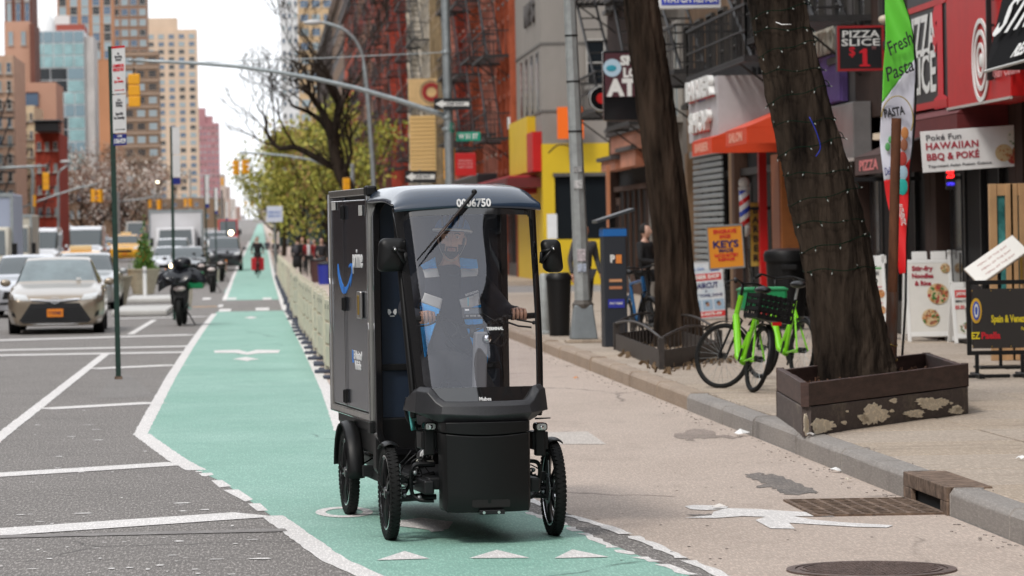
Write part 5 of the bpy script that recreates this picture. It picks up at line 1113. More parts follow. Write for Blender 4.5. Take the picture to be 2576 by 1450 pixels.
def stripes(name, cols, sc=6, axis_tilt=1.0):
    if name in MC: return MC[name]
    m = bpy.data.materials.new(name); MC[name] = m; m.use_nodes = True; n = m.node_tree; p = n.nodes['Principled BSDF']; p.inputs['Roughness'].default_value = .25
    tc = n.nodes.new('ShaderNodeTexCoord'); mp = n.nodes.new('ShaderNodeMapping'); mp.inputs['Rotation'].default_value = (0, R(35), 0); sp = n.nodes.new('ShaderNodeSeparateXYZ'); ml = n.nodes.new('ShaderNodeMath'); ml.operation = 'MULTIPLY'; ml.inputs[1].default_value = sc; fr = n.nodes.new('ShaderNodeMath'); fr.operation = 'FRACT'
    cr = n.nodes.new('ShaderNodeValToRGB'); cr.color_ramp.interpolation = 'CONSTANT'; e = cr.color_ramp.elements; e[0].color = (*cols[0], 1); e[1].position = 1/len(cols); e[1].color = (*cols[1], 1)
    for i in range(2, len(cols)): q = e.new(i/len(cols)); q.color = (*cols[i], 1)
    L = n.links; L.new(tc.outputs['Object'], mp.inputs[0]); L.new(mp.outputs[0], sp.inputs[0]); L.new(sp.outputs[2], ml.inputs[0]); L.new(ml.outputs[0], fr.inputs[0]); L.new(fr.outputs[0], cr.inputs[0]); L.new(cr.outputs[0], p.inputs['Base Color']); return m
def barber(x, ytop, ybot, Y, lb, cols, sc):
    p = at(x, (ytop+ybot)/2, Y=Y); k = Y/F; hh = (ybot-ytop)/2*k; t = thing('barber_pole', p, 0, lb, 'barber pole'); r_ = 13*k
    b = MB(); b.lathe([(r_, -hh*.62), (r_, hh*.62)], n=20); b.build('striped_tube', stripes('stripes_%d' % sc, cols, sc), t, 'all')
    b = MB(); b.lathe([(r_*.3, hh*.62), (r_*1.15, hh*.64), (r_*1.1, hh*.75), (r_*.6, hh*.8)], n=20); b.ball((0, 0, hh*.9), r_*1.1); b.build('cap', mat('pole_cap', (.55,.55,.53), .25), t, 40)
    b = MB(); b.lathe([(r_*.5, -hh*.98), (r_*1.05, -hh*.85), (r_*1.2, -hh*.66), (r_, -hh*.62)], n=20); b.build('foot', mat('pole_cap', (.55,.55,.53), .25), t, 40)
    b = MB(); b.box(r_, FX-p.x, -.03, .03, -.03, .03); b.build('wall_bracket', DARKM, t)
barber(1873, 453, 597, 66, 'barber pole with red white and blue stripes beside the shutter', [(.7,.7,.7), (.6,.02,.02), (.7,.7,.7), (.02,.06,.45)], 3)
barber(2117, 385, 520, 52, 'barber pole with rainbow stripes behind the second tree', [(.1,.05,.4), (.02,.2,.6), (.05,.5,.1), (.8,.7,.02), (.8,.25,.02), (.6,.02,.02)], 2)
t = thing('vertical_banner', at(1901, 600, Y=66.3), 0, 'narrow yellow vertical banner with dark letters beside the red door frame', 'banner'); k = 66.3/F; b = MB(); b.box(-12*k, 12*k, 0, .03, -70*k, 90*k); b.build('banner_cloth', mat('mustard_cloth', (.45,.3,.05), .7, var=.4, scale=6), t)
for i, ch in enumerate('BARBER'): text(ch, .12, BLK, t, ym(0, -.004, (70-24*i)*k), bold=.05)
# keys sign, barber A-board
def board_sign(name, x0, x1, y0, y1, Y, lb, m, tilt=0, lean=0, cat='sign', rz=0, th=.03):
    p = at((x0+x1)/2, (y0+y1)/2, Y=Y); k = Y/F; t = thing(name, p, R(rz), lb, cat); hw, hh = (x1-x0)/2*k, (y1-y0)/2*k
    M = Matrix.Rotation(R(tilt), 4, 'Y') @ Matrix.Rotation(R(lean), 4, 'X'); b = MB(); b.box(-hw, hw, 0, th, -hh, hh, M); b.build('board', m, t, bevel=.004); return t, M, hw, hh
PO = mat('poster_orange', (.75,.28,.02), .5); t, M, hw, hh = board_sign('keys_sign', 1783, 1868, 570, 673, 62, 'orange poster sign for keys hanging behind the barber board', PO, tilt=-3)
for (s_, z, h_, m_, w_) in (('ENGRAVE', .75, .07, 'letter_red', .8), ('SHOES', .5, .06, 'letter_red', .4), ('KEYS', .12, .12, 'letter_navy', .9), ('MADE', -.18, .06, 'letter_navy', .5), ('WATCH BATTERY', -.42, .06, 'letter_red', .85), ('REPAIR', -.62, .05, 'letter_red', .6)):
    text(s_, h_, mat(m_, (.02,.02,.12), .5) if m_ == 'letter_navy' else LR, t, M @ ym(0, -.006, z*hh), bold=.05, width=w_*hw*1.7)
b = MB(); b.box(-hw-.02, hw+.02, -.01, .04, hh, hh+.025, M); b.box(hw, hw+.02, -.01, .04, -hh, hh, M); b.box(-hw-.02, -hw, -.01, .04, -hh, hh, M); b.box(-hw-.02, hw+.02, -.01, .04, -hh-.025, -hh, M); b.build('board_frame', STEEL, t)
b = MB(); b.box(-.02, .02, .04, .07, -p.z*0-2.0+0, hh); b.box(.3, .34, .035, .065, -1.25, hh); b.build('stand_post', DARKM, t)
def a_frame(name, x0, x1, ytop, ybot, lb, m, Y=None, rz=0, legm=WHITE, dep=.55, face=None):
    p = gp((x0+x1)/2, ybot, SZ); p.z = SZ
    if Y: p = at((x0+x1)/2, ybot, Y=Y); p.z = SZ
    k = p.y/F; hh = (ybot-ytop)*k; hw = (x1-x0)/2*k; t = thing(name, p, R(rz), lb, 'sandwich board'); tl = math.atan2(dep/2, hh)
    M = Matrix.Rotation(-tl, 4, 'X'); M2 = Matrix.Translation((0, dep, 0)) @ Matrix.Rotation(tl, 4, 'X')
    b = MB(); b.box(-hw, -hw+.05, 0, .04, 0, hh, M); b.box(hw-.05, hw, 0, .04, 0, hh, M); b.box(-hw+.05, hw-.05, 0, .04, .07, .14, M); b.box(-hw+.05, hw-.05, 0, .04, hh*.86, hh*.9, M)
    for x in (-hw*.55, hw*.25): b.box(x-.03, x+.18, .0, .04, hh*.9, hh*.99, M)
    b.build('front_frame', legm, t, bevel=.006)
    b = MB(); b.box(-hw, -hw+.05, -.04, 0, 0, hh, M2); b.box(hw-.05, hw, -.04, 0, 0, hh, M2); b.box(-hw+.05, hw-.05, -.04, 0, .1, hh*.9, M2); b.build('rear_frame', legm, t, bevel=.006)
    b = MB(); b.box(-hw+.05, hw-.05, .004, .03, .14, hh*.86, M); b.build('poster', m, t)
    return t, M, hw, hh
PWH = mat('poster_white', (.72,.70,.66), .5, var=.04, scale=3)
p = gp(1785, 805, SZ); t = thing('sandwich_board', Vector((p.x, p.y, SZ)), R(4), 'white sandwich board reading barber shop haircut hot towel shave', 'sandwich board'); k = p.y/F; hw, hh = 47*k, 143*k
M = Matrix.Rotation(R(-9), 4, 'X') @ Matrix.Rotation(R(-4), 4, 'Y'); b = MB(); b.box(-hw, hw, 0, .03, .03, hh, M); b.build('board', mat('poster_pale_blue', (.55,.66,.74), .5, var=.1, scale=3, col2=(.72,.73,.74)), t, bevel=.005)
b = MB(); b.box(-hw, hw, .45, .47, .0, hh*.95, Matrix.Translation((0, 0, 0)) @ Matrix.Rotation(R(9), 4, 'X')); b.build('rear_board', WHT, t)
RDP = mat('poster_red', (.6,.03,.03), .5)
b = MB(); b.box(-hw*.9, hw*.9, -.004, 0, hh*.70, hh*.82, M); b.build('red_stripe', RDP, t); b = MB(); b.box(-hw*.85, hw*.95, -.004, 0, hh*.05, hh*.15, M); b.build('red_stripe', RDP, t)
text('BARBER SHOP', .07, SGW, t, M @ ym(0, -.008, hh*.76), bold=.05, width=hw*1.6); text('HAIRCUT', .10, MC['letter_navy'], t, M @ ym(0, -.004, hh*.605), bold=.05, width=hw*1.35); text('&', .05, MC['letter_navy'], t, M @ ym(0, -.004, hh*.51)); text('HOT TOWEL SHAVE', .055, MC['letter_navy'], t, M @ ym(0, -.004, hh*.43), bold=.03, width=hw*1.7); text('Pro Style', .05, MC['letter_blue'], t, M @ ym(-.12, -.004, hh*.91), shear=.3, width=.25); text('545-0375-09', .05, SGW, t, M @ ym(0, -.008, hh*.10), bold=.05, width=hw*1.4)
for i, x in enumerate((-.62, 0, .62)):
    b = MB(); b.box(hw*(x-.28), hw*(x+.28), -.003, 0, hh*.17, hh*.36, M); ph = b.build('photo_panel', mat('photo_backdrop', (.3,.42,.55), .6), t)
    b = MB(); b.ball(M @ Vector((hw*x, -.006, hh*.27)), (.035, .004, .045), 10, 6); b.build('photo_head', mat('photo_skin', (.35,.2,.14), .6), ph); b = MB(); b.ball(M @ Vector((hw*x-.01, -.009, hh*.295)), (.036, .004, .03), 10, 6); b.build('photo_hair', HAIR_D, ph)
b = MB(); 
for i, cc in enumerate(('sign_black', 'letter_navy')): pass
for i, cc in enumerate(((.6,.03,.03), (.7,.4,.02), (.02,.05,.3))): b = MB(); z = hh*(.93-.025*i); b.box(hw*.35, hw*.85, -.004, 0, z-.02, z, M); b.build('flag_stripe', mat('flag_%d' % i, cc, .5), t)
# food A-frames
t, M, hw, hh = a_frame('sandwich_board', 2164, 2236, 628, 848, 'pizza slices sandwich board partly hidden by the leaning tree', PWH, Y=51)
GRN = mat('poster_green', (.1,.35,.12), .5); b = MB(); b.box(-hw+.05, hw-.05, -.002, .003, hh*.83, hh*.85, M); b.build('green_bar', GRN, t); b = MB(); b.box(-hw+.05, hw-.05, -.002, .003, .15, .17, M); b.build('green_bar', GRN, t)
text('OUR SLICES', .05, GRY, t, M @ ym(-.02, -.004, hh*.78), bold=.03, width=hw*1.3); text('$2.50', .07, LR, t, M @ ym(-.05, -.004, hh*.70), bold=.02, width=hw*.9)
for i in range(3):
    z = hh*(.60-.19*i); b = MB(); b.tube(spline([M @ Vector((-hw+.06, -.002, z-.01)), M @ Vector((-.05, -.002, z)), M @ Vector((hw-.06, -.002, z+.03))], 4), .006, 4); b.build('red_swirl', LR, t); text(['LARGE PIE', 'SIDES', 'DRINKS'][i], .03, GRY, t, M @ ym(-.06, -.004, z-.05), bold=.02, width=hw*.8); food_plate(t, hw*.6, z-.075, .06, [F5, F1, F3], Mr=M, rim=F5, seed=20+i, n=4)
t, M, hw, hh = a_frame('sandwich_board', 2285, 2405, 630, 864, 'white sandwich board reading stir fry noodles and rice with food bowls', PWH, Y=50)
for i, s_ in enumerate(('Stir-fry', 'Noodles', '& Rice')): text(s_, .065, MRD, t, M @ ym(-hw*.25, -.004, hh*(.80-.082*i)), bold=.06, width=hw*(.9, .9, .7)[i])
food_plate(t, hw*.72, hh*.80, .07, [F1, F2, F5], Mr=M, rim=F3, seed=7); food_plate(t, hw*.36, hh*.52, .15, [F1, F2, F5, F3, F4], Mr=M, rim=F3, seed=8, n=16); food_plate(t, .0, hh*.26, .125, [F1, F5, F3, F2, F4], Mr=M, rim=F3, seed=9, n=16)
t, M, hw, hh = a_frame('sandwich_board', 2402, 2462, 668, 830, 'narrow white poster board with red heading behind the black menu stand', PWH, Y=49)
b = MB(); b.box(-hw+.05, hw-.05, -.003, .002, hh*.74, hh*.86, M); b.build('red_heading', RDP, t); text('JAPANESE', .05, SGW, t, M @ ym(.02, -.006, hh*.80), bold=.03, width=hw*1.4); text('MENU TODAY', .035, GRY, t, M @ ym(0, -.004, hh*.68), bold=.03, width=hw*1.4); text('$5.50', .05, LR, t, M @ ym(-.06, -.004, hh*.58), bold=.03, width=hw*.8); food_plate(t, 0, hh*.24, .09, [F4, F2, F1], Mr=M, rim=F6, seed=11)
# black menu stand
p = gp(2520, 950, SZ); p.z = SZ; k = p.y/F; t = thing('menu_stand', p, R(-2), 'black framed menu stand reading Spain and Venezuela with a yellow crest', 'menu stand'); hw, hh = 85*k, 245*k
b = MB()
b.box(-hw, -hw+.045, -.02, .03, .24, hh); b.box(hw-.045, hw, -.02, .03, .24, hh); b.box(-hw+.045, hw-.045, -.02, .03, hh-.045, hh); b.box(-hw+.045, hw-.045, -.02, .03, .24, .285); b.build('stand_frame', BLACK, t, bevel=.004)
b = MB(); b.box(-hw+.06, hw-.06, -.012, .012, .31, hh-.09); b.build('poster', mat('poster_black', (.028,.024,.022), .5), t)
for s in (-.72, .62): b = MB(); b.box(s*hw-.02, s*hw+.02, -.02, .02, .03, .24); b.box(s*hw-.1, s*hw+.34, -.04, .04, 0, .035); b.box(s*hw-.03, s*hw+.03, -.32, .3, .0, .05); b.build('foot', BLACK, t, bevel=.008)
YL = mat('letter_yellow', (.75,.6,.02), .5); text('Spain & Venezuela', .075, YL, t, ym(.12, -.016, hh*.60), bold=.05, width=hw*1.25); text('Fusion Cuisine', .035, YL, t, ym(.3, -.016, hh*.50), bold=.03, width=hw*.5); text('EZ', .07, YL, t, ym(-.27, -.016, hh*.43), bold=.05, width=.09); text('Paella', .07, LR, t, ym(-.11, -.016, hh*.43), bold=.05, width=.2)
b = MB(); b.lathe([(.001, -.008), (.07, -.008), (.07, 0)], c=(0, 0, 0), axis='Y', n=24); b.v = [(x*.85-.26, y-.014, z*1.9+hh*.69) for x, y, z in b.v]; b.build('crest', mat('crest_yellow', (.7,.4,.03), .5), t)
b = MB(); b.lathe([(.001, -.008), (.045, -.008), (.045, 0)], c=(0, 0, 0), axis='Y', n=24); b.v = [(x*.85-.26, y-.022, z*2.2+hh*.69) for x, y, z in b.v]; b.build('crest_blue', mat('crest_blue', (.05,.1,.45), .5), t); b = MB(); b.lathe([(.018, -.008), (.028, -.008), (.028, 0), (.018, 0)], c=(0,0,0), axis='Y', n=20, closed=True); b.v = [(x*.8-.26, y-.031, z*2.6+hh*.69) for x, y, z in b.v]; b.build('crest_white', SGW, t)
b = MB()
for x in (-.3, -.1, .1, .3):
    for z in (.33, hh-.11): b.ball((x, -.014, z), .008, 6, 4)
b.build('grommets', mat('brass', (.5,.33,.08), .35, .9), t)['kind'] = 'stuff'
# tilted menu on a stem
p2 = gp(2525, 930, SZ); p2.z = SZ; t = thing('menu_lectern', Vector((p2.x+.02, p2.y+.35, SZ)), 0, 'tilted white menu page on a black stem above the menu stand', 'menu stand'); c0 = at(2508, 657, Y=p2.y+.35)-t.location
b = MB(); b.tube([(0.02, 0, .0), (.02, 0, c0.z-.03)], .02, 8); b.build('stem', BLACK, t); b = MB(); b.box(-.25, .25, -.2, .2, 0, .03); b.build('base', BLACK, t, bevel=.01)
M = Matrix.Translation(c0) @ Matrix.Rotation(R(-34), 4, 'Y') @ Matrix.Rotation(R(38), 4, 'X'); b = MB(); b.box(-.34, .34, -.16, .20, -.02, .0, M); tr_ = b.build('tray', mat('lectern_wood', (.3,.25,.2), .5), t, bevel=.005); b = MB(); b.box(-.33, .33, -.15, .19, .002, .006, M); b.build('page', PWH, t)
for i in range(3): text('MENU OF THE DAY', .03, mat('letter_faded', (.5,.3,.28), .5), t, M @ Matrix.Translation((0, .1-.09*i, .008)), width=.4)
# wooden glazed doors at the right edge
t = thing('glazed_doors', (8.9, 43.4, .165), 0, 'tall light wood framed glass doors behind the menu stand', 'door'); PINE = mat('pine_door', (.5,.3,.15), .5, var=.15, scale=2)
Yd = 42.5; xs_ = [2497, 2537, 2556, 2600]
dx = lambda x: at(x, 600, Y=Yd).x-8.9
for x in (2500, 2541, 2552, 2575, 2604): b = MB(); b.box(dx(x)-.045, dx(x)+.045, -.9, -.82, 0, 2.1); b.build('stile', PINE, t, bevel=.006)
b = MB(); b.box(dx(2500)+.05, dx(2604)-.05, -.89, -.83, 1.96, 2.1); b.box(dx(2500)+.05, dx(2604)-.05, -.89, -.83, 0, .3); b.build('door_rail', PINE, t)
TG = mat('teal_reflecting_glass', (.03,.16,.16), .1, var=.5, scale=3, col2=(.1,.35,.34))
for a, c_ in ((2500, 2541), (2552, 2575), (2575, 2604)): b = MB(); b.box(dx(a)+.05, dx(c_)-.05, -.87, -.85, .3, 1.96); b.build('pane', TG, t)
b = MB(); b.tube([(dx(2566), -.95, .9), (dx(2566), -.95, 1.3)], .015, 6); b.build('door_handle', mat('brass', (.5,.33,.08), .35, .9), t)
# fire escapes of the near block
fire_escape(62.0, 70.5, zpx(1900, 130, X=8.4), 3, label='black iron fire escape above the orange awnings', lad=True)
fire_escape(72.5, 80.0, zpx(1755, 150, X=8.4), 3, label='black iron fire escape over the white box sign')
fire_escape(56, 63, 5.1, 3, label='black iron fire escape above the purple sign', dep=1.0)
fire_escape(81.5, 87, 4.3, 3, label='black iron fire escape behind the first tree')
fire_escape(89.5, 97, 4.9, 3, label='black iron fire escape on the corner building')
t = thing('wall_lamp', at(2225, 50, Y=53), 0, 'small pale flood lamp above the hanging pizza sign', 'lamp'); b = MB(); b.ball((0, 0, 0), (.09, .09, .07)); b.build('lamp_head', mat('lamp_cream', (.6,.5,.38), .4), t, 'all'); b = MB(); b.tube([(0, 0, 0), (.5, .2, .1)], .015, 6); b.build('lamp_arm', DARKM, t)
for i, (x, y, lb) in enumerate(((2215, 345, 'pale lamp over the dark shop left of the feather flag'), (2308, 315, 'pale lamp right of the feather flag'), (2627, 330, 'hidden lamp'))):
    if i < 2: t = thing('wall_lamp', at(x, y, Y=52), 0, lb, 'lamp'); b = MB(); b.lathe([(.02, .06), (.11, .05), (.12, -.04), (.05, -.05)], n=16); b.build('lamp_head', mat('lamp_cream', (.6,.5,.38), .4), t, 40); b = MB(); b.tube([(0, 0, .04), (.5, .1, .12)], .015, 6); b.build('lamp_arm', DARKM, t)
# ============================================================ STREET FURNITURE, TREES NEARBY
def bark(name, c, c2): 
    m = mat(name, c, .95, spec=.1, var=.3, scale=5, col2=c2, stretch=(1,1,.16), bump=1, bscale=16, bdist=.05); return m
BARK1 = bark('bark_dark', (.010,.007,.005), (.058,.040,.029)); BARK2 = bark('bark_grey', (.011,.008,.0065), (.06,.044,.033))
def trunk(par, pts, rads, m, seed, name='trunk', n=72, flare=True):
    P = spline(pts, 10); rr = []; N = len(P)
    for i in range(N): q = i/(N-1)*(len(rads)-1); a = int(min(q, len(rads)-2)); rr.append(rads[a]+(rads[a+1]-rads[a])*(q-a))
    b = MB(); b.tube(P, rr, n, cap=False); rd = random.Random(seed); ph = [rd.uniform(0, 6.28) for _ in range(8)]; vs = []
    for i, v in enumerate(b.v):
        ring, k = divmod(i, n); a = 2*math.pi*k/n; c = P[ring]; d = Vector(v)-c; t = ring/N
        s = 1+.05*math.sin(3*a+ph[0]+t*3)+.04*math.sin(7*a+ph[1]+t*6)+.035*math.sin(13*a+ph[2]-t*4+1.5*math.sin(t*22+ph[4]))+rd.uniform(-.012, .012)+.05*abs(math.sin(8.5*a+ph[5]+2.2*math.sin(t*31+ph[6])+t*5))**.7+.022*math.sin(19*a+3*math.sin(t*47+ph[7]))+(.28*math.exp(-t*9)*(1+.5*math.sin(5*a+ph[3])) if flare else 0)
        vs.append(tuple(c+d*s))
    b.v = vs; return b.build(name, m, par, 'all')
# first tree (thicker dark trunk left of the bikes)
b0 = gp(1703, 872, SZ); T1 = Vector((b0.x, b0.y, SZ)); t = thing('street_tree', T1, 0, 'dark leaning street tree trunk inside the low iron railing', 'tree')
c1 = [at(x, y, Y=T1.y)-T1 for x, y in ((1703,880),(1700,800),(1692,650),(1672,450),(1652,300),(1632,150),(1612,0),(1600,-140),(1590,-300))]
trunk(t, c1, [.29,.27,.245,.25,.245,.235,.225,.22,.2], BARK1, 5)
# second tree with string lights
T2 = at(2152, 952, Y=31.2); T2.z = SZ; t2 = thing('street_tree', T2, 0, 'leaning street tree wrapped in green string lights growing from the planter box', 'tree')
px2 = [(2158,975,112),(2152,950,105),(2140,880,83),(2122,760,80),(2100,620,78),(2068,480,80),(2030,330,72),(1995,180,68),(1968,60,66),(1952,-40,66),(1935,-180,62),(1920,-320,60)]
c2 = [at(x, y, Y=31.2)-T2 for x, y, r_ in px2]; r2_ = [q[2]*31.2/F for q in px2]; r2_[0] *= .82; r2_[1] *= .8
trunk(t2, c2, r2_, BARK2, 8)
for (tt_, base, Yq) in ((t, T1, T1.y), (t2, T2, 31.2)):     # limbs above the frame
    top = (c1 if tt_ is t else c2)[-1]
    for dx_, dz_ in ((-2.0, 2.6), (1.6, 2.8)): trunk(tt_, [top-Vector((0,0,.3)), top+Vector((dx_*.4, .3, dz_*.4)), top+Vector((dx_, .8, dz_))], [.16, .12, .05], BARK2, 3, 'limb', 24, False)
# the string of lights
t = thing('string_lights', T2, 0, 'dark green string of tiny lights spiralling up the leaning trunk', 'string lights'); PP = spline(c2, 10); RR = []
for i in range(len(PP)): q = i/(len(PP)-1)*(len(r2_)-1); a = int(min(q, len(r2_)-2)); RR.append(r2_[a]+(r2_[a+1]-r2_[a])*(q-a))
wire = []; turns = 15; rd = random.Random(4)
for k in range(900):
    s = .30+.58*k/900; q = s*(len(PP)-1); a = int(q); c = PP[a].lerp(PP[a+1], q-a); r_ = (RR[a]+(RR[a+1]-RR[a])*(q-a))*1.15; an = 2*math.pi*turns*k/900
    wire.append(c+Vector((r_*math.cos(an), r_*math.sin(an), .05*math.sin(an*.5+1)+.012*math.sin(an*5))))
b = MB(); b.tube(wire, .0042, 5); b.build('wire', mat('green_wire', (.002,.014,.007), .8, spec=.1), t, 'all')
b = MB(); bd = MB()
for k in range(0, 900, 7):
    p = wire[k]; d = Vector((rd.uniform(-.5, .5), -.6, rd.uniform(-1, .6))).normalized(); q = p+d*.035; b.tube([p, q], .005, 5); bd.tube([q, q+d*.02], [.0065, .002], 5)
b.build('sockets', MC['green_wire'], t)['kind'] = 'stuff'; bd.build('bulbs', mat('clear_bulb', (.3,.32,.3), .25, spec=.5), t)['kind'] = 'stuff'
for i, y in enumerate((505, 590)):
    pass
b = MB(); c = at(2037, 330, Y=30.85)-T2; b.tube(spline([c+Vector((.0, 0, .12)), c+Vector((.05, -.02, .0)), c+Vector((.09, 0, -.14)), c+Vector((.05, 0, -.22))], 4), .0045, 5); b.build('blue_cable', mat('blue_cable', (.01,.03,.4), .4), t, 'all')
b = MB(); b.tube([at(1952, 56, Y=30.8)-T2, at(1966, 62, Y=30.75)-T2, at(1990, 62, Y=30.75)-T2], .0045, 5); b.build('pale_clip', WHITE, t, 'all')
# planter box round the second tree: four planks on four lower boards
BP = {'nl': gp(2030, 1098, SZ), 'fl': gp(1964, 1052, SZ), 'nr': gp(2426, 1040, SZ)}
for k_ in BP: BP[k_].z = 0
BP['fr'] = BP['nr']+(BP['fl']-BP['nl'])
PL = mat('planter_wood', (.06,.032,.026), .6, var=.35, scale=5, bump=.4, bscale=18, bdist=.006, stretch=(1,1,4)); 
PLP = surface_mat('peeling_planter', (.085,.064,.058), (.1,.08,.07), (.1,.075,.068), .5, (.40,.34,.24), .5, .75, specsc=30)
nd = PLP.node_tree
t = thing('planter_box', (BP['nl'].x, BP['nl'].y, SZ), 0, 'long brown planter box of planks with peeling paint at the kerb', 'planter'); o_ = BP['nl'].copy()
cor = {k_: v-o_ for k_, v in BP.items()}; Zs = .235; ZT = .41
def plank(a, c, z0, z1, m, nm, over=0, th=.06, zt2=None):
    d = (c-a).normalized(); n_ = Vector((d.y, -d.x, 0)); b = MB(); a = a-d*over; c = c+d*over
    N = 14; vs = []
    for i in range(N+1):
        p = a.lerp(c, i/N); w1 = random.uniform(-.002, .002)
        top = z1 if zt2 is None else z1+(zt2-z1)*i/N
        for (o, z) in ((th/2, z0), (th/2+w1, top+w1), (-th/2, top+w1), (-th/2, z0)): vs.append(p+n_*o+Vector((0, 0, z)))
    b.add(vs, [(i*4+j, i*4+(j+1) % 4, i*4+4+(j+1) % 4, i*4+4+j) for i in range(N) for j in range(4)]+[(0,1,2,3), (N*4+3, N*4+2, N*4+1, N*4)]); return b.build(nm, m, t, bevel=.006)
for a, c in (('nl','nr'), ('nl','fl'), ('fl','fr'), ('nr','fr')):
    A, B = cor[a], cor[c]
    plank(A, B, 0, Zs-.01, PLP, 'lower_board', .0 if a == 'nl' else -.05); plank(A, B, Zs, ZT, PL, 'plank', .03 if a == 'nl' and c == 'nr' else -.03, .055, ZT+.015)
b = MB(); q = [cor[k_] for k_ in ('nl', 'nr', 'fr', 'fl')]; cen = sum(q, Vector())/4; b.add([cen+(v-cen)*.95+Vector((0, 0, .28)) for v in q], [(0,1,2,3)])
bm_o = b.build('soil', mat('mulch', (.05,.028,.02), .95, var=.5, scale=30, bump=1, bscale=60, bdist=.02), t)
b = MB(); rd = random.Random(9)
for i in range(260):
    u, v = rd.random(), rd.random(); p = q[0]*(1-u)*(1-v)+q[1]*u*(1-v)+q[2]*u*v+q[3]*(1-u)*v; p = cen+(p-cen)*.93; s = rd.uniform(.01, .03); M = Matrix.Translation(p+Vector((0, 0, .285+rd.random()*.03))) @ Euler((rd.uniform(0, 3), rd.uniform(0, 3), rd.uniform(0, 3))).to_matrix().to_4x4(); b.box(-s, s, -s*.4, s*.4, -.003, .003, M)
b.build('mulch_chips', mat('mulch_chip', (.1,.045,.025), .9, var=.5, scale=20, col2=(.2,.1,.06)), t)['kind'] = 'stuff'
# peeled paint scabs with their own raised edges
SCAB = surface_mat('bare_cement_scab', (.88,.77,.58), (.95,.86,.7), (.92,.8,.62), .7, (.4,.27,.15), .5, specsc=40)
def scab(x0, x1, y0, y1, seed, left=False):
    rd = random.Random(seed); a, c = cor['nl'], (cor['fl'] if left else cor['nr']); d = (c-a).normalized(); n_ = Vector((d.y, -d.x, 0)); n_ = n_ if n_.y < 0 or left and n_.x < 0 else -n_
    if left: n_ = Vector((-abs(n_.x), -abs(n_.y)*.0, 0)).normalized()
    pts = []
    for k in range(48):
        an = 2*math.pi*k/48; r_ = rd.uniform(.70, 1.02)+.12*math.sin(an*3+seed); x = (x0+x1)/2+(x1-x0)/2*math.cos(an)*r_; y = (y0+y1)/2+(y1-y0)/2*math.sin(an)*r_
        A_, B_ = ray(x, y); p0 = Vector((0, 0, H)); dd = Vector((A_, 1, B_)); pl = o_+n_*.0335; tt_ = (pl-p0).dot(n_)/dd.dot(n_); pts.append(p0+dd*tt_-Vector((o_.x, o_.y, SZ)))
    pts = [Vector((p.x, p.y, min(max(p.z, .004), Zs-.012))) for p in pts]
    b = MB(); n = len(pts); b.add(pts+[p+n_*.004 for p in pts], [tuple(range(n, 2*n))]+[(i, (i+1) % n, n+(i+1) % n, n+i) for i in range(n)]); b.build('paint_scab', SCAB, t, fixn=True)
scab(2160, 2236, 1013, 1072, 1); scab(2034, 2100, 1052, 1092, 2); scab(2300, 2392, 998, 1032, 3); scab(2272, 2330, 1030, 1052, 4); scab(2385, 2425, 1020, 1044, 6)
rq = random.Random(31)
for k in range(16): cx_ = rq.uniform(2045, 2415); yb_ = 1096-(cx_-2030)*.147; cy_ = yb_-rq.uniform(8, 58); s_ = rq.uniform(2, 8); scab(cx_-s_*1.5, cx_+s_*1.5, cy_-s_, cy_+s_, 40+k)
scab(2026, 2035, 1050, 1100, 7); scab(2020, 2034, 1040, 1095, 8)
# rusty post with bands
pr = gp(2240, 945, SZ); pr.z = SZ; pr.y = 31.6; pr.x = at(2240, 900, Y=31.6).x
t = thing('rusty_post', pr, 0, 'rusty brown pipe post standing in the planter in front of the feather flag', 'post'); RP = mat('rust_brown', (.12,.045,.022), .75, .3, var=.3, scale=7, col2=(.2,.075,.035), bump=.4, bscale=40, stretch=(1,1,.3))
lo = at(2239, 945, Y=31.6)-pr; hi = at(2255, 298, Y=31.6)-pr; mi_ = at(2245, 735, Y=31.6)-pr
b = MB(); b.tube([lo-Vector((0,0,.1)), mi_], [.052, .052], 16); b.build('lower_sleeve', mat('rust_pale', (.25,.2,.17), .6, .4, var=.4, scale=8, col2=(.16,.06,.03), stretch=(3,3,.5)), t, 40); b = MB(); b.tube([mi_, hi], .044, 16); b.build('upper_pipe', RP, t, 40)
for y in (868, 905):
    c = at(2241, y, Y=31.6)-pr; b = MB(); b.tube([c+Vector((.056*math.cos(a), .056*math.sin(a), .012*math.sin(a*2))) for a in [k*.42 for k in range(16)]], .006, 5); b.build('wire_tie', mat('brass', (.5,.33,.08), .35, .9), t, 'all')
# feather flag
pf = gp(2262, 925, SZ); Yf = 36.0; F0 = at(2268, 890, Y=Yf); F0.z = SZ
t = thing('feather_flag', F0, 0, 'tall green white and red feather flag reading fresh pasta', 'flag')
Lf = [(2262,690),(2252,600),(2232,500),(2216,400),(2213,320),(2220,200),(2227,100),(2228,0),(2230,-60)]; Rf = [(2277,688),(2278,600),(2283,500),(2290,400),(2298,320),(2302,200),(2298,120),(2283,40),(2250,-55)]
fl = spline([at(x, y, Y=Yf)-F0 for x, y in Lf], 6); fr = spline([at(x, y, Y=Yf)-F0 for x, y in Rf], 6)
fm = bpy.data.materials.new('flag_cloth'); fm.use_nodes = True; n = fm.node_tree; p_ = n.nodes['Principled BSDF']; p_.inputs['Roughness'].default_value = .7
cols_f = [mat('flag_green', (.14,.62,.05), .65, var=.05, scale=2), mat('flag_white', (.68,.68,.78), .65, var=.05, scale=2), mat('flag_red', (.75,.015,.02), .6, var=.05, scale=2)]
NJ = len(fl)-1; zg = (at(2230, 262, Y=Yf)-F0).z; zg2 = (at(2300, 150, Y=Yf)-F0).z; zr = (at(2230, 455, Y=Yf)-F0).z; zr2 = (at(2290, 400, Y=Yf)-F0).z
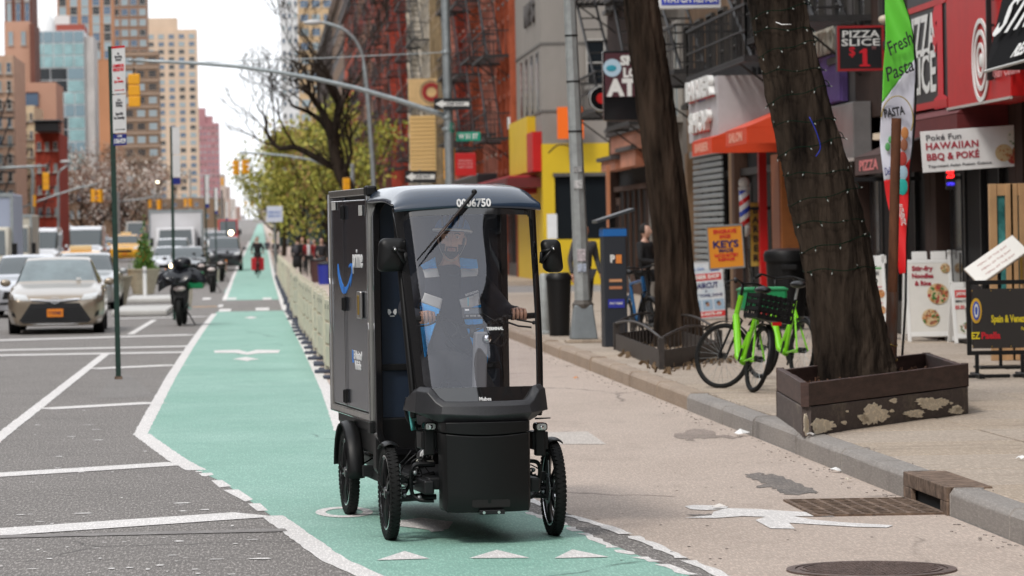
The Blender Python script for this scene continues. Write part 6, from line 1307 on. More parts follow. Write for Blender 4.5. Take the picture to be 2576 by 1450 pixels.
def fpt(i, j): q = j*NJ; a = int(min(q, NJ-1)); A, B = fl[a].lerp(fl[a+1], q-a), fr[a].lerp(fr[a+1], q-a); p = A.lerp(B, i); return p+Vector((0, .035*math.sin(i*3.1+j*9)+.02*math.sin(j*31+i*4)-.01, 0))
def jcut(i, zf):
    for k in range(401):
        if fpt(i, k/400).z > zf(i): return k/400
    return 1
JR = [jcut(i/28, lambda i: zr+(zr2-zr)*i**2) for i in range(29)]; JG = [jcut(i/28, lambda i: zg+(zg2-zg)*i) for i in range(29)]
for zi, nm in enumerate(('green_cloth', 'white_cloth', 'red_cloth')):
    lo_, hi_ = ((JG, [1]*29), (JR, JG), ([0]*29, JR))[zi]; b = MB(); b.grid(lambda i, v: fpt(i, lo_[round(i*28)]+(hi_[round(i*28)]-lo_[round(i*28)])*v), 28, 50); b.build(nm, cols_f[zi], t, 'all', solid=.003)
b = MB(); b.tube([p+Vector((.008, 0, 0)) for p in fr[::3]]+[fr[-1]], .012, 8); b.tube([fr[0]+Vector((.008, 0, 0)), fr[0]+Vector((-.0, 0, -.3)), Vector((-.02, 0, .0))], .013, 8); b.build('flag_pole', BLACK, t, 'all')
b = MB(); b.tube([Vector((-.02, 0, .3)), Vector((-.3, -.2, .0))], .012, 6); b.tube([Vector((-.02, 0, .3)), Vector((.28, -.2, .0))], .012, 6); b.tube([Vector((-.02, 0, .3)), Vector((0, .35, .0))], .012, 6); b.build('pole_base', BLACK, t)
FI = mat('flag_ink', (.015,.015,.02), .6)
def fl_text(s, x, y, h, m_, w_, sh=0, rot=0, bold=.02): text(s, h, m_, t, Matrix.Translation(at(x, y, Y=Yf-.075)-F0) @ ym(0, 0, 0) @ Matrix.Rotation(R(rot), 4, 'Z'), bold=bold, width=w_, shear=sh)
fl_text('Fresh', 2262, 112, .14, FI, .28, .35, 28, .015); fl_text('Pasta', 2260, 178, .14, FI, .30, .35, 22, .015); fl_text('PASTA', 2249, 283, .085, FI, .21, .05, 9, .05); fl_text('Delicious', 2243, 430, .08, mat('flag_ink_blue', (.03,.04,.2), .6), .15, .3, 12); fl_text('AUTHENTIC', 2268, 540, .05, SGW, .22, 0, -80, .03)
b = MB(); q = [at(2257+40*math.sin(a), 300-58*math.cos(a), Y=Yf-.08)-F0 for a in [k*.2-1.5 for k in range(19)]]; b.tube(q, .006, 5); b.build('gold_ring_print', mat('gold_ink', (.35,.25,.06), .6), t)
for (x, y, c_, r_) in ((2276, 335, F5, .05), (2274, 365, F1, .05), (2270, 400, F4, .06), (2270, 470, mat('jar_teal', (.02,.4,.35), .5), .07), (2272, 435, mat('jar_blue', (.35,.5,.6), .5), .06), (2233, 370, GRN, .035), (2240, 352, GRN, .03)): b = MB(); b.ball(at(x, y, Y=Yf-.07)-F0, (r_*.8, .01, r_*1.25), 9, 6); b.build('flag_picture', c_, t)
# iron railing round the first tree
t = thing('tree_guard', (T1.x, T1.y, SZ), 0, 'low curved iron tree guard around the first trunk', 'tree guard'); GI = mat('guard_iron', (.035,.028,.025), .55, var=.3, scale=8)
g = lambda x, y, z=SZ: gp(x, y, z)-Vector((T1.x, T1.y, 0))+Vector((0, 0, 0))
A = gp(1665, 930, SZ); B = gp(1550, 868+12, SZ); Cc = gp(1810, 905, SZ); A_, B_, C_ = [Vector((p.x-T1.x, p.y-T1.y, 0)) for p in (A, B, Cc)]; D_ = B_+(C_-A_)
for (p, q) in ((A_, B_), (A_, C_), (B_, D_), (D_, C_)):
    b = MB(); N = 14; tp = [p.lerp(q, k/N)+Vector((0, 0, .36-.10*math.sin(math.pi*k/N)*0+(.10*math.sin(math.pi*(k/N))))) for k in range(N+1)]; b.tube(tp, .016, 6); b.build('top_rail', GI, t, 'all')
    b = MB(); b.box(0, 1, 0, 1, 0, 1) if False else None
    d = (q-p); 
    for k in range(N+1): c = p.lerp(q, k/N); b.tube([c+Vector((0,0,.02)), tp[k]], .007, 5)
    b.build('pickets', GI, t)['kind'] = 'stuff'
    b = MB(); M = frame_m(p, d, EZ); b.box(0, d.length, 0, .22, -.012, .012, M); b.build('base_panel', GI, t)
for c in (A_, B_, C_, D_): b = MB(); b.box(c.x-.035, c.x+.035, c.y-.035, c.y+.035, -.01, .37); b.build('corner_post', GI, t, bevel=.005)
b = MB(); rd = random.Random(2); 
for i in range(200): u, v = rd.uniform(-.15, 1.2), rd.uniform(-.2, .15) if i % 2 else rd.random(); p = A_.lerp(C_, u)+(B_-A_)*v; s = rd.uniform(.02, .05); M = Matrix.Translation(p+Vector((0, 0, .03))) @ Euler((rd.uniform(0, 3), rd.uniform(0, 3), rd.uniform(0, 3))).to_matrix().to_4x4(); b.box(-s, s, -s*.5, s*.5, -.003, .003, M)
b.v = [(x+T1.x, y+T1.y, z+SZ) for x, y, z in b.v]; tag(b.build('fallen_leaves', mat('dry_leaves', (.12,.07,.03), .9, var=.5, scale=9, col2=(.25,.17,.1))), 'dry leaves and scraps heaped against the tree guard', 'leaves', kind='stuff')
for i, (x, y) in enumerate(((1682, 922), (1742, 914), (1797, 880), (1612, 905))):
    litter(x, y, .045, ['white cup lying at the corner of the tree guard', 'white cup beside the tree guard panel', 'white scrap right of the tree guard', 'pale crumpled bag by the left guard corner'][i], z=SZ, name='paper_cup')
# street lamp pole with pyramid base
pl = gp(1468, 862, SZ); pl.z = SZ; t = thing('street_lamp', pl, 0, 'grey steel lamp post with flared square base beside the parking kiosk', 'street lamp'); kk = pl.y/F
POLE = mat('pole_grey', (.33,.35,.35), .55, .3, var=.15, scale=6)
b = MB(); b.box(-.26, .26, -.26, .26, 0, .05); b.build('plinth', CONC, t, bevel=.01); b = MB(); vs = [(s1*.195, s2*.195, .05) for s1, s2 in ((-1,-1),(1,-1),(1,1),(-1,1))]+[(s1*.135, s2*.135, .55) for s1, s2 in ((-1,-1),(1,-1),(1,1),(-1,1))]; b.add(vs, [(0,3,2,1),(4,5,6,7),(0,1,5,4),(1,2,6,5),(2,3,7,6),(3,0,4,7)]); b.build('base_cover', mat('base_grey', (.2,.225,.24), .5, .2, var=.1, scale=5), t, bevel=.02)
tp = at(1433, 0, Y=pl.y)-pl; tp2 = tp*2.3; tp2.z = tp.z*2.3; b = MB(); b.tube([(0, 0, .52), tp, tp2], [.118, .088, .06], 8); b.build('pole', POLE, t, 25)
b = MB(); b.lathe([(.15, .50), (.16, .56), (.13, .60), (.12, .62)], n=12); b.build('collar', mat('collar_dark', (.08,.07,.06), .6), t)
for i, (y, h_, c_) in enumerate(((463, 22, (.5,.5,.5)), (640, 30, (.45,.4,.42)), (672, 20, (.4,.45,.55)), (425, 14, (.3,.3,.3)))):
    f_ = (765-y)/765; c = Vector((0, 0, .55)).lerp(tp, f_); r_ = .118-.03*f_; b = MB(); b.box(-.06, .06, -r_-.004, -r_+.03, c.z-h_*kk/2, c.z+h_*kk/2, Matrix.Translation((c.x, 0, 0))); b.build('sticker', mat('sticker_%d' % i, c_, .6, var=.5, scale=30), t)
for y in (90, 205, 330): f_ = (765-y)/765; c = Vector((0, 0, .55)).lerp(tp, f_); b = MB(); b.lathe([(.122-.03*f_, -.012), (.122-.03*f_, .012)], c=(c.x, 0, c.z), n=16); b.build('steel_band', DARKM, t)
# parking kiosk
pk_ = gp(1547, 873, SZ); pk_.z = SZ; kk = pk_.y/F; t = thing('parking_kiosk', pk_, R(6), 'tall dark parking meter kiosk with blue band and slanted solar panel', 'parking meter'); hw, hh = 29*kk, 300*kk
KG = mat('kiosk_grey', (.022,.027,.036), .5); b = MB(); b.box(-hw, hw, -.12, .14, 0, hh); b.build('cabinet', KG, t, bevel=.012); b = MB(); b.box(-hw-.006, hw+.006, -.126, .146, hh-.12, hh-.02); b.build('blue_band', mat('kiosk_blue', (.01,.13,.42), .5), t)
b = MB(); M = Matrix.Translation((.03, 0, hh+.17)) @ Matrix.Rotation(R(-17), 4, 'Y'); b.box(-.30, .27, -.14, .2, -.02, .02, M); b.build('solar_panel', mat('solar_panel', (.04,.045,.05), .3), t, bevel=.005); b = MB(); b.box(-.04, .04, 0, .06, hh, hh+.15); b.build('panel_stem', DARKM, t)
text('P', .10, SGW, t, ym(-.04, -.124, hh-.44), bold=.08, width=.07); b = MB(); b.box(.01, .09, -.13, -.12, hh-.5, hh-.38); b.build('orange_emblem', mat('emblem_orange', (.75,.25,.05), .5), t)
for (z, c_, w_) in ((-.74, (.6,.3,.15), .13), (-.84, (.5,.2,.1), .13)): b = MB(); b.box(-.09, .09, -.127, -.12, hh+z-.02, hh+z+.02); b.build('label_strip', mat('kiosk_label_%d' % int(-z*100), c_, .5), t)
b = MB(); b.box(-.11, .12, -.13, -.12, hh-1.12, hh-1.0); b.build('blue_label', mat('kiosk_label_blue', (.03,.04,.35), .5), t); text('PAY HERE', .03, SGW, t, ym(0, -.132, hh-1.06), bold=.03, width=.18)
# dark bins and bollard left of the lamp
for i, (x, y, w_, h_, lb, Y_) in enumerate(((1408, 838, 62, 160, 'black rubbish bin beside the lamp post base', None), (1385, 830, 40, 150, 'grey steel bin partly behind the vehicle mirror', None))):
    p = gp(x, y+8, SZ); p.z = SZ; k = p.y/F; t = thing('litter_bin', p, 0, lb, 'rubbish bin'); r_ = w_*k/2; h = h_*k; m_ = BLACK if i == 0 else STEEL
    b = MB(); b.lathe([(r_*.82, 0), (r_, h*.88)], n=20); b.build('bin_body', m_, t, 40); b = MB(); b.lathe([(r_*1.06, h*.88), (r_*1.06, h*.93), (r_*.8, h), (.01, h)], n=20); b.build('lid', m_, t, 40)
p = gp(1371, 842, SZ); p.z = SZ; t = thing('bollard', p, 0, 'short pale grey bollard seen just right of the windshield', 'bollard'); b = MB(); b.lathe([(.085, 0), (.085, .92), (.06, .97)], n=20); b.build('post', POLE, t, 40); b = MB(); b.lathe([(.13, 0), (.13, .04), (.1, .06)], n=20); b.build('base_ring', POLE, t, 40)
# big black trash can behind the bikes
p = gp(1980, 830, SZ); p.z = SZ; k = p.y/F; t = thing('litter_bin', p, 0, 'large black round rubbish can behind the green bicycles', 'rubbish bin'); r_ = 54*k; h = 205*k
b = MB(); b.lathe([(r_*.8, .02), (r_*.93, h*.86)], n=32); b.build('bin_body', BLACK, t, 40); b = MB(); b.lathe([(r_*1.02, h*.84), (r_*1.04, h*.92), (r_*.96, h*.97), (r_*.5, h), (.01, h)], n=32); b.build('lid', BLACK, t, 40); b = MB(); b.box(-r_*.35, r_*.35, -r_-.02, -r_*.8, h*.74, h*.80); b.build('handle_slot', DARKM, t, bevel=.01)
# --- bicycles
def bicycle(loc, rz, label, fcol, s=1.0, wr=.335, fat=.024, crate=None, group=None, turn=20, front_box=None, name='bicycle', step=False, lean=4, fm_=None, cat='bicycle'):
    t = thing(name, loc, rz, label, cat, group); t.rotation_euler = (R(lean), 0, rz) if False else (0, 0, rz)
    fm = fm_ or mat('frame_'+str(int(fcol[0]*99))+str(int(fcol[1]*99)), fcol, .3, coat=.4); LM = Matrix.Rotation(R(lean), 4, 'X')
    T = lambda *p: LM @ Vector(p)
    def wheel_(cx, st=0):
        W = LM @ Matrix.Translation((cx, 0, wr)) @ Matrix.Rotation(R(st), 4, 'Z')
        def fix(b): b.v = [tuple(W @ Vector(v)) for v in b.v]; return b
        b = MB(); b.lathe([(wr-fat+fat*math.cos(a), fat*math.sin(a)) for a in [k*math.pi/4 for k in range(8)]], axis='Y', n=44, closed=True); wo = fix(b).build('wheel', RUBBER, t, 'all')
        b = MB(); b.lathe([(wr-fat*2, -.012), (wr-fat*1.6, -.014), (wr-fat*1.6, .014), (wr-fat*2, .012)], axis='Y', n=44, closed=True); b.lathe([(.03, -.04), (.03, .04)], axis='Y', n=12); fix(b).build('rim', DARKM, wo, 35)
        b = MB()
        for k in range(28): a = 2*math.pi*k/28; b.tube([(.028*math.cos(a+.5*(-1)**k), .025*(-1)**k, .028*math.sin(a+.5*(-1)**k)), ((wr-fat*2)*math.cos(a), 0, (wr-fat*2)*math.sin(a))], .0014, 3)
        fix(b).build('spokes', STEEL, wo)['kind'] = 'stuff'
    wb = 1.12*s; wheel_(0, 0); wheel_(wb, turn)
    bb = (wb*.40, 0, wr-.04); st_ = (wb*.27, 0, wr+.52); hd = (wb*.80, 0, wr+.58); hd2 = (wb*.83, 0, wr+.42)
    b = MB(); q = .03
    if step: b.tube([T(*bb), T(wb*.55, 0, wr+.0), T(*hd2)], [.036, .04, .036], 10); b.tube([T(*bb), T(*st_)], .022, 8); b.tube([T(wb*.5, 0, wr+.02), T(wb*.35, 0, wr+.25)], .03, 8)
    else: b.tube([T(*bb), T(*hd2)], q, 8); b.tube([T(*st_), T(*hd)], .022, 8); b.tube([T(*bb), T(*st_)], .022, 8)
    for s_ in (-.06, .06): b.tube([T(0, s_, wr), T(*bb)], .012, 6); b.tube([T(0, s_, wr), T(st_[0], 0, st_[2]-.08)], .011, 6)
    b.tube([T(*hd2), T(wb*.79, 0, wr+.63)], .028, 8); b.build('bicycle_frame', fm, t, 35)
    b = MB(); S_ = Matrix.Translation((wb, 0, wr)) @ Matrix.Rotation(R(turn), 4, 'Z')
    for s_ in (-.065, .065): b.tube([LM @ S_ @ Vector((0, s_, 0)), LM @ S_ @ Vector((-.11, s_, wr+.06)), T(wb*.83, 0, wr+.42)], .013, 6)
    b.build('fork', BLACK, t, 35)
    b = MB(); hz = wr+.75; TM = Matrix.Translation((wb*.80, 0, hz)) @ Matrix.Rotation(R(turn), 4, 'Z')
    b.tube([T(wb*.79, 0, wr+.6), T(wb*.80, 0, hz)], .016, 8); b.tube(spline([LM @ TM @ Vector(p) for p in ((-.12, -.31, -.01), (-.03, -.2, .03), (0, 0, 0), (-.03, .2, .03), (-.12, .31, -.01))], 4), .012, 8)
    b.build('handlebar', BLACK, t, 'all')
    for s_ in (-1, 1): b = MB(); b.tube([LM @ TM @ Vector((-.12, s_*.32, -.01)), LM @ TM @ Vector((-.07, s_*.24, .015))], .018, 8); b.build('grip', RUBBER, t, 'all'); b = MB(); b.tube([LM @ TM @ Vector((-.03, s_*.2, .02)), LM @ TM @ Vector((.03, s_*.27, -.03))], .006, 5); b.build('brake_lever', DARKM, t)
    b = MB(); b.tube([T(*st_), T(st_[0]-.04, 0, wr+.66)], .014, 8); b.build('seat_post', STEEL, t); b = MB(); b.ball(T(st_[0]-.05, 0, wr+.69), (.14, .075, .04), 14, 8); b.build('saddle', BLACK, t, 'all')
    b = MB(); b.lathe([(.09, -.012), (.09, .012), (.02, .014)], c=(bb[0], -.05, bb[2]), axis='Y', n=20); b.tube([(bb[0], -.05, bb[2]), (bb[0]+.12, -.08, bb[2]-.12)], .012, 6); b.tube([(bb[0], .05, bb[2]), (bb[0]-.12, .08, bb[2]+.12)], .012, 6); b.v = [tuple(LM @ Vector(v)) for v in b.v]; b.build('crank', DARKM, t, 35)
    b = MB()
    for cx, st, a0, a1 in ((0, 0, 60, 200), (wb, turn, 40, 160)):
        W = LM @ Matrix.Translation((cx, 0, wr)) @ Matrix.Rotation(R(st), 4, 'Z'); b.grid(lambda i, j: W @ Vector((math.cos(R(a0+(a1-a0)*i))*(wr+.022), (j-.5)*.065, math.sin(R(a0+(a1-a0)*i))*(wr+.022))), 16, 3)
    b.build('mudguards', BLACK, t, 'all', solid=.003)['kind'] = 'stuff'
    if crate:
        b = MB(); bx = LM @ Matrix.Translation((-.05, 0, wr*2+.06)); L_, W_, H_ = .2, .18, .24
        for (x0, x1, y0, y1) in ((-L_, L_, -W_, -W_+.008), (-L_, L_, W_-.008, W_), (-L_, -L_+.008, -W_, W_), (L_-.008, L_, -W_, W_)):
            for z in (0, .07, .14, .2): b.box(x0, x1, y0, y1, z, z+.035, bx)
            for k in range(8):
                if x1-x0 > .1: xx = x0+(x1-x0)*k/7; b.box(xx-.008, xx+.008, y0, y1, 0, H_, bx)
                else: yy = y0+(y1-y0)*k/7; b.box(x0, x1, yy-.008, yy+.008, 0, H_, bx)
        b.box(-L_, L_, -W_, W_, -.01, 0, bx); b.build('rear_crate', crate, t)
    b = MB(); b.cbox(T(-.34, 0, wr+.36), (.02, .09, .035)); b.build('rear_lamp', mat('red_lamp', (.5,.01,.01), .3), t)
    return t
LIME = (.20,.60,.008)
LIMEM = mat('lime_frame', LIME, .35, coat=.3)
pb1 = gp(1868, 972, SZ); pb1.z = SZ
p_a = gp(1893, 988, SZ); bicycle(Vector((p_a.x, p_a.y, SZ)), R(101), 'lime green rental bicycle with black rear crate and big front wheel turned left', LIME, crate=BLACK, turn=38, step=True, lean=12, fm_=LIMEM, name='rental_bicycle')
p_c = gp(2012, 962, SZ); bicycle(Vector((p_c.x, p_c.y, SZ)), R(104), 'second lime green bicycle parked right of the first with a green basket', LIME, turn=10, step=True, lean=6, fm_=LIMEM, name='rental_bicycle')
t = thing('delivery_bag', at(1918, 752, Y=36.6), R(5), 'bright green delivery bag resting between the two lime bicycles', 'bag'); b = MB(); b.box(-.22, .24, -.1, .2, -.12, .12); b.build('bag_body', mat('delivery_green', (.01,.24,.08), .5, var=.15, scale=5), t, bevel=.03); b = MB(); b.box(-.23, .25, -.11, .21, .08, .105); b.build('bag_lid_seam', mat('delivery_green_dark', (.005,.16,.05), .5), t, bevel=.01)
p_d = gp(1600, 868, SZ); bicycle(Vector((p_d.x, p_d.y+1.0, SZ)), R(-78), 'blue and white bicycle parked between the kiosk and the first tree', (.02,.12,.3), turn=8, lean=4)
# people on this side
p = gp(1490, 828, SZ); person(Vector((p.x+.02, p.y+1.5, SZ)), R(20), 'man in grey jacket standing behind the lamp post', 1.74, top=(.05,.05,.055), legs=(.02,.02,.025), skin=mat('mid_skin', (.4,.2,.13), .5), group=None)
p = gp(1668, 835, SZ); person(Vector((p.x, p.y+2.5, SZ)), R(60), 'person in black clothes half hidden by the first tree trunk', 1.72, top=(.012,.012,.014), legs=(.012,.012,.014), arms='front')
# sign posts with parking regulation signs (green steel posts on the left)
def sign_post(x, ytop, ybase, Y, label, detail=False, h=4.27, rz=62):
    b0_ = at(x, ybase, Y=Y) if not detail else gp(x, ybase); P0 = Vector((b0_.x, b0_.y, 0)); top = at(x-(20 if detail else 6), ytop, Y=P0.y); t = thing('sign_post', P0, 0, label, 'sign post')
    tp = top-P0; b = MB(); d = tp.normalized()
    for (x0, x1, y0, y1) in ((-.033, .033, -.004, .004), (-.033, -.026, .004, .035), (.026, .033, .004, .035)):
        vs = [Vector((x_, y_, 0)) for x_, y_ in ((x0,y0),(x1,y0),(x1,y1),(x0,y1))]; b.add(vs+[v+tp for v in vs], [(0,3,2,1),(4,5,6,7),(0,1,5,4),(1,2,6,5),(2,3,7,6),(3,0,4,7)])
    b.build('post', GREENPOLE, t)
    if detail: b = MB(); b.box(-.05, .05, -.02, .05, 0, .04); b.build('foot', RUST, t)
    k = P0.y/F; M0 = Matrix.Translation(tp) @ Matrix.Rotation(R(-rz), 4, 'Z'); W = .31
    z_ = 0
    for (hh, c_, nm) in ((.62, WHT, 'regulation_sign'), (.50, WHT, 'regulation_sign'), (.16, mat('sign_navy', (.02,.03,.2), .5), 'number_plate')):
        b = MB(); M = M0 @ Matrix.Translation((.05, -.012, z_-hh)); b.box(0, W, -.004, 0, .008, hh-.008, M); so_ = b.build(nm, c_, t)
        if detail:
            if hh > .3:
                b = MB(); rc = LR if z_ == 0 else GRY
                b.box(0, W, -.0055, -.004, hh-.035, hh-.008, M) if z_ == 0 else None; b.box(.05, .26, -.0055, -.004, .045, .055, M); b.prism([(.25, .035), (.25, .065), (.285, .05)], -.0055, -.004, 'XZ', M); b.build('arrow', rc, so_)
                ls = (('No', .83, .03, GRY), ('Standing', .77, .03, GRY), ('Except', .71, .03, GRY), ('COMMERCIAL', .58, .04, LR), ('VEHICLES ONLY', .50, .04, LR), ('7am', .33, .03, LR), ('7pm Sunday', .26, .03, LR)) if z_ == 0 else (('2 hr', .85, .03, GRY), ('Metered', .78, .03, GRY), ('Parking', .71, .03, GRY), ('7pm-Mid', .5, .035, GRY), ('Inc Sunday', .40, .035, GRY))
                for s_, q, h_, m__ in ls: text(s_, h_, m__, so_, M @ ym(W/2, -.006, hh*q), bold=.04, width=min(.27, len(s_)*h_*.72))
            else: text('ZONE', .03, SGW, so_, M @ ym(W/2, -.006, hh*.78)); text('106429', .06, SGW, so_, M @ ym(W/2, -.006, hh*.38), bold=.04, width=.27)
        z_ -= hh
    return t
sign_post(298, 117, 955, 45.7, 'dark green sign post with white parking signs standing in the asphalt', True, rz=55)
sign_post(437, 320, 700, 79, 'second dark green sign post behind the covered moped', rz=57)
sign_post(521, 441, 650, 139, 'third green sign post near the box truck'); sign_post(545, 473, 650, 174, 'fourth green sign post near the red truck'); sign_post(573, 508, 640, 245, 'fifth far green sign post'); sign_post(588, 530, 640, 330, 'sixth farthest green sign post')
# mast arm signal at the crossing
PM = gp(1137, 780); PM = Vector((at(1137, 600, Y=90).x, 90, SZ)); t = thing('traffic_signal', PM, 0, 'grey mast arm signal pole with long arm reaching over the road and street name signs', 'traffic signal')
tp = at(1120, 0, Y=90)-PM; tp = Vector((tp.x, 0, tp.z)); up = tp*1.35
b = MB(); b.tube([(0, 0, 0), tp, up], [.13, .11, .10], 14); b.build('pole', STEEL, t, 40)
ap = [at(x, y, Y=90)-PM for x, y in ((1125, 296), (1100, 285), (1000, 252), (900, 223), (800, 200), (700, 182), (600, 168), (500, 160), (420, 156), (328, 153))]
b = MB(); b.tube(ap, [.07, .07, .066, .06, .056, .052, .05, .047, .045, .042], 10); b.build('mast_arm', STEEL, t, 'all'); b = MB(); b.tube([at(1122, 132, Y=90)-PM, at(800, 147, Y=90)-PM, at(500, 157, Y=90)-PM], .012, 6); b.build('guy_wire', STEEL, t)
b = MB(); b.ball(at(328, 153, Y=90)-PM, (.08, .08, .05)); b.build('arm_cap', STEEL, t, 'all')
for y in (132, 296, 325): c = at(1122+(y-100)*.016, y, Y=90)-PM; b = MB(); b.lathe([(.14, -.04), (.14, .04)], c=(c.x, 0, c.z), n=16); b.build('clamp', STEEL, t, bevel=.01)
def lantern(par, c, s=1.0, m=None, rz=0, name='signal_head', face=True):
    """three section yellow signal head hung at c (its top), facing +/-Y"""
    m = m or mat('signal_yellow', (.82,.37,.01), .45, var=.06, scale=4); M = Matrix.Translation(c) @ Matrix.Rotation(R(rz), 4, 'Z'); b = MB()
    for k in range(3): b.box(-.15*s, .15*s, -.1*s, .1*s, -.28*s*(k+1)+.005, -.28*s*k-.005, M)
    o = b.build(name, m, par, bevel=.025*s)
    b = MB()
    for k in range(3): b.tube([M @ Vector((0, (.1+.0)*s, -.28*s*(k+.5))), M @ Vector((0, .28*s, -.28*s*(k+.5)))], .11*s, 12)
    b.build('visors', m, o, 40); b = MB(); b.tube([M @ Vector((0, 0, 0)), M @ Vector((0, 0, .15*s))], .02*s, 6); b.build('hanger', DARKM, o)
    return o
lantern(t, at(337, 186, Y=90)-PM, 1.0)
lantern(t, at(1136, 372, Y=90)-PM+Vector((-.05, .2, 0)), .95)
ow = MC.get('x') or mat('one_way_black', (.01,.01,.012), .5)
def one_way(par, x0, x1, y0, y1, Y, base):
    a, c = at(x0, (y0+y1)/2, Y=Y)-base, at(x1, (y0+y1)/2, Y=Y)-base; hh = (y1-y0)*Y/F/2; M = frame_m((a+c)/2+Vector((0, -.16, 0)), c-a, EZ); hw = (c-a).length/2
    b = MB(); b.box(-hw, hw, -hh, hh, -.004, .002, M); o = b.build('one_way_sign', ow, par)
    b = MB(); q = [(-.94, 0), (-.5, .72), (-.5, .36), (.92, .36), (.92, -.36), (-.5, -.36), (-.5, -.72)]; b.add([M @ Vector((x*hw, y*hh, .004)) for x, y in q], [tuple(range(7))[::-1]]); bb_ = b.build('arrow', SGW, o)
    bm = bmesh.new(); bm.from_mesh(bb_.data); bmesh.ops.triangulate(bm, faces=bm.faces); bm.to_mesh(bb_.data); bm.free()
    text('ONE WAY', hh*.42, GRY, o, M @ Matrix.Translation((hw*.15, 0, .007)), bold=.06, width=hw*1.0); return o
one_way(t, 1091, 1183, 248, 277, 90, PM)
t = thing('street_sign', at(1056, 445, Y=100), 0, 'black and white one way arrow sign just above the vehicle roof', 'sign'); one_way(t, 1018, 1096, 430, 461, 100, t.location); b = MB(); b.tube([(0, .05, .2), (0, .05, -3.2)], .03, 8); b.build('post', STEEL, t)
t = thing('street_sign', at(1178, 344, Y=90), 0, 'green street name sign reading W 51 ST on the mast pole', 'sign'); GS = mat('street_green', (.0,.30,.19), .5); hw = 31*90/F; b = MB(); b.box(-hw, hw, 0, .02, -.115, .115); b.build('plate', GS, t, bevel=.01); text('W 51 ST', .12, SGW, t, ym(0, -.004, 0), bold=.05, width=hw*1.6)
t = thing('street_sign', at(1139, 322, Y=90)+Vector((0, -.2, 0)), R(78), 'small green avenue name sign seen edge on beside the pole', 'sign'); b = MB(); b.box(-.3, .3, 0, .02, -.12, .12); b.build('plate', GS, t, bevel=.01); text('8 AV', .12, SGW, t, ym(0, -.004, 0), bold=.05)
t = thing('street_sign', at(1171, 413, Y=88.5), 0, 'square red sign with faint white words right of the mast pole', 'sign'); b = MB(); b.box(-.26, .26, 0, .02, -.29, .27); b.build('plate', RED, t, bevel=.01)
for i, s_ in enumerate(('EMERGENCY', 'ROUTE', 'KEEP CLEAR')): text(s_, .045, mat('letter_pink', (.7,.3,.3), .5), t, ym(0, -.004, .08-.08*i), bold=.03, width=.36)
# barricades between lane and strip
t = thing('barricade', (.79, 45.2, 0), R(90)); m_ = mat('tan_barrier', (.58,.54,.43), .7, var=.15, scale=4, bump=.2); 
b = MB(); b.box(-1.15, -1.07, -.03, .03, .02, 1.0); b.build('end_post', m_, t, bevel=.008); b = MB(); b.box(1.07, 1.15, -.03, .03, .02, 1.0); b.build('end_post', m_, t, bevel=.008)
for z0, z1 in ((.10, .36), (.40, .66), (.70, .96)): b = MB(); b.box(-1.07, 1.07, -.018, .018, z0, z1); b.build('board', m_, t, bevel=.006)
b = MB(); 
for x in (-.9, -.3, .3, .9): b.box(x-.06, x+.06, -.0195, .0195, .84, .90)
b.build('slots', DARK, t)
for x in (-.95, .95): b = MB(); b.box(x-.09, x+.09, -.17, .17, 0, .05); b.build('foot', mat('foot_blue_grey', (.06,.07,.1), .8), t, bevel=.02)
ed = resample(rp, [y for y in range(44, 101, 1)]); fy = 45.6; i = 0; rd = random.Random(12)
while fy < 168:
    ex = (resample(rp, [fy])[0].x if fy < 86 else .6)+.17; q = t if i == 0 else copy_tree(t); q.location = (ex+rd.uniform(-.02, .03), fy, gz(fy)); q.rotation_euler = (0, 0, R(90+rd.uniform(.8, 3.2)))
    tag(q, 'tan panel barricade in the line along the bike lane' if i > 3 else ['tan barricade nearest the cargo vehicle box','second tan barricade from the vehicle along the lane','third tan barricade from the vehicle along the lane','fourth tan barricade from the vehicle along the lane'][i], 'barrier', 'barricades along the bike lane'); fy += 2.55; i += 1
# ============================================================ BEYOND THE CROSSING: RIGHT SIDE ROW
t = thing('corner_building', (FX, 121.5, 0), 0, 'grey rendered corner building with yellow painted ground floor facing the cross street', 'building')
Yg = 121.5; zx = lambda y: at(1400, y, Y=Yg).z; xx = lambda x, y=400: at(x, y, Y=Yg).x-FX
b = MB(); b.box(0, 14, 0, 12, zx(362), 22); b.build('wall', GREYW, t); YEL = mat('yellow_wall', (.62,.42,.008), .6, var=.05, scale=1)
b = MB(); b.box(-.02, xx(1394), -.02, 12, 0, zx(362)); b.box(xx(1394), xx(1532), -.02, 12, zx(440), zx(362)); b.box(xx(1394), 14, -.02, 12, 0, zx(603)); b.build('painted_ground_floor', YEL, t)
b = MB(); b.box(xx(1394), 14, .1, .3, zx(603), zx(440)); b.build('dark_shop_window', WIN_D, t); b = MB(); b.box(xx(1390), xx(1534), -.10, -.02, zx(445), zx(436)); b.build('window_lintel', GREYST, t)
for y in (108, 278): b = MB(); b.box(-.03, 14, -.03, 12, zx(y)-.06, zx(y)+.02); b.build('wall_joint', mat('joint_dark', (.12,.11,.1), .8), t)
for k in range(4): b = MB(); y0 = 1.2+k*2.5; b.box(-.02, .1, y0, y0+1.0, zx(275), zx(125)); b.build('slit_window', WIN_D, t)
for k, ch in enumerate(('N', 'Y', 'S')): text(ch, .75, GREYST, t, xm(2.5+k*1.6 if False else 5.7-k*1.5, zx(18), -.05), bold=.05, ext=.05, sx=2)
b = MB(); b.box(xx(1462), 14, -.01, .0, zx(255), zx(120)); 
for x in (1515, 1560): add_window(t, (xx(x), -.02, zx(160)), 1.0, 1.6, 'Y')
